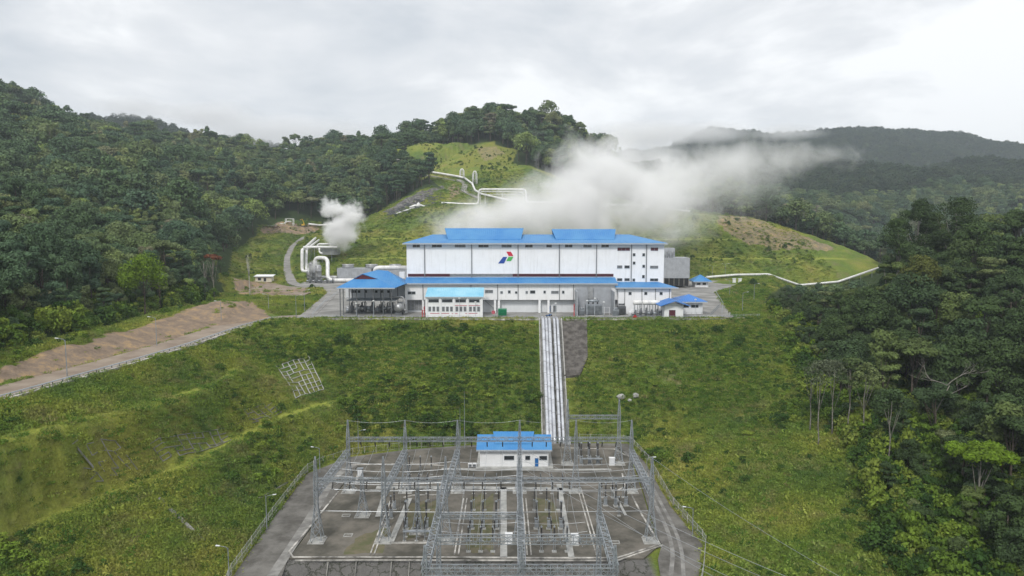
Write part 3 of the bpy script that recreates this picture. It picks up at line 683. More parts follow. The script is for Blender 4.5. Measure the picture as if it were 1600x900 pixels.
def place_tree(x, y, z, p, sc, rz, mats, label, group, cat='tree', sz=1.0, bark=None, name='forest_tree'):
    e_ = empty(name, (x, y, z), label, cat, group, rz); e_.scale = (sc, sc, sc * sz)
    c = bpy.data.objects.new('crown', PROTO[p][mats] if isinstance(mats, str) else mats); COL.objects.link(c); c.parent = e_
    t_ = bpy.data.objects.new('trunk', bark or PROTO[p]['trunk']); COL.objects.link(t_); t_.parent = e_
    return e_

# ---------------------------------------------------------------- forest: candidate spots in plan
def grid_spots(x0, x1, y0, y1, s_, seed):
    rs = np.random.RandomState(seed); a, b = np.meshgrid(np.arange(x0, x1, s_), np.arange(y0, y1, s_))
    a = a + (np.arange(a.shape[0])[:, None] % 2) * s_ / 2
    return a.ravel() + rs.uniform(-0.42, 0.42, a.size) * s_, b.ravel() + rs.uniform(-0.42, 0.42, a.size) * s_
clp = [(p.x, p.y) for p in cl]
ax, ay = grid_spots(-480, 480, 75, 430, 7.6, 1)
k_ = (np.abs(ax) < 0.86 * ay + 45) & ~inpoly(ax, ay, clp); ax, ay = ax[k_], ay[k_]
keep = dist_line(ax, ay, clp + [clp[0]]) > 3.0; ax, ay = ax[keep], ay[keep]
az = H(ax, ay)
bx, by = grid_spots(-1100, 1100, 430, 1150, 10.5, 2)
k_ = (np.abs(bx) < 0.83 * by + 60) & ~inpoly(bx, by, clp); bx, by = bx[k_], by[k_]
keep = dist_line(bx, by, clp + [clp[0]]) > 3.5; bx, by = bx[keep], by[keep]; bz = H(bx, by)
# strips kept open: the power line's glade at the lower right, where low scrub grows
open_px = [(1225, 640), (1290, 700), (1310, 790), (1370, 840), (1420, 900), (1100, 980), (1080, 700)]
rs = np.random.RandomState(5)
near = []
for x, y, z in zip(ax, ay, az):
    px, py, zc = proj(x, y, z + 10)
    right = x > 60
    sc = rs.uniform(0.72, 1.25); p = int(rs.choice(8, p=[.2, .16, .14, .1, .08, .14, .1, .08])); sz = rs.uniform(0.9, 1.15)
    ed = float(dist_line(np.array([x]), np.array([y]), clp)[0])
    if ed < 9: sc *= 0.55; p = int(rs.choice([0, 6, 5, 3]))
    elif ed < 18: sc *= 0.8
    if right and y < 185 and ed < 30: sc *= 0.72; p = int(rs.choice([0, 6, 5, 3]))
    if not right: sc *= 1.12
    if right and x > 175 and 190 < y < 420: sc *= 1.18
    if right and y > 290 and px < 1400: sc *= 0.72
    if right and y > 200 and 1180 < px < 1388:
        want = 442 + rs.uniform(0, 22) + max(0, 1225 - px) * .6; ztop = P(px, want, y).z; sc = min(sc, (ztop - z) / (PROTO[p]['H'] * sz))
        if sc < .3: continue
    near.append([x, y, z - 0.6, p, sc, rs.uniform(0, 6.28), sz, right, px, py, zc])
# the 285 that show largest become trees of their own
vis = []
for i, q_ in enumerate(near):
    x, y, z, p, sc, rz, sz, right, px, py, zc = q_
    if not (-40 < px < 1640 and -60 < py < 960): continue
    top = Vector((x, y, z + PROTO[p]['H'] * sc * sz)); r_ = (top - Vector((0, 0, CZ))); L = r_.length
    h = tree_bvh.ray_cast(Vector((0, 0, CZ)) + r_.normalized() * 25, r_.normalized(), L - 30)
    if h[0] is not None: continue
    vis.append((PROTO[p]['R'] * sc / zc, i))
vis.sort(reverse=True); chosen = set(i for _, i in vis[:255])
SHAPE = {'dome': 'round-crowned', 'broad': 'broad spreading', 'tall': 'tall narrow', 'flat': 'flat-topped', 'open': 'loose open-crowned', 'layer': 'tiered', 'cone': 'tapering'}
def zone(x, y, right):
    if right:
        if y < 150: return ('low on the wooded slope right of the switchyard fence', 'trees low on the right slope')
        if x < 135: return ('at the edge of the dark wood facing the grassy slope', 'trees along the edge of the right wood')
        if y > 230: return ('on the dark wooded spur standing up against the far hills', 'trees on the right wooded spur')
        return ('inside the dark wood on the right of the picture', 'trees inside the right wood')
    if y < 230: return ('right above the cut bank of the dirt road', 'trees above the dirt road')
    return ('in the dense wood behind the dirt road', 'trees in the wood behind the dirt road')
rest = []
for i, q_ in enumerate(near):
    x, y, z, p, sc, rz, sz, right, px, py, zc = q_
    if i in chosen:
        zn, gr = zone(x, y, right); k = PROTO[p]['kind']
        big = 'small' if sc < 0.72 else ('large' if sc > 1.15 else 'medium')
        place_tree(x, y, z, p, sc, rz, 'leafShade' if right else 'leaf', f'{big} {SHAPE[k]} green tree {zn}', gr, sz=sz)
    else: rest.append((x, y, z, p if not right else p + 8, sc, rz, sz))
for x, y, z in zip(bx, by, bz):
    p = int(rs.choice(8, p=[.24, .26, .1, .1, .04, .14, .08, .04])); sc = rs.uniform(0.85, 1.3) * (1.35 if rs.rand() < .22 else 1.12)
    pxx, _, _ = proj(x, y, z)
    if x > 120 and y < 540 and 1180 < pxx < 1392:
        sc = min(sc, (P(pxx, 441 if y < 500 else 425, y).z - z) / PROTO[p]['H'])
        if sc < .25: continue
    rest.append((x, y, z - 0.8, p + 16, sc, rs.uniform(0, 6.28), rs.uniform(0.85, 1.1)))

# prototypes for the wood that reads as one mass (not linked to the scene by themselves)
def joined(name, parts):
    v, f4, mats, mi, var = [], [], [], [], []
    me = bpy.data.meshes.new(name); bm = bmesh.new()
    for k, (m_, mat) in enumerate(parts):
        n0 = len(bm.faces); bm.from_mesh(m_); bm.faces.ensure_lookup_table()
        for fc in bm.faces[n0:]: fc.material_index = k
    bm.to_mesh(me); bm.free()
    for _, mat in parts: me.materials.append(mat)
    return me
pc = bpy.data.collections.new('tree_kinds')
def proto_obj(name, me):
    o = bpy.data.objects.new(name, me); pc.objects.link(o); return o
names = []
for i, pr in enumerate(PROTO):
    proto_obj('kind_%03d' % i, joined('tree_near', [(pr['leaf'], M['leaf']), (pr['trunk'], M['barkD'])]))
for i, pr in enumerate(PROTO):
    proto_obj('kind_%03d' % (8 + i), joined('tree_shade_tinted', [(pr['leafShade'], M['leafShade']), (pr['trunk'], M['barkD'])]))
for i, (k, rr, ht, hb, nlf) in enumerate(SPEC):
    q, f, var, C_ = crown_arrays(300 + i, k, 1400, 1.12, rr * 1.12, ht, hb)
    proto_obj('kind_%03d' % (16 + i), joined('tree_mid', [(leaf_mesh('c', q, f, var, M['leaf']), M['leaf']), (PROTO[i]['trunk'], M['barkD'])]))
def instancer(name, col, pts, kinds, scales, rots, sz):
    n = len(pts); me = bpy.data.meshes.new(name); me.vertices.add(n); me.vertices.foreach_set('co', np.asarray(pts, np.float32).ravel())
    for nm, ty, arr in (('pick', 'INT', np.asarray(kinds, np.int32)), ('turn', 'FLOAT', np.asarray(rots, np.float32))):
        a = me.attributes.new(nm, ty, 'POINT'); a.data.foreach_set('value', arr)
    a = me.attributes.new('size', 'FLOAT_VECTOR', 'POINT'); s3 = np.stack([scales, scales, np.asarray(scales) * np.asarray(sz)], -1); a.data.foreach_set('vector', s3.astype(np.float32).ravel())
    o = bpy.data.objects.new(name, me); COL.objects.link(o)
    g = bpy.data.node_groups.new(name, 'GeometryNodeTree')
    g.interface.new_socket('Geometry', in_out='INPUT', socket_type='NodeSocketGeometry'); g.interface.new_socket('Geometry', in_out='OUTPUT', socket_type='NodeSocketGeometry')
    gi, go = g.nodes.new('NodeGroupInput'), g.nodes.new('NodeGroupOutput')
    ci = g.nodes.new('GeometryNodeCollectionInfo'); ci.inputs['Collection'].default_value = col; ci.inputs['Separate Children'].default_value = True; ci.inputs['Reset Children'].default_value = True
    ip = g.nodes.new('GeometryNodeInstanceOnPoints'); ip.inputs['Pick Instance'].default_value = True
    def attr(nm, dt): a_ = g.nodes.new('GeometryNodeInputNamedAttribute'); a_.data_type = dt; a_.inputs['Name'].default_value = nm; return a_.outputs['Attribute']
    cx = g.nodes.new('ShaderNodeCombineXYZ'); g.links.new(attr('turn', 'FLOAT'), cx.inputs['Z'])
    g.links.new(gi.outputs[0], ip.inputs['Points']); g.links.new(ci.outputs[0], ip.inputs['Instance']); g.links.new(attr('pick', 'INT'), ip.inputs['Instance Index'])
    g.links.new(cx.outputs[0], ip.inputs['Rotation']); g.links.new(attr('size', 'FLOAT_VECTOR'), ip.inputs['Scale']); g.links.new(ip.outputs[0], go.inputs[0])
    md = o.modifiers.new('scatter', 'NODES'); md.node_group = g
    return o
rest = np.array(rest)
fo = instancer('forest', pc, rest[:, :3], rest[:, 3].astype(int), rest[:, 4], rest[:, 5], rest[:, 6]); tag(fo, 'dense rainforest of mixed green trees covering the hillsides behind the plant', 'forest', kind='stuff')

# far ranges
pf = bpy.data.collections.new('distant_kinds')
for i, (k, rr, ht, hb, nlf) in enumerate([('dome', 8, 17, 3, 0), ('broad', 9.5, 20, 4, 0), ('dome', 7.0, 19, 3, 0)]):
    q, f, var, C_ = crown_arrays(400 + i, k, 260, 2.6, rr, ht, hb)
    o = bpy.data.objects.new('far_%02d' % i, leaf_mesh('c', q, f, var, M['farleaf'])); pf.objects.link(o)
cx1, cy1 = grid_spots(-2400, 3000, 1150, 3000, 14.0, 3)
k_ = (np.abs(cx1) < 0.80 * cy1 + 60); cx1, cy1 = cx1[k_], cy1[k_]
k_ = (cx1 > 150) | (cx1 < -0.28 * cy1 + 150); cx1, cy1 = cx1[k_], cy1[k_]; cz1 = H(cx1, cy1)
ppx, ppy, _ = proj(cx1, cy1, cz1 + 14)
k_ = (ppy < 420) & (ppx > -60) & (ppx < 1680); cx1, cy1, cz1 = cx1[k_], cy1[k_], cz1[k_]; n_ = len(cx1)
print('trees: chosen', len(chosen), 'mass', len(rest), 'far', n_)
ff = instancer('distant_forest', pf, np.stack([cx1, cy1, cz1 - 2], -1), rs.randint(0, 3, n_), rs.uniform(0.75, 1.3, n_), rs.uniform(0, 6.28, n_), rs.uniform(0.65, 0.95, n_))
tag(ff, 'hazy blue green forest on the far mountain ranges', 'forest', kind='stuff')

# ---------------------------------------------------------------- grass and scrub on the cleared slopes
pg = bpy.data.collections.new('grass_kinds')
for i in range(6):
    r2 = np.random.RandomState(500 + i); n = 44; cen = np.stack([r2.normal(0, 0.42, n), r2.normal(0, 0.42, n), r2.uniform(0.03, 0.36, n)], -1)
    nor = r2.normal(size=(n, 3)); nor[:, 2] = np.abs(nor[:, 2]) * 0.7; q, f = cards(cen, nor, r2.uniform(0.14, 0.36, n), r2, 0.45); q = q + np.array([0, 0, 0.0])
    o = bpy.data.objects.new('tuft_%02d' % i, leaf_mesh('g', q, f, r2.uniform(0.1, 0.9, n) * .45 + (.1, .22, .34, .12, .22, .32)[i], M['grassblade' if i < 3 else 'lushgrass'])); pg.objects.link(o)
pb = bpy.data.collections.new('scrub_kinds')
for i in range(4):
    q, f, var, C_ = crown_arrays(600 + i, ('dome', 'broad', 'flat', 'layer')[i], 420, 0.3, (1.2, 1.7, 1.5, 1.3)[i], (1.5, 1.9, 1.3, 2.0)[i], 0.0)
    o = bpy.data.objects.new('bush_%02d' % i, leaf_mesh('g', q, f, var, M['shrubleaf'])); pb.objects.link(o)
chute_px = [(878, 503), (917, 503), (918, 560), (906, 588), (881, 590)]; chute_plan = [(T(*p).x, T(*p).y) for p in chute_px]
def open_ground(x, y):
    m_ = inpoly(x, y, clp) & ~inpoly(x, y, [(p.x, p.y) for p in pad]) & ~inpoly(x, y, [(p.x, p.y) for p in S]) & ~inpoly(x, y, [(p.x, p.y) for p in dirtroad]) & (dist_line(x, y, climb) > 3.2)
    m_ &= ~(inpoly(x, y, bankp) & (rs.rand(len(x)) > .07)); m_ &= ~inpoly(x, y, chute_plan); m_ &= dist_line(x, y, [pipe_a, pipe_b]) > 5.4
    m_ &= ~((y < 141) & (x > yf0.x - 3) & (x < yf1.x + 3))
    return m_
grid_areas = [[(432, 574), (482, 558), (506, 610), (462, 624)], [(370, 640), (420, 625), (440, 645), (395, 662)], [(235, 695), (350, 670), (362, 688), (255, 722)], [(110, 700), (180, 690), (215, 735), (150, 750)]]
grid_plan = [[(T(*p).x, T(*p).y) for p in g_] for g_ in grid_areas]
def on_grid(x, y, keep=(0.0, .35, .35, .5)):
    m_ = np.ones(len(x), bool)
    for g_, k_ in zip(grid_plan, keep): m_ &= ~(inpoly(x, y, g_) & (rs.rand(len(x)) > k_))
    return m_
def near_interp(arr, x, y):
    A = arr.reshape(X.shape); i = np.clip(np.searchsorted(gx_, x), 0, nx - 1); j = np.clip(np.searchsorted(gy_, y), 0, ny - 1); return A[j, i]
def in_view(x, y, z, m=30):
    a, b, c_ = proj(x, y, z); return (a > -m) & (a < 1600 + m) & (b > 0) & (b < 900 + m * 2)
gx1 = rs.uniform(-235, 230, 520000); gy1 = 98 + 590 * rs.rand(520000) ** 1.5
k_ = open_ground(gx1, gy1) & on_grid(gx1, gy1); gx1, gy1 = gx1[k_], gy1[k_]
bare = np.maximum(near_interp(dirt, gx1, gy1), near_interp(rock, gx1, gy1)); k_ = (rs.rand(len(gx1)) > bare * 0.92) & (rs.rand(len(gx1)) > np.clip(near_interp(bright, gx1, gy1) * 2 - .5, 0, .95)) & (rs.rand(len(gx1)) < np.clip(1.4 - gy1 / 420, 0.4, 1)); gx1, gy1 = gx1[k_], gy1[k_]
gz1 = H(gx1, gy1); k_ = in_view(gx1, gy1, gz1); gx1, gy1, gz1 = gx1[k_], gy1[k_], gz1[k_]; n_ = len(gx1)
print('tufts', n_)
go_ = instancer('grass', pg, np.stack([gx1, gy1, gz1 - 0.05], -1), rs.randint(0, 3, n_) + 3 * (rs.rand(n_) < .12 + .75 * np.clip(near_interp(lush, gx1, gy1) + fbm(gx1, gy1, 14, 3, 91) * 1.2, 0, 1)), rs.uniform(0.7, 1.9, n_) * np.where(rs.rand(n_) < .08, 1.5, 1), rs.uniform(0, 6.28, n_), rs.uniform(0.7, 1.4, n_))
tag(go_, 'rough yellow green grass covering the cleared slopes', 'grass', kind='stuff')
gx2 = rs.uniform(-235, 230, 170000); gy2 = rs.uniform(98, 780, 170000)
k_ = open_ground(gx2, gy2) & on_grid(gx2, gy2, (0, .1, .1, .2)); gx2, gy2 = gx2[k_], gy2[k_]
lu = near_interp(lush, gx2, gy2); dr = near_interp(dry, gx2, gy2); ba = np.maximum(near_interp(dirt, gx2, gy2), near_interp(rock, gx2, gy2))
cl_ = fbm(gx2, gy2, 22, 4, 77) + 0.5
dens = np.clip((cl_ - 0.45) * 5, 0, 1) * (0.5 + 0.5 * lu - 0.2 * dr) + 0.42 * lu + 0.05 + np.clip(1 - dist_line(gx2, gy2, [(112, 290), (100, 245), (92, 215), (88, 180), (76, 140), (62, 95)]) / 26, 0, 1) * .8; dens *= np.where(np.minimum(dist_line(gx2, gy2, off(b1, -2, .6, 0)), dist_line(gx2, gy2, off(b2, -2, .6, 0))) < 1.5, 0, 1)
dens = dens * (1 - ba * 0.95) * np.where(gy2 > 282, 0.32, 1.0) * np.where((gy2 < 285) & (gy2 > 262), 0.8, 1)
lvl = (gy2 > 270) & (gy2 < 470) & (gx2 > -100); dens = np.where(lvl, dens * 0.35, dens)
dens *= np.where(dist_line(gx2, gy2, pad_front) < 6, .35, 1); k_ = rs.rand(len(gx2)) < dens; gx2, gy2, cl_, lu = gx2[k_], gy2[k_], cl_[k_], lu[k_]; gz2 = H(gx2, gy2); k_ = in_view(gx2, gy2, gz2)
gx2, gy2, gz2, cl_, lu = gx2[k_], gy2[k_], gz2[k_], cl_[k_], lu[k_]; n_ = len(gx2); print('scrub', n_)
edge_ = dist_line(gx2, gy2, pad_front) < 6
so = instancer('undergrowth', pb, np.stack([gx2, gy2, gz2 - 0.25], -1), rs.randint(0, 4, n_), rs.uniform(0.45, 1.0, n_) * (0.5 + 1.2 * np.clip(cl_ - .35, 0, 1) * 1.6) * np.where(rs.rand(n_) < .08, 1.9, 1.0) * np.where(edge_, .5, 1), rs.uniform(0, 6.28, n_), rs.uniform(0.7, 1.2, n_))
wx, wy = rs.uniform(60, 330, 16000), rs.uniform(70, 300, 16000); k_ = ~inpoly(wx, wy, clp); wx, wy = wx[k_], wy[k_]; ww, wv = rs.uniform(-330, -95, 9000), rs.uniform(90, 330, 9000); k_ = ~inpoly(ww, wv, clp); wx = np.concatenate([wx, ww[k_]]); wy = np.concatenate([wy, wv[k_]]); wz = H(wx, wy); k_ = in_view(wx, wy, wz, 60) & (dist_line(wx, wy, clp) < 75); wx, wy, wz = wx[k_], wy[k_], wz[k_]; n_ = len(wx); print('understorey', n_)
pu = bpy.data.collections.new('sapling_kinds')
for i in range(4):
    q, f, var, C_ = crown_arrays(650 + i, ('dome', 'tall', 'layer', 'broad')[i], 700, 0.24, (1.2, 1.0, 1.3, 1.6)[i], (1.6, 2.4, 2.0, 1.8)[i], 0.0)
    o = bpy.data.objects.new('sapling_%02d' % i, leaf_mesh('g', q, f, var, M['shrubleaf'])); pu.objects.link(o)
su = instancer('undergrowth', pu, np.stack([wx, wy, wz - 0.3], -1), rs.randint(0, 4, n_), rs.uniform(1.0, 3.0, n_), rs.uniform(0, 6.28, n_), rs.uniform(0.8, 1.5, n_)); tag(su, 'leafy saplings and ferns along the edge of the woods', 'undergrowth', kind='stuff')
tag(so, 'low leafy scrub and ferns growing over the slopes', 'undergrowth', kind='stuff')
# ================================================================ surfaces laid on the ground
M['asphalt'] = material('worn_pale_asphalt', (0.30, 0.29, 0.275), 0.9, var=0.4, vscale=0.12, bump=0.2)
M['padconc'] = material('concrete_paving', (0.30, 0.295, 0.28), 0.9, var=0.45, vscale=0.1, bump=0.2)
M['dirtroad'] = material('earth_road', (0.29, 0.24, 0.19), 0.95, col2=(0.2, 0.155, 0.12), vscale=0.12, bump=0.4)
M['yard'] = material('yard_gravel', (0.16, 0.146, 0.124), 0.95, col2=(0.07, 0.066, 0.054), vscale=0.16, bump=0.6, bscale=3)
M['yardroad'] = material('yard_road', (0.17, 0.163, 0.15), 0.95, col2=(0.085, 0.08, 0.072), vscale=0.22, bump=0.4)
M['track'] = material('wheel_track', (0.27, 0.265, 0.25), 0.95, col2=(0.15, 0.145, 0.138), vscale=0.35, bump=0.4)
M['moss'] = material('moss_patch', (0.10, 0.105, 0.05), 0.95, col2=(0.15, 0.13, 0.085), vscale=0.5, bump=0.4)
M['chute'] = material('dark_mossy_masonry', (0.13, 0.12, 0.11), 0.95, col2=(0.055, 0.05, 0.045), vscale=0.5, bump=0.8, bscale=2)
def structure(mb, name, mat): return tag(mb.build(name, mat), kind='structure')
def poly_sheet(pts, t_=0.3): return MB().slab([(p[0], p[1], p[2]) for p in pts], t_)
def ribbon(pts, w_, zoff=0.05, thick=0.25):
    pts = densify([Vector(p) for p in pts], 4.0); mb = MB(); n = len(pts); L = []
    for i, p in enumerate(pts):
        d = (pts[min(i + 1, n - 1)] - pts[max(i - 1, 0)]); d.z = 0; d.normalize(); s_ = Vector((d.y, -d.x, 0)) * w_ / 2
        L += [p - s_ + Vector((0, 0, zoff)), p + s_ + Vector((0, 0, zoff)), p + s_ + Vector((0, 0, zoff - thick)), p - s_ + Vector((0, 0, zoff - thick))]
    mb.v = [tuple(p) for p in L]
    for i in range(n - 1):
        a, b_ = i * 4, i * 4 + 4
        mb.f += [(a, a + 1, b_ + 1, b_), (a + 1, a + 2, b_ + 2, b_ + 1), (a + 3, a, b_, b_ + 3)]
    return mb
structure(poly_sheet([Vector((p.x, p.y, -0.02)) for p in pad]), 'paved_ground', M['padconc'])
structure(poly_sheet([Vector((p.x, p.y, 0.0)) for p in dirtroad]), 'dirt_road', M['dirtroad'])
structure(poly_sheet([Vector((p.x, p.y, -0.015)) for p in [G(363, 456), G(372, 446), G(400, 441.5), G(430, 442.5), G(450, 447), G(484, 450), G(490, 455), G(470, 463), G(432, 468), G(385, 468)]], 0.1), 'bare_earth', M['dirtroad'])
cr_ = densify(rounded(climb, 14, 4), 3)
for p in cr_: p.z = max(p.z, float(H(np.array(p.x), np.array(p.y))) + .25) if p.y > 455 else p.z
structure(ribbon(cr_, 6.0, 0.1, 1.0), 'access_road', M['asphalt'])
# yard: gravel platform, ring road on three sides, grouted apron falling away in front
yard_poly = [p for p in S if p.y > 95]
front_px = [(452, 872), (1006, 872)]
yp = [G(452, 872, ZS)] + [G(a, b, ZS) for a, b in [(530, 766), (572, 712), (700, 700), (860, 694), (960, 697), (985, 716), (1004, 770), (1024, 838), (1032, 850), (1006, 872)]]
structure(poly_sheet([Vector((p.x, p.y, ZS + 0.02)) for p in yp]), 'yard_ground', M['yard'])
left_px = [(338, 960), (364, 900), (433, 802), (480, 740), (546, 714), (641, 702), (740, 695), (860, 692), (981, 693), (1009, 724), (1048, 792), (1098, 852), (1094, 900), (1090, 960)]
inner = [(1030, 960), (1032, 900), (1028, 874), (1034, 850), (1026, 836), (1006, 770), (987, 715), (961, 696.5), (860, 694.2), (700, 700.5), (571, 712.5), (528, 766), (450, 872), (420, 960)]
structure(poly_sheet([G(a, b, ZS - 0.012) for a, b in left_px + inner], 0.25), 'ring_road', M['yardroad'])
for nm, tr_, w_ in (('wheel_tracks', [(425, 900), (470, 832), (505, 775), (520, 745), (560, 722)], 2.2), ('wheel_tracks', [(1048, 900), (1052, 862), (1044, 830), (1016, 770), (1000, 730), (975, 705)], 0.9), ('wheel_tracks', [(1068, 900), (1066, 862), (1056, 830), (1027, 775), (1008, 735)], 0.8)):
    structure(ribbon(rounded([G(a, b, ZS) for a, b in tr_], 8), w_, 0.0, 0.02), nm, M['track'])
for px_ in [[(640, 782), (690, 778), (690, 840), (628, 845)], [(735, 772), (775, 770), (772, 868), (722, 868)], [(835, 775), (865, 778), (880, 830), (838, 828)], [(560, 835), (610, 820), (600, 866), (530, 866)]]:
    q_ = [G(a, b, ZS + 0.03) for a, b in px_]; c_ = sum(q_, Vector()) / 4; rp = []
    for k in range(18):
        a = k / 18 * 4; i0 = int(a); p0 = q_[i0].lerp(q_[(i0 + 1) % 4], a - i0); rp.append(c_ + (p0 - c_) * (0.75 + 0.3 * rnd.random()))
    structure(MB().slab([tuple(p) for p in rp], 0.02), 'moss_patch', M['moss'])
# pale drain kerbs and cable trench covers
def kerb(px_, w_=0.35, h_=0.14, z=ZS, name='kerb', mat='kerb', doubled=False):
    for sx in ((-0.42, 0.42) if doubled else (0,)):
        pts_ = [G(a, b, z) + Vector((sx, 0, 0)) for a, b in px_]; structure(ribbon(pts_, w_, h_, 0.2), name, M[mat])
kerb([(529, 768), (491, 815), (452, 862), (458, 871), (560, 871), (700, 871), (840, 872), (965, 872), (1030, 851), (1023, 838), (1003, 805), (985, 770)], 0.42)
kerb([(461, 876), (560, 875.5), (965, 876), (1036, 852)], 0.3)
kerb([(614, 779), (581, 868)], doubled=True, w_=0.3); kerb([(727, 779), (713, 868)], doubled=True, w_=0.3); kerb([(819, 779), (827, 868)], doubled=True, w_=0.3); kerb([(906, 766), (935, 868)], doubled=True, w_=0.3)
kerb([(640, 779), (611, 847)], w_=1.3, mat='concrete'); kerb([(787, 762), (787, 872)], w_=1.5, mat='concrete'); kerb([(873, 757), (893, 872)], w_=1.3, mat='concrete')
kerb([(612, 848.5), (700, 848.5)], w_=0.8); kerb([(588, 762), (690, 762), (850, 764), (905, 766)], w_=1.8, mat='concrete'); kerb([(690, 733), (850, 734.5), (955, 734)], w_=1.3, mat='concrete')
kerb([(604, 763), (590, 808)], w_=1.2, mat='concrete'); kerb([(630, 778), (645, 774), (700, 773)], w_=0.5); kerb([(545, 727), (640, 724), (695, 728)], 0.4); kerb([(560, 740), (556, 756)], 0.6); kerb([(545, 757), (620, 757), (690, 755)], 0.4)
kerb([(972, 740), (977, 760), (966, 766)], 0.4); kerb([(878, 700), (960, 702), (978, 712)], 0.35); kerb([(955, 762), (978, 806)], 0.6, mat='concrete')
# steps and ribs across the grouted apron
for a in (450, 513, 557, 612, 640):
    p0 = G(a, 874, ZS); structure(MB().add([(p0.x - .12, p0.y, ZS + 0.05), (p0.x + .12, p0.y, ZS + 0.05), (p0.x * .985 + .12, 131.6, -39.8), (p0.x * .985 - .12, 131.6, -39.8)], [(0, 1, 2, 3)]), 'apron_rib', M['concrete2'])

# ================================================================ the main hall
def rect(px0, py0, px1, py1, D):
    a, b_ = P(px0, py0, D), P(px1, py1, D); return min(a.x, b_.x), max(a.x, b_.x), min(a.z, b_.z), max(a.z, b_.z)
DU, DA = 293.0, 286.5                                        # depths of the tall wall and of the low front wing
xl, xr, _, zE = rect(636, 447, 1038, 381, DU)
hall = empty('power_station', ((xl + xr) / 2, DU, 0), 'long white power station hall with blue hipped roof and two raised ridge sections', 'building')
OX, OY = (xl + xr) / 2, DU
class HB(MB):
    def build(s, name, mat, parent=None, smooth=False):
        if parent is hall or (parent is not None and parent.parent is hall): s.v = [(x - OX, y - OY, z) for x, y, z in s.v]
        return MB.build(s, name, mat, parent, smooth)
DB = DU + 30
zL = P(0, 448, DU).z
HB().box(xl, xr, DU, DB, zL - 6, zE).build('wall', M['white'], hall)
# hipped roof
ov = 1.6; zr0 = zE + 0.05; e0, e1 = P(629, 381, DU - ov).x, P(1043, 381, DU - ov).x
rl, rr_ = P(676, 366, DU + 14).x, P(984, 366, DU + 14).x; zR = P(0, 366.3, DU + 15).z
y0, y1, ym = DU - ov, DB + ov, (DU + DB) / 2
def hip(mb, e0, e1, y0, y1, z0, rl, rr_, ym, zR, t=0.35):
    v = [(e0, y0, z0), (e1, y0, z0), (e1, y1, z0), (e0, y1, z0), (rl, ym, zR), (rr_, ym, zR)]
    v += [(e0, y0, z0 - t), (e1, y0, z0 - t), (e1, y1, z0 - t), (e0, y1, z0 - t)]
    return mb.add(v, [(0, 1, 5, 4), (1, 2, 5), (2, 3, 4, 5), (3, 0, 4), (6, 7, 8, 9), (0, 6, 7, 1), (1, 7, 8, 2), (2, 8, 9, 3), (3, 9, 6, 0)])
roof = hip(HB(), e0, e1, y0, y1, zr0 + 0.35, rl, rr_, ym, zR).build('roof', M['blue'], hall)
HB().box(e0 - .05, e1 + .05, y0 - 0.32, y0 - 0.02, zr0 - 0.28, zr0 + 0.3).build('gutter', M['fascia'], hall)
for (a, b_, c_, d_, yt) in ((695, 818, 700, 814, 356.5), (862, 962, 869, 960, 358)):
    zt = P(0, yt, ym).z; yb = DU + 4.5; zb = zr0 + .35 + (zR - zr0 - .35) * (yb - y0) / (ym - y0) + 0.15
    t0, t1 = P(a, yt, ym).x, P(b_, yt, ym).x; s0, s1 = P(c_, 374, yb).x, P(d_, 374, yb).x; yb2 = 2 * ym - yb
    mb = HB().add([(t0, ym, zt), (t1, ym, zt), (s1, yb, zb), (s0, yb, zb), (s1, yb2, zb), (s0, yb2, zb),
                   (t0, ym, zt - .25), (t1, ym, zt - .25), (s1, yb, zb - .3), (s0, yb, zb - .3), (s1, yb2, zb - .3), (s0, yb2, zb - .3)],
                  [(0, 1, 2, 3), (1, 0, 5, 4), (6, 7, 8, 9), (7, 6, 11, 10), (0, 3, 9, 6), (1, 2, 8, 7), (0, 5, 11, 6), (1, 4, 10, 7), (3, 2, 8, 9)])
    rc = mb.build('raised_roof', M['blue'], hall)
    for sx, xx in ((1, s0 + 0.9), (-1, s1 - 0.9)):
        HB().add([(xx, yb + 1.2, zb + 0.2), (xx, yb2 - 1.2, zb + .2), (xx, ym, zt - 0.3), (xx + .2 * sx, yb + 1.2, zb + 0.2), (xx + .2 * sx, yb2 - 1.2, zb + .2), (xx + .2 * sx, ym, zt - 0.3)], [(0, 1, 2), (3, 4, 5), (0, 1, 4, 3), (1, 2, 5, 4), (2, 0, 3, 5)]).build('gable_end', M['maroon'], rc)
def opening(px0, py0, px1, py1, D, mat='window', name='window', frame=0.12, parent=None):
    x0, x1, z0, z1 = rect(px0, py0, px1, py1, D); parent = parent or hall
    mb = HB(); f_ = frame
    mb.box(x0 - f_, x1 + f_, D - 0.10, D + 0.05, z1, z1 + f_).box(x0 - f_, x1 + f_, D - 0.16, D + 0.05, z0 - f_, z0).box(x0 - f_, x0, D - 0.10, D + 0.05, z0, z1).box(x1, x1 + f_, D - 0.10, D + 0.05, z0, z1)
    nm_ = max(1, int((x1 - x0) / 1.4))
    for k in range(1, nm_): xx = x0 + (x1 - x0) * k / nm_; mb.box(xx - .05, xx + .05, D - 0.08, D + 0.0, z0, z1)
    fr = mb.build(name, M['fascia'], parent)
    gl = HB().box(x0, x1, D - 0.03, D + 0.04, z0, z1).build('glass' if name == 'window' else 'leaf_panel', M[mat], fr)
    return fr
for a, b_ in ((645, 656), (675, 690), (711, 727), (748, 763), (784, 799), (821, 832), (854, 862), (883, 894), (912, 924), (940, 951)):
    opening(a, 381.6, b_, 386.2, DU, 'greywin' if a in (784, 711, 912) else 'window')
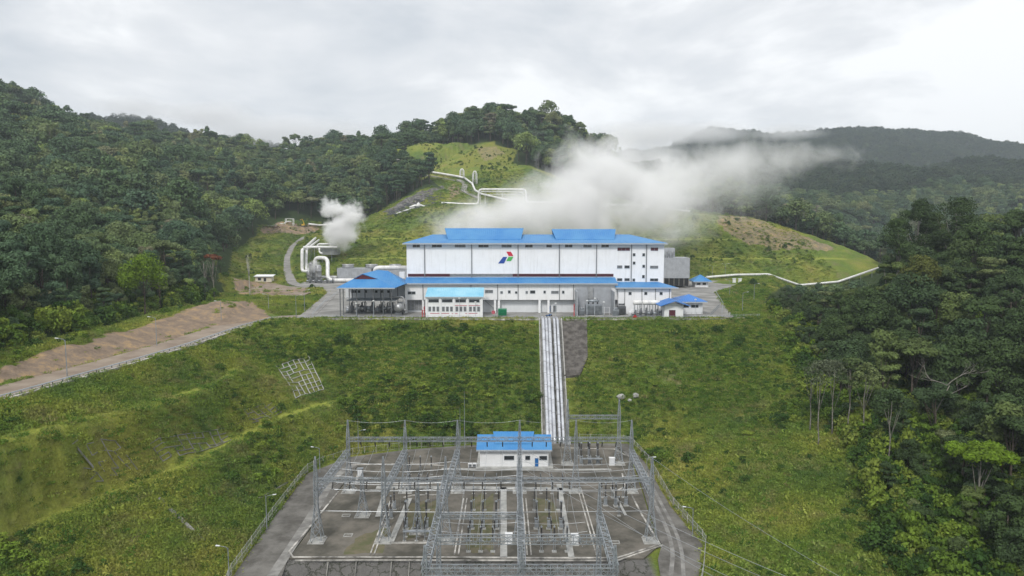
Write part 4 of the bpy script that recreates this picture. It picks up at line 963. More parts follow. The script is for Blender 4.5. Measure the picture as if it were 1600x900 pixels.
for a, b_, c_, d_, m_ in ((965, 387, 984, 391.5, 'maroon'), (1017, 387, 1028, 391.5, 'maroon'), (964.5, 415, 972, 419, 'greywin'), (976, 415, 983.5, 419, 'window'), (1016, 415.5, 1028, 419.2, 'greywin'), (964.5, 435, 972, 438.8, 'window'), (976, 435, 983.5, 438.8, 'window'), (1016, 435.3, 1028, 439, 'window'),
                          (989, 396, 992.5, 400, 'window'), (1004, 396, 1007.5, 400, 'window'), (989, 409, 992.5, 413, 'window'), (1004, 414, 1007.5, 418, 'window'), (988.5, 435.5, 992, 439.3, 'window'), (1003.5, 430, 1007, 434.3, 'window')):
    opening(a, b_, c_, d_, DU, m_)
for a, b_, m_ in ((637.5, 703, 'maroon'), (703, 801, 'greylouvre'), (801, 958.5, 'maroon')):
    x0, x1, z0, z1 = rect(a, 427.8, b_, 432.2, DU); mb = HB().box(x0, x1 - 0.02, DU - 0.12, DU + .02, z0, z1)
    for k in range(5): mb.box(x0, x1 - 0.02, DU - 0.2, DU - .12, z0 + (z1 - z0) * (k + .2) / 5, z0 + (z1 - z0) * (k + .5) / 5)
    mb.build('louvre_band', M[m_], hall)
for a in (663.5, 737, 809.5, 874, 932, 986.5, 1010):
    x_ = P(a, 400, DU).x; HB().box(x_ - .17, x_ + .17, DU - 0.42, DU - .05, zL - 0.5, zE - .3).build('downpipe', M['pipegrey'], hall)
# emblem on the wall: three leaning lozenges
def lozenge(pp, D, mat):
    q_ = [P(a, b_, D) for a, b_ in pp]; HB().add([(p.x, D - .12, p.z) for p in q_] + [(p.x, D + .02, p.z) for p in q_], [(0, 1, 2, 3), (0, 1, 5, 4), (1, 2, 6, 5), (2, 3, 7, 6), (3, 0, 4, 7)]).build('emblem', M[mat], hall)
lozenge([(786.3, 401.3), (792.4, 401.3), (787.6, 411.5), (778.4, 411.5)], DU, 'logoblue'); lozenge([(791.2, 393.2), (798.2, 393.2), (802.2, 400), (794.8, 400)], DU, 'logored'); lozenge([(794.6, 401.3), (802.2, 401.3), (798.4, 407.8), (791.0, 407.8)], DU, 'logogreen')

# low front wing with its lean-to roof and recessed ground floor
ax0, ax1, _, zA = rect(633, 470, 965, 443.5, DA); zAb = P(0, 468.5, DA).z
HB().box(ax0, ax1, DA, DU - 0.02, zAb, zA - .1).build('wing_wall', M['white2'], hall)
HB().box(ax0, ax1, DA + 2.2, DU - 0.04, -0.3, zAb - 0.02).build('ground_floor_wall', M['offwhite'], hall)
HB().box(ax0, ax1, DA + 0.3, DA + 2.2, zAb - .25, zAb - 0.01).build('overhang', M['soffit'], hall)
for a in (634.5, 661, 666, 773.5, 779.5, 843, 857, 902):
    x_ = P(a, 480, DA).x; HB().box(x_ - .45, x_ + .45, DA + .1, DA + .8, -0.2, zAb - 0.02).build('column', M['white2'], hall)
def leanto(x0, x1, ya, za, yb, zb, mat, name, t=.25, hipr=0):
    mb = HB().add([(x0, ya, za), (x1, ya, za), (x1 - hipr, yb, zb), (x0, yb, zb), (x0, ya, za - t), (x1, ya, za - t), (x1 - hipr, yb, zb - t), (x0, yb, zb - t)], [(0, 1, 2, 3), (4, 5, 6, 7), (0, 1, 5, 4), (1, 2, 6, 5), (2, 3, 7, 6), (3, 0, 4, 7)])
    r_ = mb.build(name, M[mat], hall); HB().box(x0 - .03, x1 + .03, ya - .25, ya - .01, za - .4, za + .08).build('gutter', M['fascia'], r_); return r_
zt = P(0, 433.2, DU).z
leanto(P(633, 443, DA).x - .4, P(964.5, 443, DA).x, DA - 1.2, zA + .25, DU - .03, zt, 'blue', 'lean_to_roof')
opening(637.5, 455.6, 649, 459.6, DA)
for a, b_, c_, d_, m_ in ((758, 453.2, 770, 457.5, 'greywin'), (782, 455.3, 785.5, 458.5, 'greywin'), (794, 454, 797.5, 458, 'window'), (805, 455.5, 808, 458.5, 'window'), (821.5, 455, 824.5, 458.5, 'greywin'), (828.5, 454, 836, 458.3, 'window'), (849.5, 454.5, 852.5, 458.2, 'window'), (861.5, 454.8, 872.5, 458.5, 'greywin'), (878.5, 454.5, 881.5, 458.5, 'window'), (702.5, 452.6, 714, 454.5, 'window'), (738, 452.6, 742, 454.5, 'window')):
    opening(a, b_, c_, d_, DA, m_)
for a in (661, 736, 777.5, 809.5, 874, 896):
    x_ = P(a, 460, DA).x; HB().box(x_ - .13, x_ + .13, DA - .36, DA - .05, zAb + .1, zA - .2).build('downpipe', M['pipegrey'], hall)
opening(636, 469.5, 660, 484.5, DA + 2.2, 'greylouvre', 'roller_shutter', 0.15)
opening(856.3, 478, 860, 487, DA + 2.2, 'doorblue', 'door', 0.1)
opening(864.5, 477.5, 869, 487, DA + 2.2, 'greywin', 'door', 0.1)
x_, _, z0, z1 = rect(757, 486, 780, 469, DA + 1.5); x2_ = P(778, 486, DA + 1.5).x
HB().bar((x_, DA + 1.4, z1), (x2_, DA + 1.4, 0.2), .16).bar((x_, DA + 1.4, z1 + 1), (x2_, DA + 1.4, 1.2), .06).build('staircase', M['pipegrey'], hall)

# the right part of the low wing, with a lower blue roof
DC = 284.0
cx0, cx1, _, zC = rect(966, 480, 1049, 450.5, DC)
HB().box(cx0, cx1, DC, DU - .06, -0.3, zC).build('side_wing_wall', M['white'], hall)
za, zb = P(0, 449.5, DC - 1.2).z, P(0, 440.5, DU).z
leanto(P(962, 449, DC).x, P(1059, 449, DC).x, DC - 1.2, za, DU - .03, zb, 'blue', 'side_wing_roof', hipr=6.0)
for a in (984.5, 1009, 1033):
    opening(a - 2, 456.5, a + 2, 460.5, DC, 'window')
for a in (976, 1003, 1024, 1046):
    x_ = P(a, 460, DC).x; HB().box(x_ - .1, x_ + .1, DC - .3, DC - .04, 0, zC - .2).build('downpipe', M['pipegrey'], hall)

# ================================================================ generic small building
def building(name, label, cat, px0, px1, pyb, D, py_eave, depth, roofkind, rise, ov, wall='white2', roofm='blue', group=None, z0=None):
    x0, x1, _, ze = rect(px0, pyb, px1, py_eave, D); zb = P(0, pyb, D).z if z0 is None else z0
    cx_ = (x0 + x1) / 2; o = empty(name, (cx_, D, zb), label, cat, group); h_ = ze - zb; hw = (x1 - x0) / 2
    MB().box(-hw, hw, 0, depth, -0.3, h_).build('wall', M[wall], o)
    y0_, y1_, ym_ = -ov, depth + ov, depth / 2
    if roofkind == 'hip':
        r_ = hip(MB(), -hw - ov, hw + ov, y0_, y1_, h_ + .25, -max(0.0, hw + ov - (depth / 2 + ov)) * 0.98, max(0.01, hw + ov - (depth / 2 + ov)) * 0.98, ym_, h_ + .25 + rise, .25).build('roof', M[roofm], o)
    elif roofkind == 'gable_front':
        w_ = hw + ov
        r_ = MB().add([(-w_, y0_, h_), (0, y0_, h_ + rise), (w_, y0_, h_), (-w_, y1_, h_), (0, y1_, h_ + rise), (w_, y1_, h_), (-w_, y0_, h_ - .25), (0, y0_, h_ + rise - .25), (w_, y0_, h_ - .25), (-w_, y1_, h_ - .25), (0, y1_, h_ + rise - .25), (w_, y1_, h_ - .25)],
                      [(0, 1, 4, 3), (1, 2, 5, 4), (6, 7, 10, 9), (7, 8, 11, 10), (0, 1, 7, 6), (1, 2, 8, 7), (3, 4, 10, 9), (4, 5, 11, 10), (0, 3, 9, 6), (2, 5, 11, 8)]).build('roof', M[roofm], o)
        MB().add([(-hw, 0.0, h_ - .1), (hw, 0.0, h_ - .1), (0, 0.0, h_ - .1 + rise * hw / w_ - .1), (-hw, .2, h_ - .1), (hw, .2, h_ - .1), (0, .2, h_ - .1 + rise * hw / w_ - .1)], [(0, 1, 2), (3, 4, 5), (0, 1, 4, 3), (1, 2, 5, 4), (2, 0, 3, 5)]).build('gable', M[wall], o)
    elif roofkind == 'gable':
        w_ = hw + ov
        r_ = MB().add([(-w_, y0_, h_), (w_, y0_, h_), (w_, ym_, h_ + rise), (-w_, ym_, h_ + rise), (-w_, y1_, h_), (w_, y1_, h_), (-w_, y0_, h_ - .25), (w_, y0_, h_ - .25), (w_, ym_, h_ + rise - .25), (-w_, ym_, h_ + rise - .25), (-w_, y1_, h_ - .25), (w_, y1_, h_ - .25)],
                      [(0, 1, 2, 3), (3, 2, 5, 4), (6, 7, 8, 9), (9, 8, 11, 10), (0, 1, 7, 6), (4, 5, 11, 10), (0, 3, 9, 6), (3, 4, 10, 9), (1, 2, 8, 7), (2, 5, 11, 8)]).build('roof', M[roofm], o)
    else:
        w_ = hw + ov
        r_ = MB().slab([(-w_, y0_, h_), (w_, y0_, h_), (w_, y1_, h_ + rise), (-w_, y1_, h_ + rise)], .25).build('roof', M[roofm], o)
    MB().box(-hw - ov, hw + ov, y0_ - .14, y0_ - .01, h_ - .25, h_ + .15).build('gutter', M['fascia'], r_) if roofkind in ('hip', 'gable', 'shed') else None
    def hole(pa, pb, pc_, pd, mat='window', nm_='window'):
        a0, a1, b0, b1 = rect(pa, pb, pc_, pd, D); a0 -= cx_; a1 -= cx_; b0 -= zb; b1 -= zb; f_ = .1
        fr = MB().box(a0 - f_, a1 + f_, -.1, .03, b1, b1 + f_).box(a0 - f_, a1 + f_, -.14, .03, b0 - f_, b0).box(a0 - f_, a0, -.1, .03, b0, b1).box(a1, a1 + f_, -.1, .03, b0, b1).build(nm_, M['fascia'], o)
        MB().box(a0, a1, -.05, .02, b0, b1).build('glass' if nm_ == 'window' else 'leaf_panel', M[mat], fr); return fr
    return o, hole
# control building of the switchyard
DK = 193.5
ctrl, hole = building('control_building', 'small white control building with blue roof and blue door inside the switchyard', 'building', 750, 857, 730, DK, 702, 11.5, 'gable', 2.6, 1.0, 'white2', 'blue')
hole(788, 712.3, 803, 718.3); hole(821, 712.3, 828, 718.3); hole(843, 712.5, 854.5, 718.5); hole(836, 716, 841, 729.4, 'doorblue', 'door')
MB().box(-9.6, 9.6, -.3, -.02, P(0, 703, DK).z - ZS - .35, P(0, 703, DK).z - ZS - .05).build('fascia_band', M['maroon'], ctrl)
hh = P(0, 702, DK).z - P(0, 730, DK).z
MB().add([(-6.2, 5.75, hh + 3.5), (5.9, 5.75, hh + 3.5), (5.3, 1.6, hh + 1.15), (-5.6, 1.6, hh + 1.15), (5.3, 9.9, hh + 1.15), (-5.6, 9.9, hh + 1.15)], [(0, 1, 2, 3), (1, 0, 5, 4), (0, 3, 5), (1, 2, 4)]).build('raised_roof', M['blue'], ctrl)
MB().box(-10.9, 11.2, -1.7, 13.2, -.3, .22).build('plinth', M['concrete'], ctrl)
ac = empty('air_conditioner', G(738, 731, ZS), 'white twin air conditioning unit on a stand left of the small control building', 'air conditioner')
MB().box(-1.2, -.08, -.5, .5, .35, 1.35).box(.08, 1.2, -.5, .5, .35, 1.35).build('housing', M['white2'], ac); MB().lathe((-.64, 0, 0), [(.3, .0), (.3, .0)]).build('leg', M['steel'], ac) if False else MB().box(-1.1, -1.0, -.45, .45, 0, .35).box(1.0, 1.1, -.45, .45, 0, .35).build('leg', M['steel'], ac)
MB().box(-1.05, -.2, -.54, -.5, .45, 1.22).box(.2, 1.05, -.54, -.5, .45, 1.22).build('fan_grille', M['steelD'], ac)

# white shed with red trim in front of the hall
shed, hole = building('chemical_store', 'white shed with red stripes and pale blue roof in front of the hall', 'building', 667, 753, 494.5, 273.5, 464, 8, 'shed', 3.0, .6, 'white2', 'paleblue', z0=0)
for k in range(4):
    a = 669.5 + k * 21.2; hole(a, 467.8, a + 16, 472.2)
    for j in range(3): hole(a + .2 + j * 6.3, 479.3, a + 4 + j * 6.3, 486.3, 'greywin')
for (a, b_, y_) in ((708, 750, 477), (672, 702, 489.3), (727, 746, 489.3), (706, 715, 489.6)):
    x0, x1, z0, z1 = rect(a, y_, b_, y_ + .9, 273.5); MB().box(x0 - shed.location.x, x1 - shed.location.x, -.06, -.01, z0, z1).build('red_stripe', M['pinkred'], shed)
for a in (667, 688, 709.5, 731, 753):
    x_ = P(a, 480, 273.5).x - shed.location.x; MB().box(x_ - .3, x_ + .3, -.35, -.02, -.1, 7.9).build('pilaster', M['white2'], shed)
# small white house with maroon door, blue roofs at the right end
h1, hole = building('pump_house', 'small white gabled house with maroon door near the right end of the pad', 'building', 1038, 1068, 496, 271.5, 477, 7, 'gable_front', 2.0, 2.2, 'white2', 'deepblue', z0=0)
hole(1045.5, 484.5, 1055, 495.5, 'maroon', 'door')
h2, hole = building('canteen', 'low white building with overhanging deep blue roof behind the small gabled house', 'building', 1062, 1098, 487, 283, 471.5, 9, 'hip', 2.4, 1.6, 'offwhite', 'deepblue', z0=0)
hole(1080, 476.5, 1091, 480.5); hole(1066, 476.5, 1076, 480.5)
h3, hole = building('guard_hut', 'little white guard hut with pyramid blue roof beside the road at the right', 'building', 1086, 1107, 447.5, 405, 440, 7.5, 'hip', 3.6, 1.7, 'white2', 'blue', z0=0)
hole(1089, 442, 1094, 445); hole(1098, 442, 1103, 445)
h4, hole = building('field_shed', 'small cream shed with white roof beside the bare earth lot on the left', 'building', 399, 424, 440, 432, 432, 4.5, 'shed', .9, .8, 'cream', 'white2')
hole(403, 434, 408, 438, 'window'); hole(412, 434.5, 416, 439.5, 'dark', 'door')

# open sided pump shelter at the left end of the hall
SH = empty('pump_shelter', G(585, 490), 'open sided steel shelter with blue roof and maroon gable at left end of hall', 'building')
sx0, sx1, _, _ = rect(527, 490, 628, 449, 275); ox, oy = SH.location.x, SH.location.y
zEv = P(0, 449, 275).z; f0, f1 = P(525, 449, 273).x - ox, P(617, 449, 273).x - ox; yF, yB = 273 - oy, 296 - oy
zM = P(0, 436, 279).z; zTop = P(0, 422, 284).z
gl_, gr_ = P(551, 438, 278).x - ox, P(592, 438, 278).x - ox; gp = P(567, 427.5, 279).x - ox; zGp = P(0, 427.5, 279).z
gy = 278 - oy; z_ = zEv
back_top_l, back_top_r = P(590, 421.5, 285).x - ox, P(606, 424, 286).x - ox
rt = MB().add([(f0, yF, z_), (f1, yF, z_), (gr_, gy, zM), (gl_, gy, zM), (f0, yB, z_), (f1 + 3, yB, z_), (gp, gy, zGp), (back_top_l, 285 - oy, zTop), (back_top_r, 286 - oy, zTop - .4), (f1 + 3, 280 - oy, z_ + 1.0)],
              [(0, 1, 2, 3), (0, 3, 6, 7, 4), (2, 1, 9, 8, 7, 6), (7, 8, 9, 5, 4)]).build('roof', M['blue'], SH)
md = rt.modifiers.new('thickness', 'SOLIDIFY'); md.thickness = 0.2; md.offset = -1
MB().add([(gl_ + .5, gy + .15, zM), (gr_ - .5, gy + .15, zM), (gp, gy + .15, zGp - .35), (gl_ + .5, gy + .4, zM), (gr_ - .5, gy + .4, zM), (gp, gy + .4, zGp - .35)], [(0, 1, 2), (3, 4, 5), (0, 1, 4, 3), (1, 2, 5, 4), (2, 0, 3, 5)]).build('gable_louvre', M['maroon'], SH)
MB().box(f0, f1, yF - .25, yF, z_ - .45, z_ + .02).build('gutter', M['fascia'], SH)
for a in (532, 537, 558, 584, 599, 612):
    for yy in (274.5, 290):
        x_ = P(a, 470, 275).x - ox; MB().box(x_ - .16, x_ + .16, yy - oy - .16, yy - oy + .16, 0, z_ - .1).build('column', M['steelD'], SH)
MB().box(P(540, 470, 292).x - ox, P(634, 470, 292).x - ox, 292 - oy, 292.6 - oy, 5.5, z_ - .05).build('rear_wall', M['offwhite'], SH)
for k, a in enumerate((551, 555.5, 561, 571.5, 588, 597.5, 607)):
    x_ = P(a, 455, 292).x - ox; MB().box(x_ - .5, x_ + .5, 291.93 - oy, 292.02 - oy, P(0, 457.5, 292).z, P(0, 453.5, 292).z).build('window', M['dark'], SH)
MB().box(P(541, 470, 281).x - ox, P(618, 470, 281).x - ox, 281 - oy, 290 - oy, 5.6, 5.9).build('platform', M['steel'], SH)
rl_ = MB()
for k in range(30):
    x_ = P(541, 470, 281).x - ox + k * .68; rl_.bar((x_, 281 - oy, 5.9), (x_, 281 - oy, 7.0), .04)
rl_.bar((P(541, 470, 281).x - ox, 281 - oy, 7.0), (P(618, 470, 281).x - ox, 281 - oy, 7.0), .06); rl_.build('railing', M['steel'], SH)
# machines under the shelter
def skid(x, y, z, w_, d_, h_, label, seed, group='pumps and vessels under the pump shelter', scale=1.0, mat='steelD'):
    r_ = random.Random(seed); o = empty('pump_skid', (x, y, z), label, 'pump', group)
    MB().box(-w_ / 2, w_ / 2, -d_ / 2, d_ / 2, 0, .35).build('base_frame', M['steelD'], o)
    m1 = MB(); m1.tube([(-w_ * .4, 0, h_ * .45), (w_ * .1, 0, h_ * .45)], d_ * .28, 10).build('motor', M['tank' if r_.random() < .5 else 'steel'], o, True)
    MB().lathe((w_ * .28, 0, .3), [(d_ * .2, 0), (d_ * .26, h_ * .2), (d_ * .26, h_ * .55), (d_ * .12, h_ * .7), (d_ * .12, h_ * .9)], 10).build('pump_casing', M[mat], o, True)
    MB().tube(rounded([(w_ * .28, 0, h_ * .9), (w_ * .28, 0, h_), (w_ * .5, d_ * .3, h_), (w_ * .5, d_ * .3, 0)], .4), .13, 8).build('pipe', M['steel'], o)
    return o
WHERE = ['first from the left', 'second from the left', 'third from the left', 'fourth from the left', 'fifth from the left', 'sixth from the left', 'seventh from the left', 'eighth from the left', 'ninth from the left', 'tenth from the left']
for k in range(7):
    p = G(544 + k * 11.5, 490); skid(p.x, p.y + 1 + (k % 2), 0, 2.6, 2.2, 3.0 + (k % 3) * .7, f'grey pump set under the blue pump shelter, {WHERE[k]} in the front row', 30 + k)
for k in range(5):
    p = P(546 + k * 16, 480, 286); skid(p.x, 286, 0, 3.6, 3.2, 4.6, f'grey vessel and motor deep under the blue pump shelter, {WHERE[k]}', 60 + k)
hx = G(625, 492); o = empty('horizontal_vessel', (hx.x, 278, 0), 'round grey vessel end on between the pump shelter and the hall', 'vessel')
MB().tube([(0, -2, 3.4), (0, 5, 3.4)], 1.7, 16).build('shell', M['tank'], o, True); MB().box(-1.2, 1.2, -1.5, -1, 0, 2.2).box(-1.2, 1.2, 3, 3.5, 0, 2.2).build('saddle', M['steelD'], o)
MB().tube(rounded([(-3, 0, 7.6), (1.8, 0, 7.6), (1.8, 0, 2.5), (3, 0, 2.0)], .8), .28, 8).build('pipe', M['tank'], o, True)

# transformer bay with blast walls in front of the hall
TB = empty('blast_wall', (G(927, 492).x, 284, 0), 'grey concrete blast wall enclosure around the big transformer before the hall', 'wall')
w0, w1, _, zt_ = rect(899, 490, 955, 449, 285.6); bx0 = TB.location.x
MB().box(w0 - bx0, w1 - bx0, 1.6, 2.1, -.1, zt_).build('rear_panel', M['cooling'], TB); MB().box(w0 - bx0 - .3, w0 - bx0 + .1, -7.5, 1.58, -.1, zt_ - 1).build('side_panel', M['cooling'], TB); MB().box(w1 - bx0 - .1, w1 - bx0 + .3, -7.5, 1.58, -.1, zt_ - 1).build('side_panel', M['cooling'], TB)
MB().box(P(924, 0, 284).x - bx0, P(932, 0, 284).x - bx0, .6, 1.5, 6, zt_ + .4).build('duct', M['tank'], TB)
tx = P(927, 490, 278); t1 = empty('power_transformer', (tx.x, 278, 0), 'large pale grey power transformer with cooling fins between the blast walls', 'transformer')
MB().box(-3.2, 3.2, -1.6, 1.8, .5, 4.6).build('tank', M['steel'], t1)
fin = MB()
for k in range(15): fin.box(-3.2 + k * .45, -3.0 + k * .45, -2.7, -1.65, .8, 4.3)
fin.build('radiator', M['steel'], t1); MB().box(-3.6, 3.6, -2.9, 2.4, 0, .45).build('plinth', M['concrete'], t1)
MB().tube([(-2.6, .6, 5.9), (2.4, .6, 5.9)], .55, 12).build('conservator', M['steel'], t1, True)
for k in range(3): MB().lathe((-1.8 + k * 1.8, 1.2, 4.6), [(.25, 0), (.3, .3), (.16, .5), (.3, .7), (.16, .9), (.3, 1.1), (.14, 1.3), (.22, 1.6), (.08, 2.2)], 10).build('bushing', M['black'], t1, True)
def small_tx(px, D, label, s=1.0, mat='steel'):
    o = empty('small_transformer', (P(px, 490, D).x, D, 0), label, 'transformer', None); 
    MB().box(-1.2 * s, 1.2 * s, -.9 * s, .9 * s, .2, 2.6 * s).build('tank', M[mat], o); f_ = MB()
    for k in range(8): f_.box(-1.15 * s + k * .3 * s, -1.05 * s + k * .3 * s, -1.4 * s, -.92 * s, .5, 2.2 * s)
    f_.build('radiator', M[mat], o); MB().tube([(-.9 * s, 0, 3.1 * s), (.9 * s, 0, 3.1 * s)], .3 * s, 10).build('conservator', M[mat], o, True); return o
small_tx(962, 277, 'small blue grey transformer right of the blast wall enclosure'); small_tx(909, 279, 'narrow grey transformer just inside the left blast wall', .9)
small_tx(971, 281, 'dark transformer with raised ducts behind the small blue grey one', 1.35, 'steelD'); small_tx(986, 276, 'squat white switch cabinet beside the yard fence in front of the side wing', .75, 'white2')
for k, a in enumerate((996, 1011, 1024)):
    o = empty('gas_cylinder_rack', (P(a, 490, 279).x, 279, 0), f'white pressure vessel on a grey frame before the side wing, {WHERE[k]}', 'vessel', 'pressure vessels before the side wing')
    MB().tube([(-1.9, 0, 5.2), (-1.7, 0, 5.2), (1.5, 0, 5.2), (1.7, 0, 5.2)], 1.0, 14, [.5, 1.0, 1.0, .5]).build('shell', M['pipe'], o, True)
    for sx in (-1.2, 1.0): MB().bar((sx, -.8, 0), (sx, -.8, 4.4), .12).bar((sx, .8, 0), (sx, .8, 4.4), .12).bar((sx, -.9, 4.3), (sx, .9, 4.3), .12).build('stand', M['steel'], o)
    MB().tube(rounded([(0, -.3, 4.3), (0, -.5, 1.6), (1.3, -.5, 1.4), (1.3, -.5, 0)], .4), .15, 8).build('pipe', M['steel'], o)
for k in range(6):
    p = P(990 + k * 8.5, 490, 275 + (k % 2) * 1.5); skid(p.x, p.y, 0, 2.2, 1.8, 2.6 + (k % 3) * .5, f'grey pump set in the yard before the side wing, {WHERE[k]}', 90 + k, 'pumps in the yard before the side wing')
# green skip, hydrant, motorcycle and small red things along the pad edge
o = empty('waste_skip', (P(785, 490, 277).x, 277, 0), 'green steel waste skip standing in front of the hall', 'skip')
MB().add([(-1.6, -1, .3), (1.6, -1, .3), (1.75, 1, .3), (-1.75, 1, .3), (-1.75, -1.2, 2.7), (1.75, -1.2, 2.7), (1.75, 1.2, 2.9), (-1.75, 1.2, 2.9)], [(0, 1, 2, 3), (0, 1, 5, 4), (1, 2, 6, 5), (2, 3, 7, 6), (3, 0, 4, 7), (4, 5, 6, 7)]).build('body', M['green'], o)
rb = MB()
for k in range(6): rb.box(-1.6 + k * .62, -1.5 + k * .62, -1.28, -1.1, .3, 2.6)
rb.box(-1.8, 1.8, -1.3, -1.1, 1.3, 1.45).build('rib', M['green'], o); MB().box(-1.3, -1, -.9, .9, 0, .3).box(1, 1.3, -.9, .9, 0, .3).build('skid', M['steelD'], o)
def hydrant(px, D, label, s=1.0):
    o = empty('fire_hydrant', (P(px, 492, D).x, D, 0), label, 'hydrant'); MB().lathe((0, 0, 0), [(.3, 0), (.3, .1), (.18, .12), (.18, 1.0 * s), (.26, 1.05 * s), (.2, 1.3 * s), (.05, 1.4 * s)], 12).build('barrel', M['red'], o, True)
    MB().bar((-.4, 0, .8 * s), (.4, 0, .8 * s), .1, 8).build('nozzle', M['red'], o)
hydrant(660, 273, 'red fire hydrant left of the white and red shed', 2.2); hydrant(663, 275, 'taller red standpipe behind the hydrant by the shed', 3.0); hydrant(897, 276, 'tall red standpipe beside the left blast wall', 3.6)
def sign(px, py, D, label, w_=1.3, h_=1.0, mat='red', up=1.2, round_=True):
    z0 = Tz(P(px, py, D).x, D).z; o = empty('warning_sign', (P(px, py, D).x, D, z0), label, 'sign')
    MB().bar((0, 0, -.2), (0, 0, up + .5), .06).build('post', M['steel'], o)
    if round_: MB().tube([(0, -.09, up + .6), (0, -.03, up + .6)], w_ / 2, 14).build('board', M[mat], o)
    else: MB().add([(-w_ / 2, -.06, up), (w_ / 2, -.06, up), (0, -.06, up + h_), (-w_ / 2, -.1, up), (w_ / 2, -.1, up), (0, -.1, up + h_)], [(0, 1, 2), (3, 4, 5), (0, 1, 4, 3), (1, 2, 5, 4), (2, 0, 3, 5)]).build('board', M[mat], o)
sign(771, 500, 268.6, 'round red sign at the top of the slope before the shed', 1.5, mat='pinkred', up=2.2); sign(992, 499, 268.6, 'small red triangular board at the top of the slope right of the pipes', 2.0, 1.1, up=.7, round_=False)
def motorbike(px, D, label, rz=0.2):
    o = empty('motorcycle', (P(px, 490, D).x, D, 0), label, 'motorcycle', rz=rz)
    for x_ in (-.65, .65): MB().tube([(x_, -.06, .31), (x_, .06, .31)], .31, 16).build('wheel', M['black'], o)
    MB().tube([(-.65, 0, .5), (-.3, 0, .62), (.1, 0, .45), (.5, 0, .7), (.6, 0, 1.0)], .13, 8, [.12, .2, .16, .14, .06]).build('body', M['doorblue'], o, True)
    MB().box(-.75, .05, -.14, .14, .74, .84).build('saddle', M['black'], o); MB().bar((.56, -.35, 1.05), (.56, .35, 1.05), .03, 6).build('handlebar', M['steelD'], o)
motorbike(856, 274.5, 'dark blue motorcycle parked before the hall, left one'); motorbike(859.5, 275.8, 'dark motorcycle parked before the hall, right one', .5)
# ================================================================ cooling blocks, tanks and pipes
def block(name, label, cat, px0, px1, pyt, pyb, D, depth, mat='cooling', ribs=True, open_base=0.0):
    x0, x1, z0, z1 = rect(px0, pyb, px1, pyt, D); o = empty(name, ((x0 + x1) / 2, D, max(0, z0)), label, cat); hw = (x1 - x0) / 2; h_ = z1 - max(0, z0)
    MB().box(-hw, hw, 0, depth, open_base, h_).build('casing', M[mat], o)
    if ribs:
        m_ = MB(); n = max(3, int(hw * 2 / 1.6))
        for k in range(n + 1): x_ = -hw + 2 * hw * k / n; m_.box(x_ - .05, x_ + .05, -.12, -.01, open_base, h_)
        m_.build('rib', M['tank'], o)
    if open_base:
        MB().box(-hw + .4, hw - .4, .6, depth, 0, open_base - .02).build('base_shade_fill', M['dark'], o); m_ = MB()  # black solid fills the open base, standing for the shade inside
        for k in range(6): x_ = -hw + .2 + (2 * hw - .4) * k / 5; m_.box(x_ - .15, x_ + .15, .05, .35, 0, open_base)
        m_.build('column', M['concrete2'], o)
    rl = MB(); n = max(3, int(hw * 2 / 2.0))
    for k in range(n + 1): x_ = -hw + 2 * hw * k / n; rl.bar((x_, .1, h_), (x_, .1, h_ + 1.1), .04)
    rl.bar((-hw, .1, h_ + 1.1), (hw, .1, h_ + 1.1), .05).bar((-hw, .1, h_ + .6), (hw, .1, h_ + .6), .04).build('railing', M['steel'], o)
    return o, hw, h_
ct, hw, h_ = block('cooling_tower', 'long grey cooling tower bank behind the left end of the hall', 'cooling tower', 527, 760, 419.5, 438, 449, 11, open_base=0)
for k in range(6):
    x_ = -hw + 6 + k * 15.5
    if x_ < hw - 4: MB().lathe((x_, 5.5, h_), [(4.2, 0), (3.8, 1.2), (3.7, 1.6), (4.1, 2.4), (3.9, 2.4), (3.5, 1.2), (3.4, .1)], 20).build('fan_stack', M['tank'], ct, True)
MB().box(-hw + 22.5, -hw + 23.8, -.4, -.01, 0, h_).build('gap_post', M['dark'], ct)
c2, hw, h_ = block('cooling_tower', 'tall grey cooling cell behind the right end of the hall', 'cooling tower', 1037, 1078, 403, 447, 400, 14, open_base=4.6)
MB().box(-hw, -hw + 6.8, 3, 9, h_, h_ + 5.6).build('upper_box', M['cooling'], c2)
gm_ = MB()
for k in range(4): gm_.tube(rounded([(-hw + .5 + k * 1.4, .4, h_ - .2), (-hw + .5 + k * 1.4, .4, h_ + 3 + k % 2), (-hw + 2 + k * 1.4, 2, h_ + 3 + k % 2)], .6), .25, 8)
gm_.build('pipe', M['tank'], c2, True)
c3, hw, h_ = block('cooling_tower', 'dull grey cooling tower bank hidden in steam behind the hall roof', 'cooling tower', 780, 1010, 409, 438, 440, 16, open_base=0)
for k in range(6):
    x_ = -hw + 8 + k * 15.5
    MB().lathe((x_, 8, h_), [(5, 0), (4.6, 1.4), (4.4, 2), (4.9, 3.2), (4.7, 3.2), (4.2, 1.2), (4.1, .1)], 20).build('fan_stack', M['tank'], c3, True)
b3, hw, h_ = block('instrument_cabinet', 'small white framed cabinet against the left end wall of the hall', 'cabinet', 624, 632, 425, 435, 300, 2, 'white2', False)

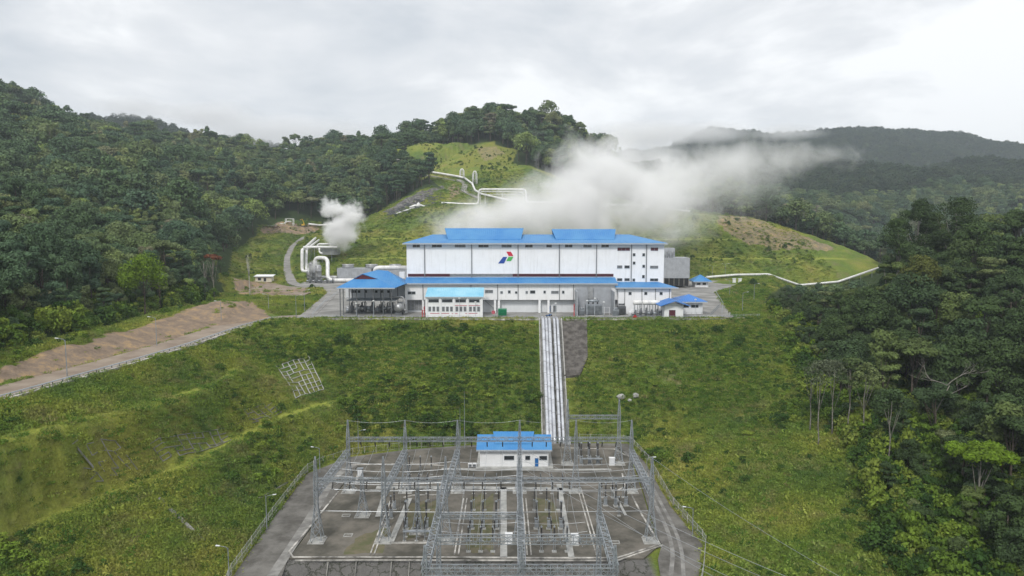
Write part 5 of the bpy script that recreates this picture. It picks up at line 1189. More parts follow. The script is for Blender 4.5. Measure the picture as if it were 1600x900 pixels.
def pipeline(name, label, pts, r, mat='pipe', bend=2.5, supports=True, group=None, cat='pipeline', every=9.0, rings=True):
    pts = [Vector(p) for p in pts]; c0 = pts[0]; o = empty(name, c0, label, cat, group)
    rp = rounded(pts, bend); MB().tube([p - c0 for p in rp], r, 12).build('pipe', M[mat], o, True)
    if supports:
        run = 0.0; sm = None
        dp = densify(pts, 3.0)
        for a, b_ in zip(dp[:-1], dp[1:]):
            run += (b_ - a).length
            if run > every and abs((b_ - a).normalized().z) < .7:
                run = 0; gz = float(H(np.array(a.x), np.array(a.y)))
                if 0.3 < a.z - r - gz < 16: 
                    sm = MB().bar((a.x - c0.x, a.y - c0.y, gz - .3 - c0.z), (a.x - c0.x, a.y - c0.y, a.z - r - c0.z), .16).box(a.x - c0.x - .5, a.x - c0.x + .5, a.y - c0.y - .2, a.y - c0.y + .2, a.z - r - .25 - c0.z, a.z - r - c0.z)
                    sm.build('support', M['steel'], o)
    return o
# white loops beside the climbing road
pipeline('steam_pipe', 'thick white pipe along the climbing road ending in a tall outer loop', [P(504, 364, 640), P(490, 375, 560), P(476, 388, 500), P(472, 391, 470), P(472, 424, 468), P(484, 424, 462)], 1.1)
pipeline('steam_pipe', 'second white pipe inside the tall loop left of the silencer drums', [P(506, 370, 600), P(492, 380, 540), P(479, 390, 480), P(478, 421, 470), P(486, 421, 464)], .95)
pipeline('steam_pipe', 'horizontal white pipe run at the top of the loops left of the small steam plume', [P(474, 386.5, 478), P(500, 386, 480), P(527, 386.5, 482)], .9)
pipeline('steam_pipe', 'upper white header pipe with short drops beside the small steam plume', [P(496, 390, 486), P(496, 381.5, 486), P(526, 381, 486), P(526, 389, 486)], .7)
pipeline('steam_pipe', 'short white branch pipe dropping from the upper header', [P(499, 387, 478), P(499, 394, 478), P(503, 396, 474)], .6, supports=False)
rb_, hw, h_ = block('rock_muffler', 'grey steam vent box releasing the small plume', 'vent', 501, 527, 386, 398, 490, 9, 'tank', False)
pipeline('steam_pipe', 'big white arched pipe from the silencer drums down to the pump shelter', [P(492, 420, 452), P(492, 403, 452), P(512, 403, 448), P(512, 438, 440), P(552, 438, 436), P(575, 438, 400), P(590, 438, 330)], 1.25, bend=4)
pipeline('steam_pipe', 'white pipe entering the left end wall of the hall above the pump shelter', [P(586, 432, 310), P(586, 418.5, 308), P(636.5, 418.5, 308)], 1.05, bend=4)
for k, (a, D, rr, zt) in enumerate(((498, 440, 1.9, 415), (489, 444, 1.6, 420), (483, 446, 1.4, 424), (486, 440, .9, 412))):
    p = P(a, 440, D); hh_ = P(a, zt, D).z
    o = empty('silencer_drum', (p.x, D, 0), ['tall silver silencer drum right of the others', 'silver silencer drum in the middle of the group', 'short silver drum nearest the road', 'slim silver standpipe in front of the drums'][k], 'tank', None)
    MB().lathe((0, 0, 0), [(rr, 0), (rr, hh_ * .33), (rr * 1.06, hh_ * .34), (rr, hh_ * .36), (rr, hh_ * .66), (rr * 1.06, hh_ * .67), (rr, hh_ * .69), (rr, hh_), (rr * .7, hh_ + .5), (.1, hh_ + .6)], 20).build('shell', M['tank'], o, True)
    l_ = MB()
    for sx in (-.25, .25): l_.bar((sx, -rr - .2, 0), (sx, -rr - .2, hh_ + .8), .05)
    for q in range(int(hh_ / .6)): l_.bar((-.25, -rr - .2, .4 + q * .6), (.25, -rr - .2, .4 + q * .6), .03)
    l_.build('ladder', M['steelD'], o)
for k in range(5):
    p = P(482 + k * 9, 443, 432); skid(p.x, 432, 0, 3.0, 2.0, 3.2, f'grey valve skid below the silencer drums, {WHERE[k]}', 120 + k, 'valve skids below the silencer drums')
pipeline('steam_pipe', 'white pipe low between the silencer drums and the left cooling tower', [P(497, 433, 446), P(505, 433, 447), P(526, 433, 448)], .9, supports=True)

# pipelines on the hill
def gl(px_, up=1.6, n=6):
    """points following the ground under a line of photo pixels"""
    o_ = []
    for (a, b_), (c_, d_) in zip(px_[:-1], px_[1:]):
        for k in range(n): q = T(a + (c_ - a) * k / n, b_ + (d_ - b_) * k / n); o_.append(q + Vector((0, 0, up)))
    q = T(*px_[-1]) + Vector((0, 0, up)); o_.append(q)
    keep_ = [o_[0]]
    for q in o_[1:]:
        if abs(q.y - keep_[-1].y) < 60: keep_.append(q)
    return keep_
def onto(px, D, up=0.0):
    x = P(px, 350, D).x; return Vector((x, D, float(H(np.array(x), np.array(D))) + up))
FD = 590.0; z0_ = max(onto(745, FD).z, P(745, 320, FD).z); zt_ = P(785, 296, FD).z
run = [onto(a, FD - 6 if a > 820 else FD, 1.3) for a in (690, 705, 720, 735)] + [Vector((P(746, 0, FD).x, FD, z0_ + .5)), Vector((P(747, 0, FD).x, FD, zt_)), Vector((P(822, 0, FD).x, FD, zt_)), Vector((P(823, 0, FD).x, FD, onto(823, FD).z + 1.5))] + [onto(a, D, 1.6) for a, D in ((850, 584), (880, 578), (910, 574), (940, 572), (970, 570), (1000, 566), (1030, 562), (1055, 558), (1078, 556))]
pipeline('hill_pipeline', 'long white pipeline crossing the bench above the hall through the steam', run, .85, bend=3, every=14)
pipeline('hill_pipeline', 'second white pipe lying along the frame above the hall', [Vector((P(750, 0, 594).x, 594, zt_ - 1.6)), Vector((P(800, 0, 594).x, 594, zt_ - 1.7)), Vector((P(818, 0, 594).x, 594, zt_ - 2.4))], .45, bend=2, supports=False)
up_px = [(630, 265), (655, 269), (690, 274.5), (716, 279), (724, 281)]
pipeline('hill_pipeline', 'white pipeline running along the upper road on the hill', gl(up_px, 2.0, 4), 1.0, bend=1, every=14)
pipeline('hill_pipeline', 'thinner white pipe beside the one along the upper hill road', [p + Vector((0, 3, .6)) for p in gl(up_px, 1.6, 4)], .5, bend=1, supports=False)
pipeline('hill_pipeline', 'white pipeline dropping from the valve tower to the frame', gl([(726, 281), (738, 290), (742, 300), (752, 306), (768, 310), (800, 317)], 1.8, 3), .9, bend=1, every=12)
pipeline('hill_pipeline', 'white pipe bend at the top of the upper road by the wood', [T(612, 262) + Vector((0, 0, 8)), T(627, 262) + Vector((0, 0, 8)), T(630, 265) + Vector((0, 0, 1))], .9, supports=False)
structure(ribbon(gl([(632, 268), (690, 278), (716, 283)], 0, 5), 4.5, .5, 1.2), 'hill_road', M['asphalt'])
fr = empty('pipe_frame', P(752, 318, 592), 'white steel frame carrying the pipes across the hill road', 'frame'); fo_ = fr.location
fm = MB()
for a in (751, 758, 785, 818):
    q = P(a, 319, 592) - fo_; fm.bar((q.x, 0, -6), (q.x, 0, zt_ - fo_.z - .9), .28)
for y_ in (303, 307): fm.bar(P(751, y_ - 3, 592) - fo_, P(820, y_ - 3.5, 592) - fo_, .22)
for k in range(12): a = 753 + k * 5.6; fm.bar(P(a, 300, 592) - fo_, P(a + 2.8, 304, 592) - fo_, .13)
fm.build('truss', M['pipe'], fr)
for k, (a, y_, D, lb) in enumerate(((722, 279, 690, 'white valve tower standing beside the upper hill road'), (742, 288, 640, 'tall white valve frame where the upper road bends'), (626, 262, 760, 'white platform frame at the edge of the wood on the hill'))):
    b0 = T(a, y_); o = empty('valve_tower', b0, lb, 'valve tower'); hh_ = (9, 12, 8)[k]; m_ = MB()
    for sx in (-2.2, 2.2):
        for sy in (-1.5, 1.5): m_.bar((sx, sy, -.5), (sx, sy, hh_ * .85), .22)
    for q in (.4, .85): m_.box(-2.5, 2.5, -1.8, 1.8, hh_ * q - .15, hh_ * q)
    m_.build('frame', M['pipe'], o); MB().tube(rounded([(-1.2, -1, 0), (-1.2, -1, hh_), (1.2, -1, hh_), (1.2, -1, 0)], 1.1), .6, 10).build('pipe', M['pipe'], o, True)
b0 = T(652, 325); o = empty('valve_station', b0, 'low white valve station beside the black rubble strip on the hill', 'valve station')
MB().tube([(-6, -2, .5), (-2, 0, 2.0), (3, 0, 2.2), (6, 0, 1.2)], .9, 10).build('pipe', M['pipe'], o, True); MB().lathe((1, 0, 1), [(1.8, 0), (2.0, 1), (1.4, 2.6), (.3, 3.6)], 12).build('dome', M['pipe'], o, True); MB().box(-5, 5, -1, 1.5, -1, .3).build('base', M['concrete'], o)
pipeline('hill_pipeline', 'thin white pipe running down left from the low valve station', [T(648, 326) + Vector((0, 0, .8)), T(632, 331) + Vector((0, 0, .8)), T(618, 336) + Vector((0, 0, .8))], .6, supports=False)
for lb, pp in (('steep hill track between upper road and pipe frame', [(716, 281), (727, 287), (724, 298), (735, 304), (750, 310)]),):
    structure(ribbon(gl(pp, 0, 5), 5.5, .5, 1.2), 'hill_road', M['asphalt'])
# right pipeline along the toe of the hill
rp_ = [(1104, 436.5), (1150, 436), (1200, 434.5), (1250, 430.5), (1310, 426.5), (1380, 421)]
pr_ = [P(a, b_, D) for (a, b_), D in zip(rp_, (455, 462, 468, 474, 480, 486))]
for p in pr_: p.z = float(H(np.array(p.x), np.array(p.y))) + 1.7
pipeline('ground_pipeline', 'long white pipeline along the foot of the hill on the right', pr_, .75, bend=1, every=8)
pipeline('ground_pipeline', 'thinner white pipeline beside the long one at the foot of the right hill', [p + Vector((0, 2.4, -.4)) for p in pr_], .4, bend=1, supports=False)
sp = T(1362, 402); pipeline('ground_pipeline', 'short white pipe showing on the crest beside the right wood', [sp + Vector((-3, 0, .8)), sp + Vector((3, 0, .6)), sp + Vector((10, 4, .4))], .55, supports=False)
for k, a in enumerate((1147, 1156)):
    p = G(a, 442); o = solo(MB().box(-.9, .9, -.6, .6, -.2, 2.6).box(-1.1, 1.1, -.8, .8, 2.6, 2.9), 'gate_pillar', M['white2'], ('white gate pillar by the right road, the left one', 'white gate pillar by the right road, the right one')[k], 'pillar'); o.location += p
# left clearing: well site with white pipes, white pipe far left
ws = T(452, 352); o = empty('well_site', ws, 'white wellhead frame in the clearing above the left road', 'wellhead'); m_ = MB()
for sx in (-3.5, 3.5): m_.bar((sx, 0, -.5), (sx, 0, 6), .35).bar((sx, 3, -.5), (sx, 3, 6), .35)
m_.bar((-3.5, 0, 6), (3.5, 0, 6), .35).bar((-3.5, 3, 6), (3.5, 3, 6), .35).build('frame', M['pipe'], o); MB().tube(rounded([(-14, 0, 1), (-5, 0, 1.3), (-2, 0, 3.5), (2, 0, 3.5)], 1), .6, 8).build('pipe', M['pipe'], o, True)
for k, (a, b_) in enumerate(((415, 356), (424, 354), (433, 357))):
    q = T(a, b_); r_ = random.Random(k); m_ = MB()
    for j in range(14): x_, y_ = r_.uniform(-5, 5), r_.uniform(-2, 2); m_.bar((x_, y_, r_.uniform(0, 1.5)), (x_ + r_.uniform(-4, 4), y_ + r_.uniform(-2, 2), r_.uniform(.3, 2.5)), .22)
    o = solo(m_, 'scrap_heap', M['rust' if k != 1 else 'tank'], f'heap of rusty pipes and scrap in the left clearing, {WHERE[k]}', 'scrap heap', 'scrap heaps in the left clearing'); o.location = q
q = T(474, 354); o = empty('excavator', q, 'small yellow excavator with raised arm in the left clearing', 'excavator')
MB().box(-1.6, 1.6, -1.3, -.7, 0, .9).box(-1.6, 1.6, .7, 1.3, 0, .9).build('track', M['steelD'], o); MB().box(-1.4, 1.4, -1.2, 1.2, .95, 2.4).box(.2, 1.3, -1.1, 0, 2.4, 3.3).build('body', M['yellow'], o); MB().tube([(1.2, 0, 2), (-1.0, 0, 7.0), (-3.0, 0, 6.0)], .3, 6).build('arm', M['yellow'], o); MB().box(-3.6, -2.7, -.5, .5, 5.0, 5.9).build('bucket', M['steelD'], o)
pipeline('steam_pipe', 'white pipe from the left clearing towards the small steam plume', [T(482, 353) + Vector((0, 0, 1.8)), P(500, 352, 655), P(530, 349, 640)], .9, every=10)
pl = P(-8, 357, 295); pipeline('ground_pipeline', 'white pipe glimpsed through the wood at the far left edge', [pl + Vector((-12, 0, 1)), pl, P(20, 361, 292)], .6, supports=False)

# ================================================================ pipes down the slope
top_px = [848.5, 853.5, 858.5, 866, 871]; bot_px = [855.5, 861, 866.5, 874.5, 880.5]
lab = ['leftmost of the five silver pipes running down the slope', 'second from the left of the five silver pipes running down the slope', 'middle one of the five silver pipes running down the slope', 'second from the right of the five silver pipes running down the slope', 'rightmost of the five silver pipes running down the slope']
for k in range(5):
    a = G(top_px[k], 500, 0.75); b_ = G(bot_px[k], 682, ZS + 1.6); pts_ = [a + Vector((0, 7, 0)), a]
    for j in range(1, 8):
        q = a.lerp(b_, j / 8); pts_.append(q)
    pts_ += [b_, b_ + Vector((0, -2.2, -2.2))]
    o = empty('slope_pipe', a, lab[k], 'pipe', 'silver pipes running down the slope'); MB().tube([p - a for p in pts_], (.62, .55, .62, .5, .5)[k], 12).build('pipe', M['silver'], o, True)
    cl2 = MB()
    for j in range(1, 15): q = Vector(pts_[1]).lerp(pts_[-2], j / 15) - a; cl2.box(q.x - .7, q.x + .7, q.y - .12, q.y + .12, q.z - .9 - (0.6), q.z - .4)
    cl2.build('support', M['concrete'], o); cb_ = MB(); dn = (Vector(pts_[-2]) - Vector(pts_[1])).normalized()
    for j in range(1, 10): q = Vector(pts_[1]).lerp(pts_[-2], (j + .13 * k) / 10) - a; cb_.bar(q - dn * .12, q + dn * .12, (.645, .575, .645, .525, .525)[k], 12)
    cb_.build('cladding_band', M['tank'], o, True)
structure(ribbon([pipe_a, pipe_b], 8.6, 0.3, 1.2), 'pipe_bed', M['concrete2'])
for sx in (-4.3, 4.3): structure(ribbon([pipe_a + Vector((sx, 0, 0)), pipe_b + Vector((sx, 0, 0))], .4, 0.8, 1.0), 'kerb', M['concrete'])
# dark masonry chute right of the pipes
q4 = [T(*p) for p in chute_px]
structure(MB().slab([tuple(p + Vector((0, -.3, .6))) for p in q4], 1.2), 'masonry_apron', M['chute'])
# concrete frame grids on the left slope
# rubble strip on the hill
rb_ = MB(); r_ = random.Random(3)
for k in range(150):
    u, v = r_.random(), r_.random(); q = T(605 + 88 * u + r_.uniform(-4, 4), 333 - 38 * u + v * (12 + 6 * u)); rb_.bar(q + Vector((r_.uniform(-3, 3), r_.uniform(-2, 2), r_.uniform(.1, 1.2))), q + Vector((r_.uniform(-3, 3), r_.uniform(-2, 2), r_.uniform(.1, 1.4))), r_.uniform(.2, .5))
o = rb_.build('rubble', M['steelD']); tag(o, 'strip of dark rubble and discarded pipes across the grassy hill', 'rubble', kind='stuff')
def frame_grid(c4, nu, nv, label, mat='concrete', w_=.2, missing=.12, seed=1, up=.3):
    a, b_, c_, d_ = [T(*p) for p in c4]; r_ = random.Random(seed); m_ = MB(); o0 = (a + b_ + c_ + d_) / 4
    def pt(u, v):
        q = a.lerp(b_, u).lerp(d_.lerp(c_, u), v); q.z = float(H(np.array(q.x), np.array(q.y))) + up; return q - o0
    for i in range(nu + 1):
        for j in range(nv):
            if r_.random() > missing: m_.bar(pt(i / nu, j / nv), pt(i / nu, (j + 1) / nv), w_)
    for j in range(nv + 1):
        for i in range(nu):
            if r_.random() > missing: m_.bar(pt(i / nu, j / nv), pt((i + 1) / nu, j / nv), w_)
    o = m_.build('concrete_lattice', M[mat]); o.location = o0; tag(o, label, 'concrete grid')
frame_grid([(432, 574), (482, 558), (506, 610), (462, 624)], 6, 8, 'pale concrete grid bare on the left slope near the pipes', 'concrete', .15, 0.06, 1, .4)
frame_grid([(370, 640), (420, 625), (440, 645), (395, 662)], 5, 4, 'half overgrown concrete grid below the bare one', 'concrete2', .13, .3, 2, .22)
frame_grid([(235, 695), (350, 670), (362, 688), (255, 722)], 9, 4, 'long overgrown concrete grid between the two berms', 'concrete2', .13, .3, 3, .22)
frame_grid([(110, 700), (180, 690), (215, 735), (150, 750)], 6, 4, 'dark overgrown concrete grid near the left edge of the slope', 'concrete2', .12, .45, 4, .18)
for k, pp in enumerate(([(248, 780), (318, 846)], [(120, 700), (145, 730)], [(405, 780), (470, 742), (480, 735)], [(0, 783), (40, 760)])):
    if k == 3: continue
    pts_ = [T(a, b_) for a, b_ in pp]; structure(ribbon(pts_, .8, .35, .7), 'slope_drain', M['concrete2'])
for k, (a, b_) in enumerate(((970, 622), (993, 620), (984, 628))):
    q = T(a, b_); bm = bmesh.new(); bmesh.ops.create_icosphere(bm, subdivisions=2, radius=1.4 - .3 * k); r_ = random.Random(k)
    for v in bm.verts: v.co *= .75 + .4 * r_.random(); v.co.z *= .75
    me = bpy.data.meshes.new('boulder'); bm.to_mesh(me); bm.free(); me.materials.append(M['concrete']); o = bpy.data.objects.new('boulder', me); COL.objects.link(o); o.location = q + Vector((0, 0, .5)); tag(o, ('grey boulder low on the slope behind the rear gantry', 'right one of the grey boulders behind the rear gantry', 'smallest grey boulder behind the rear gantry')[k], 'boulder')
# ================================================================ switchyard
def lattice_column(h_, hm, wb=1.25, wt=.38, bars=.055, leg=.085):
    """meshes of a lattice column: base width 2*wb, waist at h_, mast to hm"""
    lg = [MB() for _ in range(4)]; br = MB(); sg = [(-1, -1), (1, -1), (1, 1), (-1, 1)]
    def half(z): return wb + (wt - wb) * min(1, z / (h_ * .55)) if z < h_ * .55 else (wt if z < h_ else wt * (1 - .75 * (z - h_) / max(.1, hm - h_)))
    zs = []; z = 0
    while z < hm - .3: zs.append(z); z += max(.9, 1.9 * half(z) * 1.0 + .35)
    zs.append(hm)
    for k, (sx, sy) in enumerate(sg):
        for a, b_ in zip(zs[:-1], zs[1:]): lg[k].bar((sx * half(a), sy * half(a), a), (sx * half(b_), sy * half(b_), b_), leg, 4)
    for i, (a, b_) in enumerate(zip(zs[:-1], zs[1:])):
        A_, B_ = half(a), half(b_)
        for k in range(4):
            s0, s1 = sg[k], sg[(k + 1) % 4]
            p0, p1, q0, q1 = (s0[0] * A_, s0[1] * A_, a), (s1[0] * A_, s1[1] * A_, a), (s0[0] * B_, s0[1] * B_, b_), (s1[0] * B_, s1[1] * B_, b_)
            br.bar(p0, q1, bars, 3).bar(p1, q0, bars, 3)
            if i: br.bar(p0, p1, bars, 3)
    return lg, br
_colcache = {}
def column(x, y, z, h_, hm, label, group='lattice columns of the switchyard gantries'):
    key = (h_, hm)
    if key not in _colcache:
        o = empty('lattice_column', (x, y, z), label, 'lattice column', group); lg, br = lattice_column(h_, hm)
        for l_ in lg: l_.build('leg', M['steel'], o)
        br.build('bracing', M['steel'], o)
        MB().box(-1.8, 1.8, -1.8, 1.8, -.4, .12).box(-1.6, -.95, -1.6, -.95, .12, .45).box(.95, 1.6, -1.6, -.95, .12, .45).box(-1.6, -.95, .95, 1.6, .12, .45).box(.95, 1.6, .95, 1.6, .12, .45).build('footing', M['concrete'], o)
        _colcache[key] = o; return o
    o = copy_tree(_colcache[key]); o.location = (x, y, z); o['label'] = label; return o
_beamcache = {}
def beam(a, b_, label, w_=.48, group='lattice beams of the switchyard gantries'):
    a, b_ = Vector(a), Vector(b_); L = (b_ - a).length; key = (round(L, 1), w_); ang = math.atan2(b_.y - a.y, b_.x - a.x)
    if key in _beamcache:
        o = copy_tree(_beamcache[key]); o.location = a; o.rotation_euler = (0, 0, ang); o['label'] = label; return o
    o = empty('lattice_beam', a, label, 'lattice beam', group, ang); ch = MB(); br = MB(); n = max(4, int(L / 1.15)); sg = [(-w_, -w_), (w_, -w_), (w_, w_), (-w_, w_)]
    for sy, sz in sg: ch.bar((0, sy, sz), (L, sy, sz), .075, 4)
    for i in range(n):
        x0, x1 = L * i / n, L * (i + 1) / n
        for k in range(4):
            s0, s1 = sg[k], sg[(k + 1) % 4]
            if (i + k) % 2: s0, s1 = s1, s0
            br.bar((x0, *s0), (x1, *s1), .05, 3)
            if i: br.bar((x0, *s0), (x0, *s1), .045, 3)
    ch.build('chord', M['steel'], o); br.build('bracing', M['steel'], o); _beamcache[key] = o; return o
XS = [-43.2, -28.3, -14.6, 1.6, 16.3, 30.8]
COLN = ['far left', 'second from the left', 'third from the left', 'third from the right', 'second from the right', 'far right']
Y1, Y2, Y3, Y4 = 176.0, 147.5, 128.5, 108.0
zT, zLw = ZS + 14.0, ZS + 10.8
for i, x in enumerate(XS): column(x + .4, Y1, ZS, 14.4, 19.2, f'{COLN[i]} lattice column in the rear gantry row by the control building')
for i, x in enumerate(XS):
    if i != 4: column(x, Y2, ZS, 14.4, 19.2, f'{COLN[i]} lattice column in the gantry row across the middle of the yard')
column(-36, 161, ZS, 10.3, 10.4, 'short lattice column under the left lengthwise beam'); column(-21.5, 152, ZS, 10.3, 10.4, 'short lattice column beside the second bay of the yard')
column(16.2, 197, ZS, 14.4, 19.2, 'left lattice column of the small rear gantry at the slope foot'); column(31.2, 197, ZS, 14.4, 19.2, 'right lattice column of the small rear gantry at the slope foot')
for i, x in ((2, -14.2), (3, 1.6), (4, 16.8)):
    column(x, Y3, -40, 21.4, 27.5, ['', '', 'left', 'middle', 'right'][i] + ' tall lattice column rising at the front edge of the yard')
    column(x, Y4, -40, 21.4, 25.0, ['', '', 'left', 'middle', 'right'][i] + ' tall lattice column nearest to the camera')
BAY = ['first bay from the left', 'second bay from the left', 'third bay from the left', 'fourth bay from the left', 'fifth bay from the left']
for i in range(5): beam((XS[i] + .4, Y1, zT), (XS[i + 1] + .4, Y1, zT), f'rear crosswise lattice beam over the {BAY[i]}')
for i in range(3): beam((XS[i], Y2, zT), (XS[i + 1], Y2, zT), f'middle crosswise lattice beam over the {BAY[i]}', .36)
beam((XS[3], Y2, zT), (XS[5], Y2, zT), 'long middle crosswise lattice beam over the two right bays', .36)
for i in (0, 1, 2, 3, 5): beam((XS[i], Y2, zLw), (XS[i] + .4, Y1, zLw), f'lengthwise lattice beam on the {COLN[i]} column line', .62)
beam((16.2, 197, zT), (31.2, 197, zT), 'lattice beam of the small rear gantry at the slope foot')
z3 = -40 + 21
beam((-14.2, Y3, z3), (1.6, Y3, z3), 'front crosswise lattice beam between left and middle tall columns', .42)
for k, (a, b_) in enumerate(((-14.2, 1.6), (1.6, 16.8))):
    s_ = ('left', 'right')[k]
    beam((a, 118.5, z3), (b_, 118.5, z3), f'{s_} half of the double crosswise beam over the front apron', .62); beam((a, Y4, z3 - .2), (b_, Y4, z3 - .2), f'{s_} half of the lattice beam crossing the bottom of the picture', .62)
for i, x in ((0, -14.2), (1, 1.6), (2, 16.8)):
    beam((x, Y4, z3), (x, Y3, z3), ('left', 'middle', 'right')[i] + ' lengthwise lattice beam over the front apron', .62)
    if i < 2: beam((x, Y3, z3 + .6), (XS[2 + i], Y2, zT), ('left', 'middle')[i] + ' lengthwise lattice beam joining front and middle gantry rows', .5)

# apparatus: insulator columns on steel stands
def insulator(mb, x, y, z0, z1, r=.17):
    n = max(3, int((z1 - z0) / .28)); prof = []
    for k in range(n): zz = z0 + (z1 - z0) * k / n; d = (z1 - z0) / n; prof += [(r * .6, zz), (r, zz + d * .3), (r, zz + d * .5), (r * .6, zz + d * .7)]
    mb.lathe((x, y, 0), prof + [(r * .6, z1)], 8)
def apparatus(kind):
    if kind == 'post':
        o = empty('insulator_post', (0, 0, 0), 'x', 'insulator'); st = MB()
        for sx in (-.2, .2):
            for sy in (-.2, .2): st.bar((sx, sy, 0), (sx, sy, 2.6), .05)
        st.box(-.32, .32, -.32, .32, 2.6, 2.72).build('stand', M['steel'], o)
        m_ = MB(); insulator(m_, 0, 0, 2.72, 5.4, .2); m_.build('insulator', M['black'], o, True); MB().lathe((0, 0, 5.4), [(.2, 0), (.24, .15), (.1, .4)], 8).build('cap', M['steel'], o)
        MB().box(-.5, .5, -.5, .5, -.2, .12).build('footing', M['concrete'], o)
    elif kind == 'breaker':
        o = empty('circuit_breaker', (0, 0, 0), 'x', 'circuit breaker')
        MB().box(-.45, .45, -.35, .35, .5, 1.9).build('cabinet', M['steel'], o); st = MB()
        for sx in (-.4, .4): st.bar((sx, 0, 0), (sx, 0, 2.5), .08)
        st.box(-.5, .5, -.3, .3, 2.4, 2.6).build('stand', M['steel'], o); m_ = MB(); insulator(m_, 0, 0, 2.6, 4.4, .24); insulator(m_, 0, 0, 4.6, 6.4, .28); m_.build('insulator', M['black'], o, True)
        MB().lathe((0, 0, 4.4), [(.26, 0), (.26, .2)], 8).lathe((0, 0, 6.4), [(.3, 0), (.3, .2), (.1, .3)], 8).build('cap', M['steel'], o); MB().box(-.7, .7, -.6, .6, -.2, .12).build('footing', M['concrete'], o)
    else:
        o = empty('disconnector', (0, 0, 0), 'x', 'disconnector'); st = MB()
        for sx in (-1, 1): st.bar((sx, 0, 0), (sx, 0, 2.7), .1)
        st.box(-1.3, 1.3, -.14, .14, 2.7, 2.86).build('stand', M['steel'], o); m_ = MB(); insulator(m_, -1.1, 0, 2.86, 4.7, .17); insulator(m_, 1.1, 0, 2.86, 4.7, .17); m_.build('insulator', M['black'], o, True)
        MB().bar((-1.1, 0, 4.8), (1.15, 0, 4.8), .06).build('blade', M['steel'], o); MB().box(-1.3, -.7, -.4, .4, -.2, .1).box(.7, 1.3, -.4, .4, -.2, .1).build('footing', M['concrete'], o)
    return o
_app = {}
KN = {'post': 'black insulator post', 'breaker': 'black circuit breaker pole', 'disc': 'twin insulator disconnector'}
def put(kind, px, py, label, z=ZS, sc=1.0, rz=0.0):
    p = G(px, py, z)
    if kind not in _app: o = _app[kind] = apparatus(kind)
    else: o = copy_tree(_app[kind])
    o.location = p; o.scale = (sc, sc, sc); o.rotation_euler = (0, 0, rz); o['label'] = label; o['group'] = {'post': 'insulator posts in the switchyard', 'breaker': 'circuit breaker poles in the switchyard', 'disc': 'disconnectors in the switchyard'}[kind]
PH = ['left phase', 'middle phase', 'right phase']
bays = {1: ([633, 652, 664], [636, 654, 669]), 2: ([733, 752, 771], [740, 757, 779]), 3: ([840, 860, 880], [835, 854, 872]), }
rows = [(797, 'post', 'rear row'), (826, 'breaker', 'middle row'), (842, 'disc', 'row before the breakers'), (862, 'post', 'front row')]
for bay, (fx, bx_) in bays.items():
    for ry, kd, rn in rows:
        if bay == 1 and ry == 862: continue
        for k in range(3):
            tt = (ry - 797) / 65; x_ = bx_[k] * (1 - tt) + (fx[k] + (-2, -1, 6)[bay - 1] * tt) * tt; put(kd, x_, ry, f'{KN[kd]}, {PH[k]} of the {rn} bay {("one", "two", "three")[bay - 1]} from left', rz=1.57 if kd == 'disc' else 0)
for k in range(3):
    put('breaker', 946 + k * 2 + k * 14, 790, f'{KN["breaker"]}, {PH[k]} of the set at the right side of the yard', sc=.9); put('post', 940 + k * 17, 777, f'{KN["post"]}, {PH[k]} of the row at the right side of the yard', sc=.95)
    put('breaker', 908 + k * 13, 726, f'{KN["breaker"]}, {PH[k]} of the front row under the small rear gantry', sc=1.0); put('disc', 905 + k * 14, 714, f'{KN["disc"]}, {PH[k]} of the rear row under the small rear gantry', rz=1.57)
    put('post', 640 + k * 17, 742, f'{KN["post"]}, {PH[k]} of the line left of the control building', sc=.95); put('disc', 845 + k * 17, 769, f'{KN["disc"]}, {PH[k]} of the line right of centre', rz=1.57)
    put('disc', 740 + k * 18, 769, f'{KN["disc"]}, {PH[k]} of the line left of centre', rz=1.57); put('disc', 640 + k * 14, 769, f'{KN["disc"]}, {PH[k]} of the line second bay', rz=1.57)
    put('breaker', 606 + k * 5, 824 - k * 14, f'{KN["breaker"]}, {PH[k]} of the slanting row on the second bay kerb', sc=.85); put('post', 957 + k * 5, 778 + k * 14, f'{KN["post"]}, {PH[k]} of the slanting row on the right kerb', sc=.85)
for k, (a, b_, lb) in enumerate(((651, 846, 'low steel platform under the breakers in bay one'), (925, 729, 'low steel platform under the breakers of the small rear gantry'))):
    p = G(a, b_, ZS); o = empty('platform', p, lb, 'platform'); MB().box(-3, 3, -.5, .5, 2.3, 2.45).build('deck', M['steel'], o); m_ = MB()
    for sx in (-2.8, 0, 2.8): m_.bar((sx, 0, 0), (sx, 0, 2.3), .08)
    m_.build('leg', M['steel'], o)
for k, (a, b_, lb) in enumerate(((795, 849, 'white marshalling cabinet right of the central walkway'), (898, 851, 'white marshalling cabinet beside the right walkway'), (956, 727, 'white cabinet near the rear right corner of the yard'), (563, 744, 'low grey cabinet at the rear left of the yard'), (888, 694, 'grey equipment cabinet at the foot of the slope pipes'))):
    p = G(a, b_, ZS); o = empty('kiosk', p, lb, 'cabinet'); MB().box(-.75, .75, -.5, .5, .15, 2.2).box(-.85, .85, -.6, .6, 2.2, 2.32).build('body', M['white2' if k < 3 else 'steel'], o); MB().box(-.6, -.05, -.54, -.5, .3, 2.0).box(.05, .6, -.54, -.5, .3, 2.0).build('door', M['offwhite'], o); MB().box(-.9, .9, -.7, .7, -.1, .15).build('plinth', M['concrete'], o)
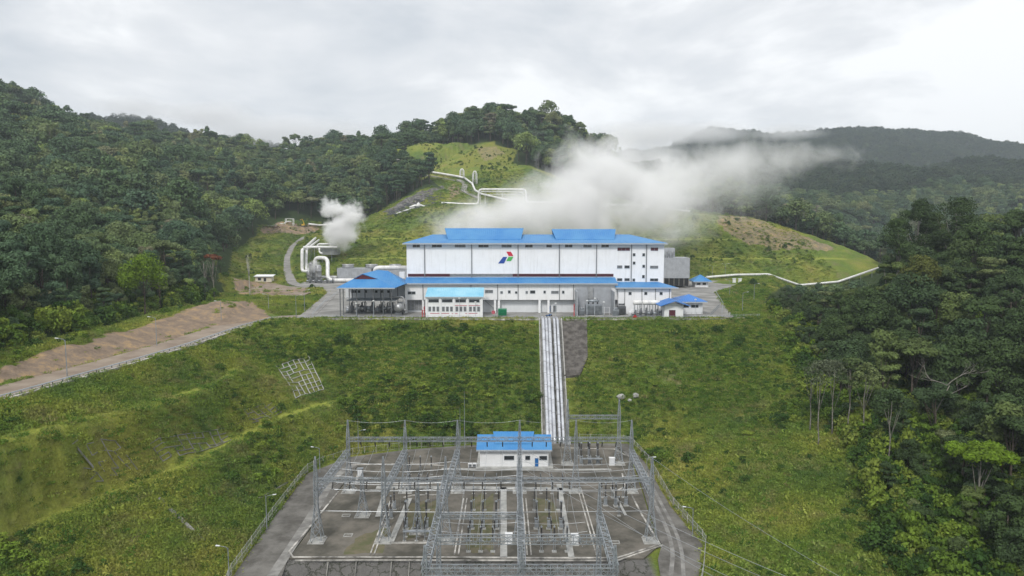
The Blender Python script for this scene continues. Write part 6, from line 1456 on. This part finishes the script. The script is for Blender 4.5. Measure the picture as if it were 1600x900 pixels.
for k, (a, b_) in enumerate(((544, 837), (541, 806), (961, 848))):
    p = G(a, b_, ZS); o = MB().box(-1, 1, -.7, -.5, -.05, .2).box(-1, 1, .5, .7, -.05, .2).box(-1, -.8, -.5, .5, -.05, .2).box(.8, 1, -.5, .5, -.05, .2).build('pit_cover', M['concrete']); o.location = p; tag(o, ('square concrete pit frame in the empty left bay, front one', 'square concrete pit frame in the empty left bay, rear one', 'small concrete pit frame near the right end of the yard')[k], 'pit')

# hanging insulator strings under beams
def strings(x, y, z, label, tilt=0.0):
    o = empty('insulator_string', (x, y, z), label, 'insulator string', 'insulator strings hanging from the gantries'); m_ = MB(); insulator(m_, 0, 0, -1.9, -.25, .17); m_.build('discs', M['black'], o, True); MB().bar((0, 0, 0), (0, 0, -.25), .03).bar((0, 0, -1.9), (0, 0, -2.1), .04).build('fitting', M['steel'], o); o.rotation_euler = (tilt, 0, 0)
for i in range(5):
    for k in range(3):
        x = XS[i] + (XS[i + 1] - XS[i]) * (.25 + .25 * k)
        strings(x, Y1 - .5, zT - .4, f'black insulator string, {PH[k]}, rear beam over the {BAY[i]}', .5)
        if i < 4: strings(x, Y2 + .5, zT - .3, f'black insulator string, {PH[k]}, middle beam over the {BAY[i]}', -.5)
# conductors: sagging wires
def wire(a, b_, sag, r=.035, n=10):
    a, b_ = Vector(a), Vector(b_); pts_ = [a.lerp(b_, k / n) - Vector((0, 0, sag * 4 * (k / n) * (1 - k / n))) for k in range(n + 1)]; return pts_
def conductor(pp, label, group, r=.035, mat='wire'):
    o0 = Vector(pp[0]); o = MB().tube([Vector(p) - o0 for p in pp], r, 5).build('conductor', M[mat]); o.location = o0; tag(o, label, 'wire', group)
for i in range(5):
    for k in range(3):
        x = XS[i] + (XS[i + 1] - XS[i]) * (.25 + .25 * k)
        conductor(wire((x, Y2 + 1.4, zT - 2), (x, Y1 - 1.4, zT - 2.2), 1.4), f'lengthwise overhead wire, {PH[k]}, over the {BAY[i]}', 'lengthwise wires over the yard')
        if i in (1, 2, 3): conductor(wire((x, Y2 + 2, zT - 2.2), (x - .3, 152 - i, ZS + 5.6), .4, n=6), f'dropper wire, {PH[k]}, from the middle gantry into the {BAY[i]}', 'dropper wires in the yard', .028); 
        if i in (2, 3):
            conductor(wire((x, Y2 - .5, zT - 2), (x, 119, z3 - 1.6), 1.2), f'overhead wire to the front apron, {PH[k]}, over the {BAY[i]}', 'wires over the front apron')
for k in range(3):
    for q, y in enumerate((152.5, 156.5, 160.5, 165, 170)):
        conductor(wire((XS[0], y, zLw - .6 - k * .0), (XS[2], y + .0, zLw - .6), .9) if k == 0 else (wire((XS[2], y, zLw - .6), (XS[3], y, zLw - .6), .6) if k == 1 else wire((XS[3], y, zLw - .6), (XS[5], y, zLw - .6), 1.0)),
                  f'crosswise busbar wire, {("left", "middle", "right")[k]} span, {WHERE[q].replace("from the left", "from the front")}', 'crosswise busbar wires', .045)
for q, y in enumerate((150.5, 163, 168)):
    conductor(wire((XS[0], y, ZS + 5.6), (XS[5], y, ZS + 5.6), .3, n=16), f'low tubular busbar across the whole yard, {WHERE[q].replace("from the left", "from the front")}', 'low tubular busbars', .06)
for q, (y, x0, x1) in enumerate(((141.5, XS[2], XS[3]), (141.5, XS[3] + .3, 15.5), (137, XS[2], XS[3]), (137, XS[3] + .3, 15.5))):
    conductor(wire((x0, y, ZS + 7), (x1, y, ZS + 7), .5), f'thin crosswise wire over the front kerb, {WHERE[q]}', 'thin crosswise wires over the front kerb')
for q, (a, b_, e_) in enumerate((((823, 735, 147), (1330, 985, 92), 4), ((815, 717, 147), (1345, 965, 96), 4), ((815, 700, 147), (1380, 960, 99), 5), ((935, 790, 128), (1290, 990, 90), 3), ((985, 690, 176), (1400, 950, 102), 4))):
    conductor(wire(P(*a), P(*b_), e_ * .35, n=14), f'outgoing power line wire towards the lower right corner, {WHERE[q].replace("from the left", "from the bottom")}', 'outgoing power line wires', .032, 'wire')
for i in range(5): conductor(wire((XS[i] + .4, Y1, ZS + 19.1), (XS[i + 1] + .4, Y1, ZS + 19.1), .7), f'thin earth wire between mast tops over the {BAY[i]}', 'earth wires between the mast tops', .022)
for k, (a, y_, D, hh_) in enumerate(((719, 700, 205, 13), (726, 700, 207, 18), (886, 695, 212, 12), (560, 703, 200, 10))):
    p = G(a, y_, ZS); m_ = MB().bar((0, 0, -.2), (0, 0, hh_ * .5), .13, 6).bar((0, 0, hh_ * .5), (0, 0, hh_), .08, 6, .03); o = m_.build('lightning_mast', M['steel']); o.location = p
    tag(o, ('shorter thin mast behind the left of the control building', 'tall thin mast behind the left of the control building', 'thin mast at the foot of the slope pipes', 'thin mast at the rear left bend of the fence')[k], 'mast')

# ================================================================ lamps, fences, guard rail
def street_lamp(p, h_, label, arm=1.6, side=1, group='street lamps', double=False):
    o = empty('street_lamp', p, label, 'street lamp', group)
    sides = (1, -1) if double else (side,)
    MB().bar((0, 0, -.3), (0, 0, h_), .13, 8, .07).build('pole', M['steel'], o)
    for s_ in sides:
        a_ = MB().tube([(0, 0, h_ - .6), (s_ * .2 * arm, 0, h_ + .1), (s_ * arm, 0, h_ + .35)], .055, 6).build('arm', M['steel'], o, True)
        MB().add([(s_ * arm, -.16, h_ + .42), (s_ * (arm + .8), -.2, h_ + .5), (s_ * (arm + .8), .2, h_ + .5), (s_ * arm, .16, h_ + .42), (s_ * arm, -.12, h_ + .28), (s_ * (arm + .75), -.16, h_ + .34), (s_ * (arm + .75), .16, h_ + .34), (s_ * arm, .12, h_ + .28)],
                 [(0, 1, 2, 3), (4, 5, 6, 7), (0, 1, 5, 4), (1, 2, 6, 5), (2, 3, 7, 6), (3, 0, 4, 7)]).build('lamp_head', M['lampglass'], o)
    return o
L_ = [((105, 588), 0, 9, 'street lamp on the dirt road nearest the left edge of the picture', -1), ((245, 540), 0, 8.5, 'street lamp halfway along the dirt road', -1), ((346, 505), 0, 8, 'street lamp near the upper end of the dirt road', -1), ((420, 491), 0, 8, 'street lamp where the dirt road meets the paved pad', -1),
      ((463, 498), 0, 9, 'street lamp by the access road junction left of the pump shelter', 1), ((476, 487), 0, 9, 'second street lamp by the access road junction', 1),
      ((1140, 462), 0, 8, 'street lamp by the right road in front of the hill', -1), ((1113, 437), 0, 9, 'street lamp behind the guard hut', -1), ((1133, 436), 0, 10, 'double headed street lamp behind the road at the right', 1),
      ((1160, 487), 0, 8, 'street lamp on the lawn at the right end of the pad', 1), ((1178, 470), 0, 8, 'street lamp at the far right edge of the lawn', 1),
      ((540, 437), 0, 9, 'street lamp behind the pump shelter roof', 1)]
for (a, b_), z, h_, lb, sd_ in L_: street_lamp(G(a, b_, z), h_, lb, side=sd_, double='double' in lb)
for a, b_, h_, lb, sd_ in ((358, 905, 6.5, 'lamp post by the fence at the bottom left of the yard road', -1), (417, 828, 8, 'lamp post outside the fence halfway up the left yard road', 1), (560, 706, 6, 'lamp post at the rear left bend of the yard fence', 1), (500, 738, 7, 'lamp post near the left corner of the yard fence', -1), (1010, 762, 8, 'lamp post at the right side of the yard near the rear', 1), (1082, 838, 6.5, 'curved arm lamp post on the right fence near the front', -1)):
    p = G(a, b_, ZS); p.z = max(ZS, float(H(np.array(p.x), np.array(p.y)))); street_lamp(p, h_, lb, side=sd_, group='yard lamp posts')
# thin poles with floodlights along the front of the pad
for k, a in enumerate((557, 584, 718, 743, 845, 868, 917, 929, 943, 1086)):
    q = G(a, 496, 0); o = empty('floodlight_pole', q, f'thin grey floodlight pole on the pad edge, {WHERE[k]}', 'floodlight pole', 'floodlight poles along the pad edge')
    hh_ = 5.5 + (k * 37 % 5) * .5; MB().bar((0, 0, 0), (0, 0, hh_), .09, 6, .06).build('pole', M['fascia'], o); MB().box(-.35, .35, -.25, .1, hh_, hh_ + .4).build('lamp_head', M['lampglass'], o)
def fence(pts_, h_, label, every=3.0, post_mat='kerb', mesh_mat=None, rails=(0.15, .95), pr=.09, name='fence', vert=False, infill=0):
    o0 = Vector(pts_[0]); o = empty(name, o0, label, 'fence'); dp = []; run = 0
    L = densify([Vector(p) for p in pts_], .5); last = None; posts = []
    for a, b_ in zip(L[:-1], L[1:]):
        if run <= 0: posts.append(a); run = every
        run -= (b_ - a).length
    posts.append(L[-1]); pm = MB()
    for k, p in enumerate(posts):
        q = p - o0
        if k < 98: MB().bar(q + Vector((0, 0, -.4)), q + Vector((0, 0, h_)), pr).build('post', M[post_mat], o)
        else: pm.bar(q + Vector((0, 0, -.4)), q + Vector((0, 0, h_)), pr)
    if pm.v: s_ = pm.build('posts', M[post_mat], o); s_['kind'] = 'stuff'
    rm = MB()
    for a, b_ in zip(posts[:-1], posts[1:]):
        for r_ in rails: rm.bar(a - o0 + Vector((0, 0, h_ * r_)), b_ - o0 + Vector((0, 0, h_ * r_)), .035)
        for j in range(infill): q = a.lerp(b_, (j + .5) / infill) - o0; rm.bar(q + Vector((0, 0, h_ * rails[0])), q + Vector((0, 0, h_ * rails[-1])), .022, 3)
    rm.build('rail' if not infill else 'mesh_panel', M[mesh_mat or post_mat], o); return o
M['chain'] = material('chain_link_wire', (0.42, 0.45, 0.42), 0.5, metal=.2)
fence([G(a, b_, ZS) for a, b_ in [(338, 950), (362, 898), (431, 801), (479, 738), (505, 725)]], 2.4, 'pale post and wire fence along the left side of the yard road', 2.6, mesh_mat='chain', rails=(.1, .5, .92), infill=7)
fence([G(a, b_, ZS) for a, b_ in [(506, 724.5), (546, 711), (641, 700), (740, 693), (845, 690)]], 2.2, 'pale green wire fence behind the yard at the slope foot', 3.4, mesh_mat='chain', rails=(.1, .92), infill=6)
fence([G(a, b_, ZS) for a, b_ in [(905, 688), (984, 690), (1013, 722), (1052, 791)]], 2.2, 'pale wire fence at the rear right corner of the yard', 3.4, mesh_mat='chain', rails=(.1, .92), infill=6)
fence([G(a, b_, ZS) for a, b_ in [(1053, 792), (1103, 850), (1099, 900), (1088, 950)]], 2.4, 'pale post and wire fence along the front right side of the yard', 2.6, mesh_mat='chain', rails=(.1, .5, .92), infill=7)
fence([p + Vector((0, -.5, 0)) for p in [G(426, 498.5), G(500, 496.8), G(650, 497.3), G(842, 497.8)]], 1.2, 'low grey railing along the front edge of the pad left of the pipes', 2.6, 'fascia', rails=(.5, .95), pr=.06, infill=3)
fence([p + Vector((0, -.5, 0)) for p in [G(880, 497.8), G(1100, 497.3), G(1186, 494.8)]], 1.2, 'low grey railing along the front edge of the pad right of the pipes', 2.6, 'fascia', rails=(.5, .95), pr=.06, infill=3)
fence([G(488, 493), G(506, 474), G(528, 458), G(545, 453)], 1.3, 'low railing beside the access road by the pump shelter', 2.6, 'fascia', rails=(.5, .95), pr=.06)
fence([G(1128, 490), G(1130, 476), G(1119, 458)], 1.1, 'low kerb railing between the right road and the lawn', 2.2, 'fascia', rails=(.5, .95), pr=.06)
fence([G(958, 492), G(1036, 492)], 2.6, 'white posts of the low fence before the side wing', 2.1, 'white2', rails=(.4, .95), pr=.08, infill=0)
fence([G(905, 492), G(952, 492)], 3.2, 'white fence before the big transformer enclosure', 2.4, 'white2', rails=(.3, .95), pr=.09)
fence([G(1072, 494), G(1110, 494), G(1124, 480)], 1.6, 'grey railing around the low blue roofed building at the right', 2.0, 'steel', rails=(.4, .95), pr=.06)
rail_pts = [p + Vector((-.5, .2, 0)) for p in road_edge[:-1]]
gr = empty('guard_rail', rail_pts[0], 'long grey guard rail along the outer edge of the dirt road', 'guard rail'); o0 = rail_pts[0]; posts = densify(rail_pts, 2.6); m_ = MB()
for a, b_ in zip(posts[:-1], posts[1:]): m_.bar(a - o0 + Vector((0, 0, .75)), b_ - o0 + Vector((0, 0, .75)), .17)
m_.build('rail', M['fascia'], gr)
for p in posts[:98]: MB().bar(p - o0 + Vector((0, 0, -.2)), p - o0 + Vector((0, 0, .8)), .1).build('post', M['steelD'], gr)
structure(ribbon([p + Vector((.3, 0, 0)) for p in road_edge[:-1]], .9, .12, .5), 'kerb', M['kerb']); structure(ribbon([p + Vector((-1.4, 0, 0)) for p in road_edge[:-1]], .5, .06, .3), 'kerb', M['concrete'])
structure(ribbon([p + Vector((0, -1.0, 0)) for p in pad_front], .7, .1, .6), 'kerb', M['kerb'])
structure(ribbon([G(450, 447.5), G(500, 451), G(470, 452)][:2], .5, .1, .2), 'kerb', M['concrete'])
# ================================================================ single trees one can tell apart
def special(name, px, D, label, kind, Rr, Ht, hb, nleaf, leaf, mat, bark, seed, r0=.3, limbs=7, cat='tree', z=None, lean=0, bottom=None):
    if bottom: p = P(bottom[0], bottom[1], D); g_ = float(H(np.array(p.x), np.array(D))); base = Vector((p.x, D, min(p.z, g_ + 1) if p.z > g_ + 1 else p.z))
    else: x = P(px, 400, D).x; base = Vector((x, D, float(H(np.array(x), np.array(D)))))
    q, f, var, C_ = crown_arrays(seed, kind, nleaf, leaf, Rr, Ht, hb); o = empty(name, base, label, cat)
    if nleaf > 10: c = bpy.data.objects.new('crown', leaf_mesh('crown', q, f, var, M[mat])); COL.objects.link(c); c.parent = o
    t_ = trunk_mb(seed + 1, C_, hb, Ht, r0, lean, limbs).build('trunk', M[bark], o, True); return o
special('lime_tree', 1553, 134, 'bright lime green spreading tree with pale bare trunk near the lower right corner', 'flat', 6.2, 18.5, 12.5, 3000, .7, 'leafLime', 'bark', 901, .26, 5)
for k, (a, D, h_, lb) in enumerate(((1290, 175, 23, 'pale bare trunked tree with sparse grey crown, leftmost of the bare trunks at the right'), (1312, 182, 22, 'pale thin tree right beside the leftmost bare trunk'), (1338, 178, 22, 'slim white trunked tree in the middle of the bare trunks'), (1362, 176, 21, 'white trunked tree with a forked top, rightmost of the bare trunks'), (1405, 160, 20, 'pale forked trunk showing through the dark wood'), (1276, 185, 20, 'thin pale trunk at the edge of the dark right wood'))):
    special('bare_tree', a, D, lb, ('dome', 'flat', 'layer', 'dome', 'broad', 'layer')[k], 4.3, h_, h_ * .66, (900, 600, 1100, 1200, 1500, 800)[k], .5, 'leafGrey' if k < 2 else 'leafShade', 'bark', 910 + k * 3, .19, 4)
dt = onto(1492, 168); dr_ = empty('dead_tree', dt, 'dead leafless tree with twisted pale branches above the dark right wood', 'tree'); r_ = random.Random(8); m_ = MB()
def twig(p, d, L, r, lv):
    pts_ = [p]; q = Vector(p)
    for k in range(4): d = (d + Vector((r_.uniform(-.45, .45), r_.uniform(-.45, .45), r_.uniform(-.15, .3)))).normalized(); q = q + d * L / 4; pts_.append(q.copy())
    m_.tube(pts_, r, 5, [r * (1 - .15 * k) for k in range(5)])
    if lv: [twig(pts_[r_.choice((2, 3, 4))], (d + Vector((r_.uniform(-1.2, 1.2), r_.uniform(-1.2, 1.2), r_.uniform(-.2, .6)))).normalized(), L * .6, r * .5, lv - 1) for _ in range(3)]
twig(Vector((0, 0, -1)), Vector((0, 0, 1)), 17, .24, 0); twig(Vector((.5, 0, 15)), Vector((-.8, 0, .6)), 6, .14, 3); twig(Vector((.5, 0, 15)), Vector((.8, .2, .7)), 6, .14, 3); twig(Vector((.3, 0, 13)), Vector((.5, -.5, .3)), 5, .1, 2)
m_.build('trunk', M['bark'], dr_, True)
special('russet_tree', 332, 330, 'tree with a russet brown crown standing out of the left wood', 'flat', 4.5, 21, 17, 1200, .8, 'leafRusset', 'bark', 950, .3, 8)
special('bare_tree', 388, 340, 'tall thin pale trunk at the edge of the clearing left of the road', 'open', 2.2, 22, 18, 160, .6, 'leafGrey', 'barkW', 953, .25, 5)
special('bare_tree', 318, 320, 'pale bare trunk beside the russet tree in the left wood', 'open', 3, 20, 14, 120, .6, 'leafGrey', 'bark', 956, .25, 8)
special('lime_tree', 222, 265, 'large yellow green tree glowing in the middle of the left wood', 'broad', 8.5, 24, 10, 4200, .85, 'leafLime', 'barkD', 959, .35)
special('olive_tree', 1440, 235, 'tall olive green tree with a high crown on the right spur', 'tall', 7, 30, 14, 4000, .85, 'leafOlive', 'bark', 962, .4)
for k, (a, D, h_, R_, kd) in enumerate(((1405, 262, 39, 7.0, 'tall'), (1432, 280, 42, 8.5, 'dome'), (1492, 275, 41, 10.0, 'broad'), (1545, 290, 33, 8.0, 'tall'), (1590, 285, 34, 8.5, 'flat'), (1460, 300, 40, 6.5, 'tall'), (1395, 245, 28, 6, 'layer'), (1520, 250, 32, 8, 'broad'))):
    special('giant_tree', a, D, 'towering dark tree on the right spur against the far hills, ' + WHERE[[1, 2, 4, 6, 7, 3, 0, 5][k]], kd, R_, h_, h_ * .42, 5200, .85, 'leafShade', 'bark', 970 + k * 3, .5, 10)
names_l = ['first from the left', 'second from the left', 'third from the left', 'fourth from the left', 'fifth from the left', 'sixth from the left', 'seventh from the left']
for k, (a, D, h_) in enumerate(((60, 860, 24), (112, 880, 26), (382, 940, 36), (418, 940, 32), (450, 945, 34), (466, 945, 36), (487, 950, 30))):
    special('emergent_tree', a, D, 'emergent tree standing out on the left ridge skyline, ' + names_l[k], 'flat' if k % 2 else 'dome', 8.5, h_, h_ * .5, 700, 1.9, 'leaf', 'barkD', 1000 + k * 3, .5, 6)
for k, (a, D, h_) in enumerate(((742, 862, 24), (790, 852, 26), (836, 845, 24), (880, 835, 22), (905, 825, 24), (928, 820, 23))):
    special('emergent_tree', a, D, 'tree on the skyline of the central wooded knoll, ' + names_l[k], 'dome' if k % 2 else 'tall', 7.5, h_, h_ * .4, 700, 1.9, 'leaf', 'barkD', 1030 + k * 3, .5, 6)
for k, (a, D, h_) in enumerate(((1242, 640, 34), (1262, 650, 38), (1318, 620, 36), (1338, 625, 40), (1352, 622, 34), (1290, 640, 30))):
    special('valley_tree', a, D, 'slender tree showing behind the crest of the right hill, ' + names_l[[0, 1, 3, 4, 5, 2][k]], 'tall', 5.5, h_ + 16, h_ * .6 + 14, 700, 1.6, 'leafShade', 'bark', 1060 + k * 3, .4, 6)
# ================================================================ air: haze, low cloud, steam
def volume_object(name, label, blobs, dens, nscale, thr, amp, col=(0.97, 0.97, 0.98), kind='stuff', step=3.0, aniso=0.2, detail=5.0, soft=1.0, dist=0.0, emission=0.0):
    """blobs: (centre, radii, weight); density = union of soft ellipsoids broken up by turbulence"""
    bm = bmesh.new()
    for c, r_, w_ in blobs:
        g_ = bmesh.ops.create_icosphere(bm, subdivisions=2, radius=1.08)
        for v in g_['verts']: v.co = Vector((c[0] + v.co.x * r_[0], c[1] + v.co.y * r_[1], c[2] + v.co.z * r_[2]))
    hull = bmesh.ops.convex_hull(bm, input=bm.verts)
    junk = [e for e in hull['geom_interior'] if isinstance(e, bmesh.types.BMVert)] + [e for e in hull['geom_unused'] if isinstance(e, bmesh.types.BMVert)]
    bmesh.ops.delete(bm, geom=list(set(junk)), context='VERTS'); keepf = set(f for f in hull['geom'] if isinstance(f, bmesh.types.BMFace)); bmesh.ops.delete(bm, geom=[f for f in bm.faces if f not in keepf], context='FACES_ONLY')
    bmesh.ops.recalc_face_normals(bm, faces=bm.faces)
    me = bpy.data.meshes.new(name); bm.to_mesh(me); bm.free(); o = bpy.data.objects.new(name, me); COL.objects.link(o); tag(o, label, None, kind=kind)
    m = bpy.data.materials.new(name); m.use_nodes = True; t = m.node_tree; t.nodes.remove(t.nodes['Principled BSDF']); pv = N(t, 'ShaderNodeVolumePrincipled')
    pv.inputs['Color'].default_value = (*col, 1); pv.inputs['Anisotropy'].default_value = aniso
    geo = N(t, 'ShaderNodeNewGeometry'); P_ = geo.outputs['Position']; best = None
    nz = N(t, 'ShaderNodeTexNoise', inputs={'Scale': nscale, 'Detail': detail, 'Roughness': 0.66, 'Distortion': dist}); t.links.new(P_, nz.inputs['Vector'])
    for c, r_, w_ in blobs:
        s_ = N(t, 'ShaderNodeVectorMath', operation='SUBTRACT'); t.links.new(P_, s_.inputs[0]); s_.inputs[1].default_value = c
        m_ = N(t, 'ShaderNodeVectorMath', operation='MULTIPLY'); t.links.new(s_.outputs[0], m_.inputs[0]); m_.inputs[1].default_value = tuple(1 / q for q in r_)
        l_ = N(t, 'ShaderNodeVectorMath', operation='LENGTH'); t.links.new(m_.outputs[0], l_.inputs[0])
        v = MATH(t, 'MULTIPLY', MATH(t, 'SUBTRACT', 1.0, l_.outputs['Value'], clamp=True), w_)
        best = v if best is None else MATH(t, 'MAXIMUM', best, v)
    # turbulence eats the rim away, the core stays closed
    x = MATH(t, 'ADD', MATH(t, 'MULTIPLY', best, 1.6), MATH(t, 'MULTIPLY', MATH(t, 'SUBTRACT', nz.outputs['Fac'], 0.5), amp))
    x = MATH(t, 'SUBTRACT', x, thr); x = MATH(t, 'MULTIPLY', x, soft, clamp=True)
    x = MATH(t, 'MULTIPLY', x, MATH(t, 'MULTIPLY', best, 8.0, clamp=True))
    t.links.new(MATH(t, 'MULTIPLY', x, dens), pv.inputs['Density']); t.links.new(pv.outputs[0], t.nodes['Material Output'].inputs['Volume'])
    me.materials.append(m); 
    xs = [v.co for v in me.vertices]; size = sum((max(v[i] for v in xs) - min(v[i] for v in xs)) for i in range(3)) / 3
    m.cycles.volume_step_rate = step / (size / 10) 
    return o
def pb_(px, py, D): return tuple(P(px, py, D))
B = [(pb_(716, 352, 450), (26, 18, 18), .95), (pb_(750, 346, 452), (40, 22, 26), 1.0), (pb_(820, 338, 455), (44, 26, 28), 1.1), (pb_(905, 318, 460), (46, 28, 38), 1.25), (pb_(945, 272, 465), (44, 24, 40), 1.2), (pb_(1010, 312, 465), (50, 26, 34), 1.05), (pb_(872, 240, 462), (22, 16, 30), .62)]
volume_object('steam', 'thick white steam bank rising behind the roof of the hall', B, 0.13, 0.050, 0.50, 2.8, step=3.0, soft=0.8, dist=0.5, aniso=0.0, col=(1, 1, 1))
B2 = [(pb_(1050, 285, 475), (56, 26, 34), .95), (pb_(1130, 258, 485), (56, 24, 26), .9), (pb_(1215, 248, 490), (56, 22, 23), .85), (pb_(1295, 242, 495), (42, 18, 17), .7), (pb_(1050, 350, 440), (28, 20, 24), .55), (pb_(1140, 300, 480), (46, 20, 24), .55)]
volume_object('steam', 'thin steam plume drifting right across the far hills', B2, 0.06, 0.045, 0.45, 2.8, step=4.0, dist=0.5, aniso=0.0, col=(1, 1, 1))
B5 = [(pb_(740, 350, 452), (46, 24, 24), .8), (pb_(850, 335, 458), (60, 26, 34), 1.0), (pb_(960, 320, 462), (66, 26, 44), 1.0), (pb_(1050, 335, 452), (44, 22, 40), .8), (pb_(1120, 280, 480), (70, 24, 36), .7)]
volume_object('steam', 'faint veil of steam spreading low over the hill behind the hall', B5, 0.042, 0.032, 0.24, 1.7, step=6.0, dist=0.4, aniso=0.0, col=(1, 1, 1))
B3 = [(pb_(532, 362, 484), (17, 10, 17), 1.3), (pb_(548, 338, 484), (14, 9, 16), 1.0), (pb_(518, 326, 484), (15, 8, 12), .9), (pb_(556, 352, 484), (11, 7, 14), .6)]
volume_object('steam', 'small dense white steam plume from the vent beside the left road', B3, 0.6, 0.16, 0.50, 2.4, step=1.0, dist=0.4, aniso=0.0, col=(1, 1, 1))
B4 = [(pb_(487, 418, 440), (4.5, 3, 5), 1.1), (pb_(492, 411, 440), (5, 3, 3), .7)]
volume_object('steam', 'little puff of steam over the silencer drums', B4, 0.5, 0.25, 0.3, 1.2, step=.8)
# low cloud hugging the ridges
K1 = [(pb_(215, 168, 1450), (120, 110, 28), .8), (pb_(330, 180, 1420), (140, 110, 34), 1.0), (pb_(420, 205, 1390), (170, 110, 40), 1.1), (pb_(510, 212, 1380), (150, 110, 40), 1.1)]
volume_object('low_cloud', 'grey cloud lying on the misty ridge at the left', K1, 0.014, 0.009, 0.25, 1.2, step=18, col=(.98, .985, 1), aniso=0.0)
K2 = [(pb_(1000, 212, 1900), (220, 160, 48), 1.1), (pb_(1100, 208, 2050), (220, 150, 42), .9), (pb_(1010, 240, 1850), (130, 120, 46), .8), (pb_(1230, 208, 2100), (200, 150, 30), .6)]
volume_object('low_cloud', 'white cloud resting on the far range right of the knoll', K2, 0.014, 0.007, 0.3, 1.4, step=22, col=(1, 1, 1), aniso=0.0)
# haze between us and the far hills
hz = MB().box(-4600, 4600, -800, 5600, -140, 480).build('haze', bpy.data.materials.new('haze')); tag(hz, kind='stuff')
hm = hz.data.materials[0]; hm.use_nodes = True; t = hm.node_tree; t.nodes.remove(t.nodes['Principled BSDF']); pv = N(t, 'ShaderNodeVolumePrincipled')
pv.inputs['Color'].default_value = (.82, .90, 1.0, 1); pv.inputs['Density'].default_value = 0.00012; pv.inputs['Anisotropy'].default_value = 0.1
t.links.new(pv.outputs[0], t.nodes['Material Output'].inputs['Volume'])
hm.cycles.homogeneous_volume = True if hasattr(hm.cycles, 'homogeneous_volume') else False
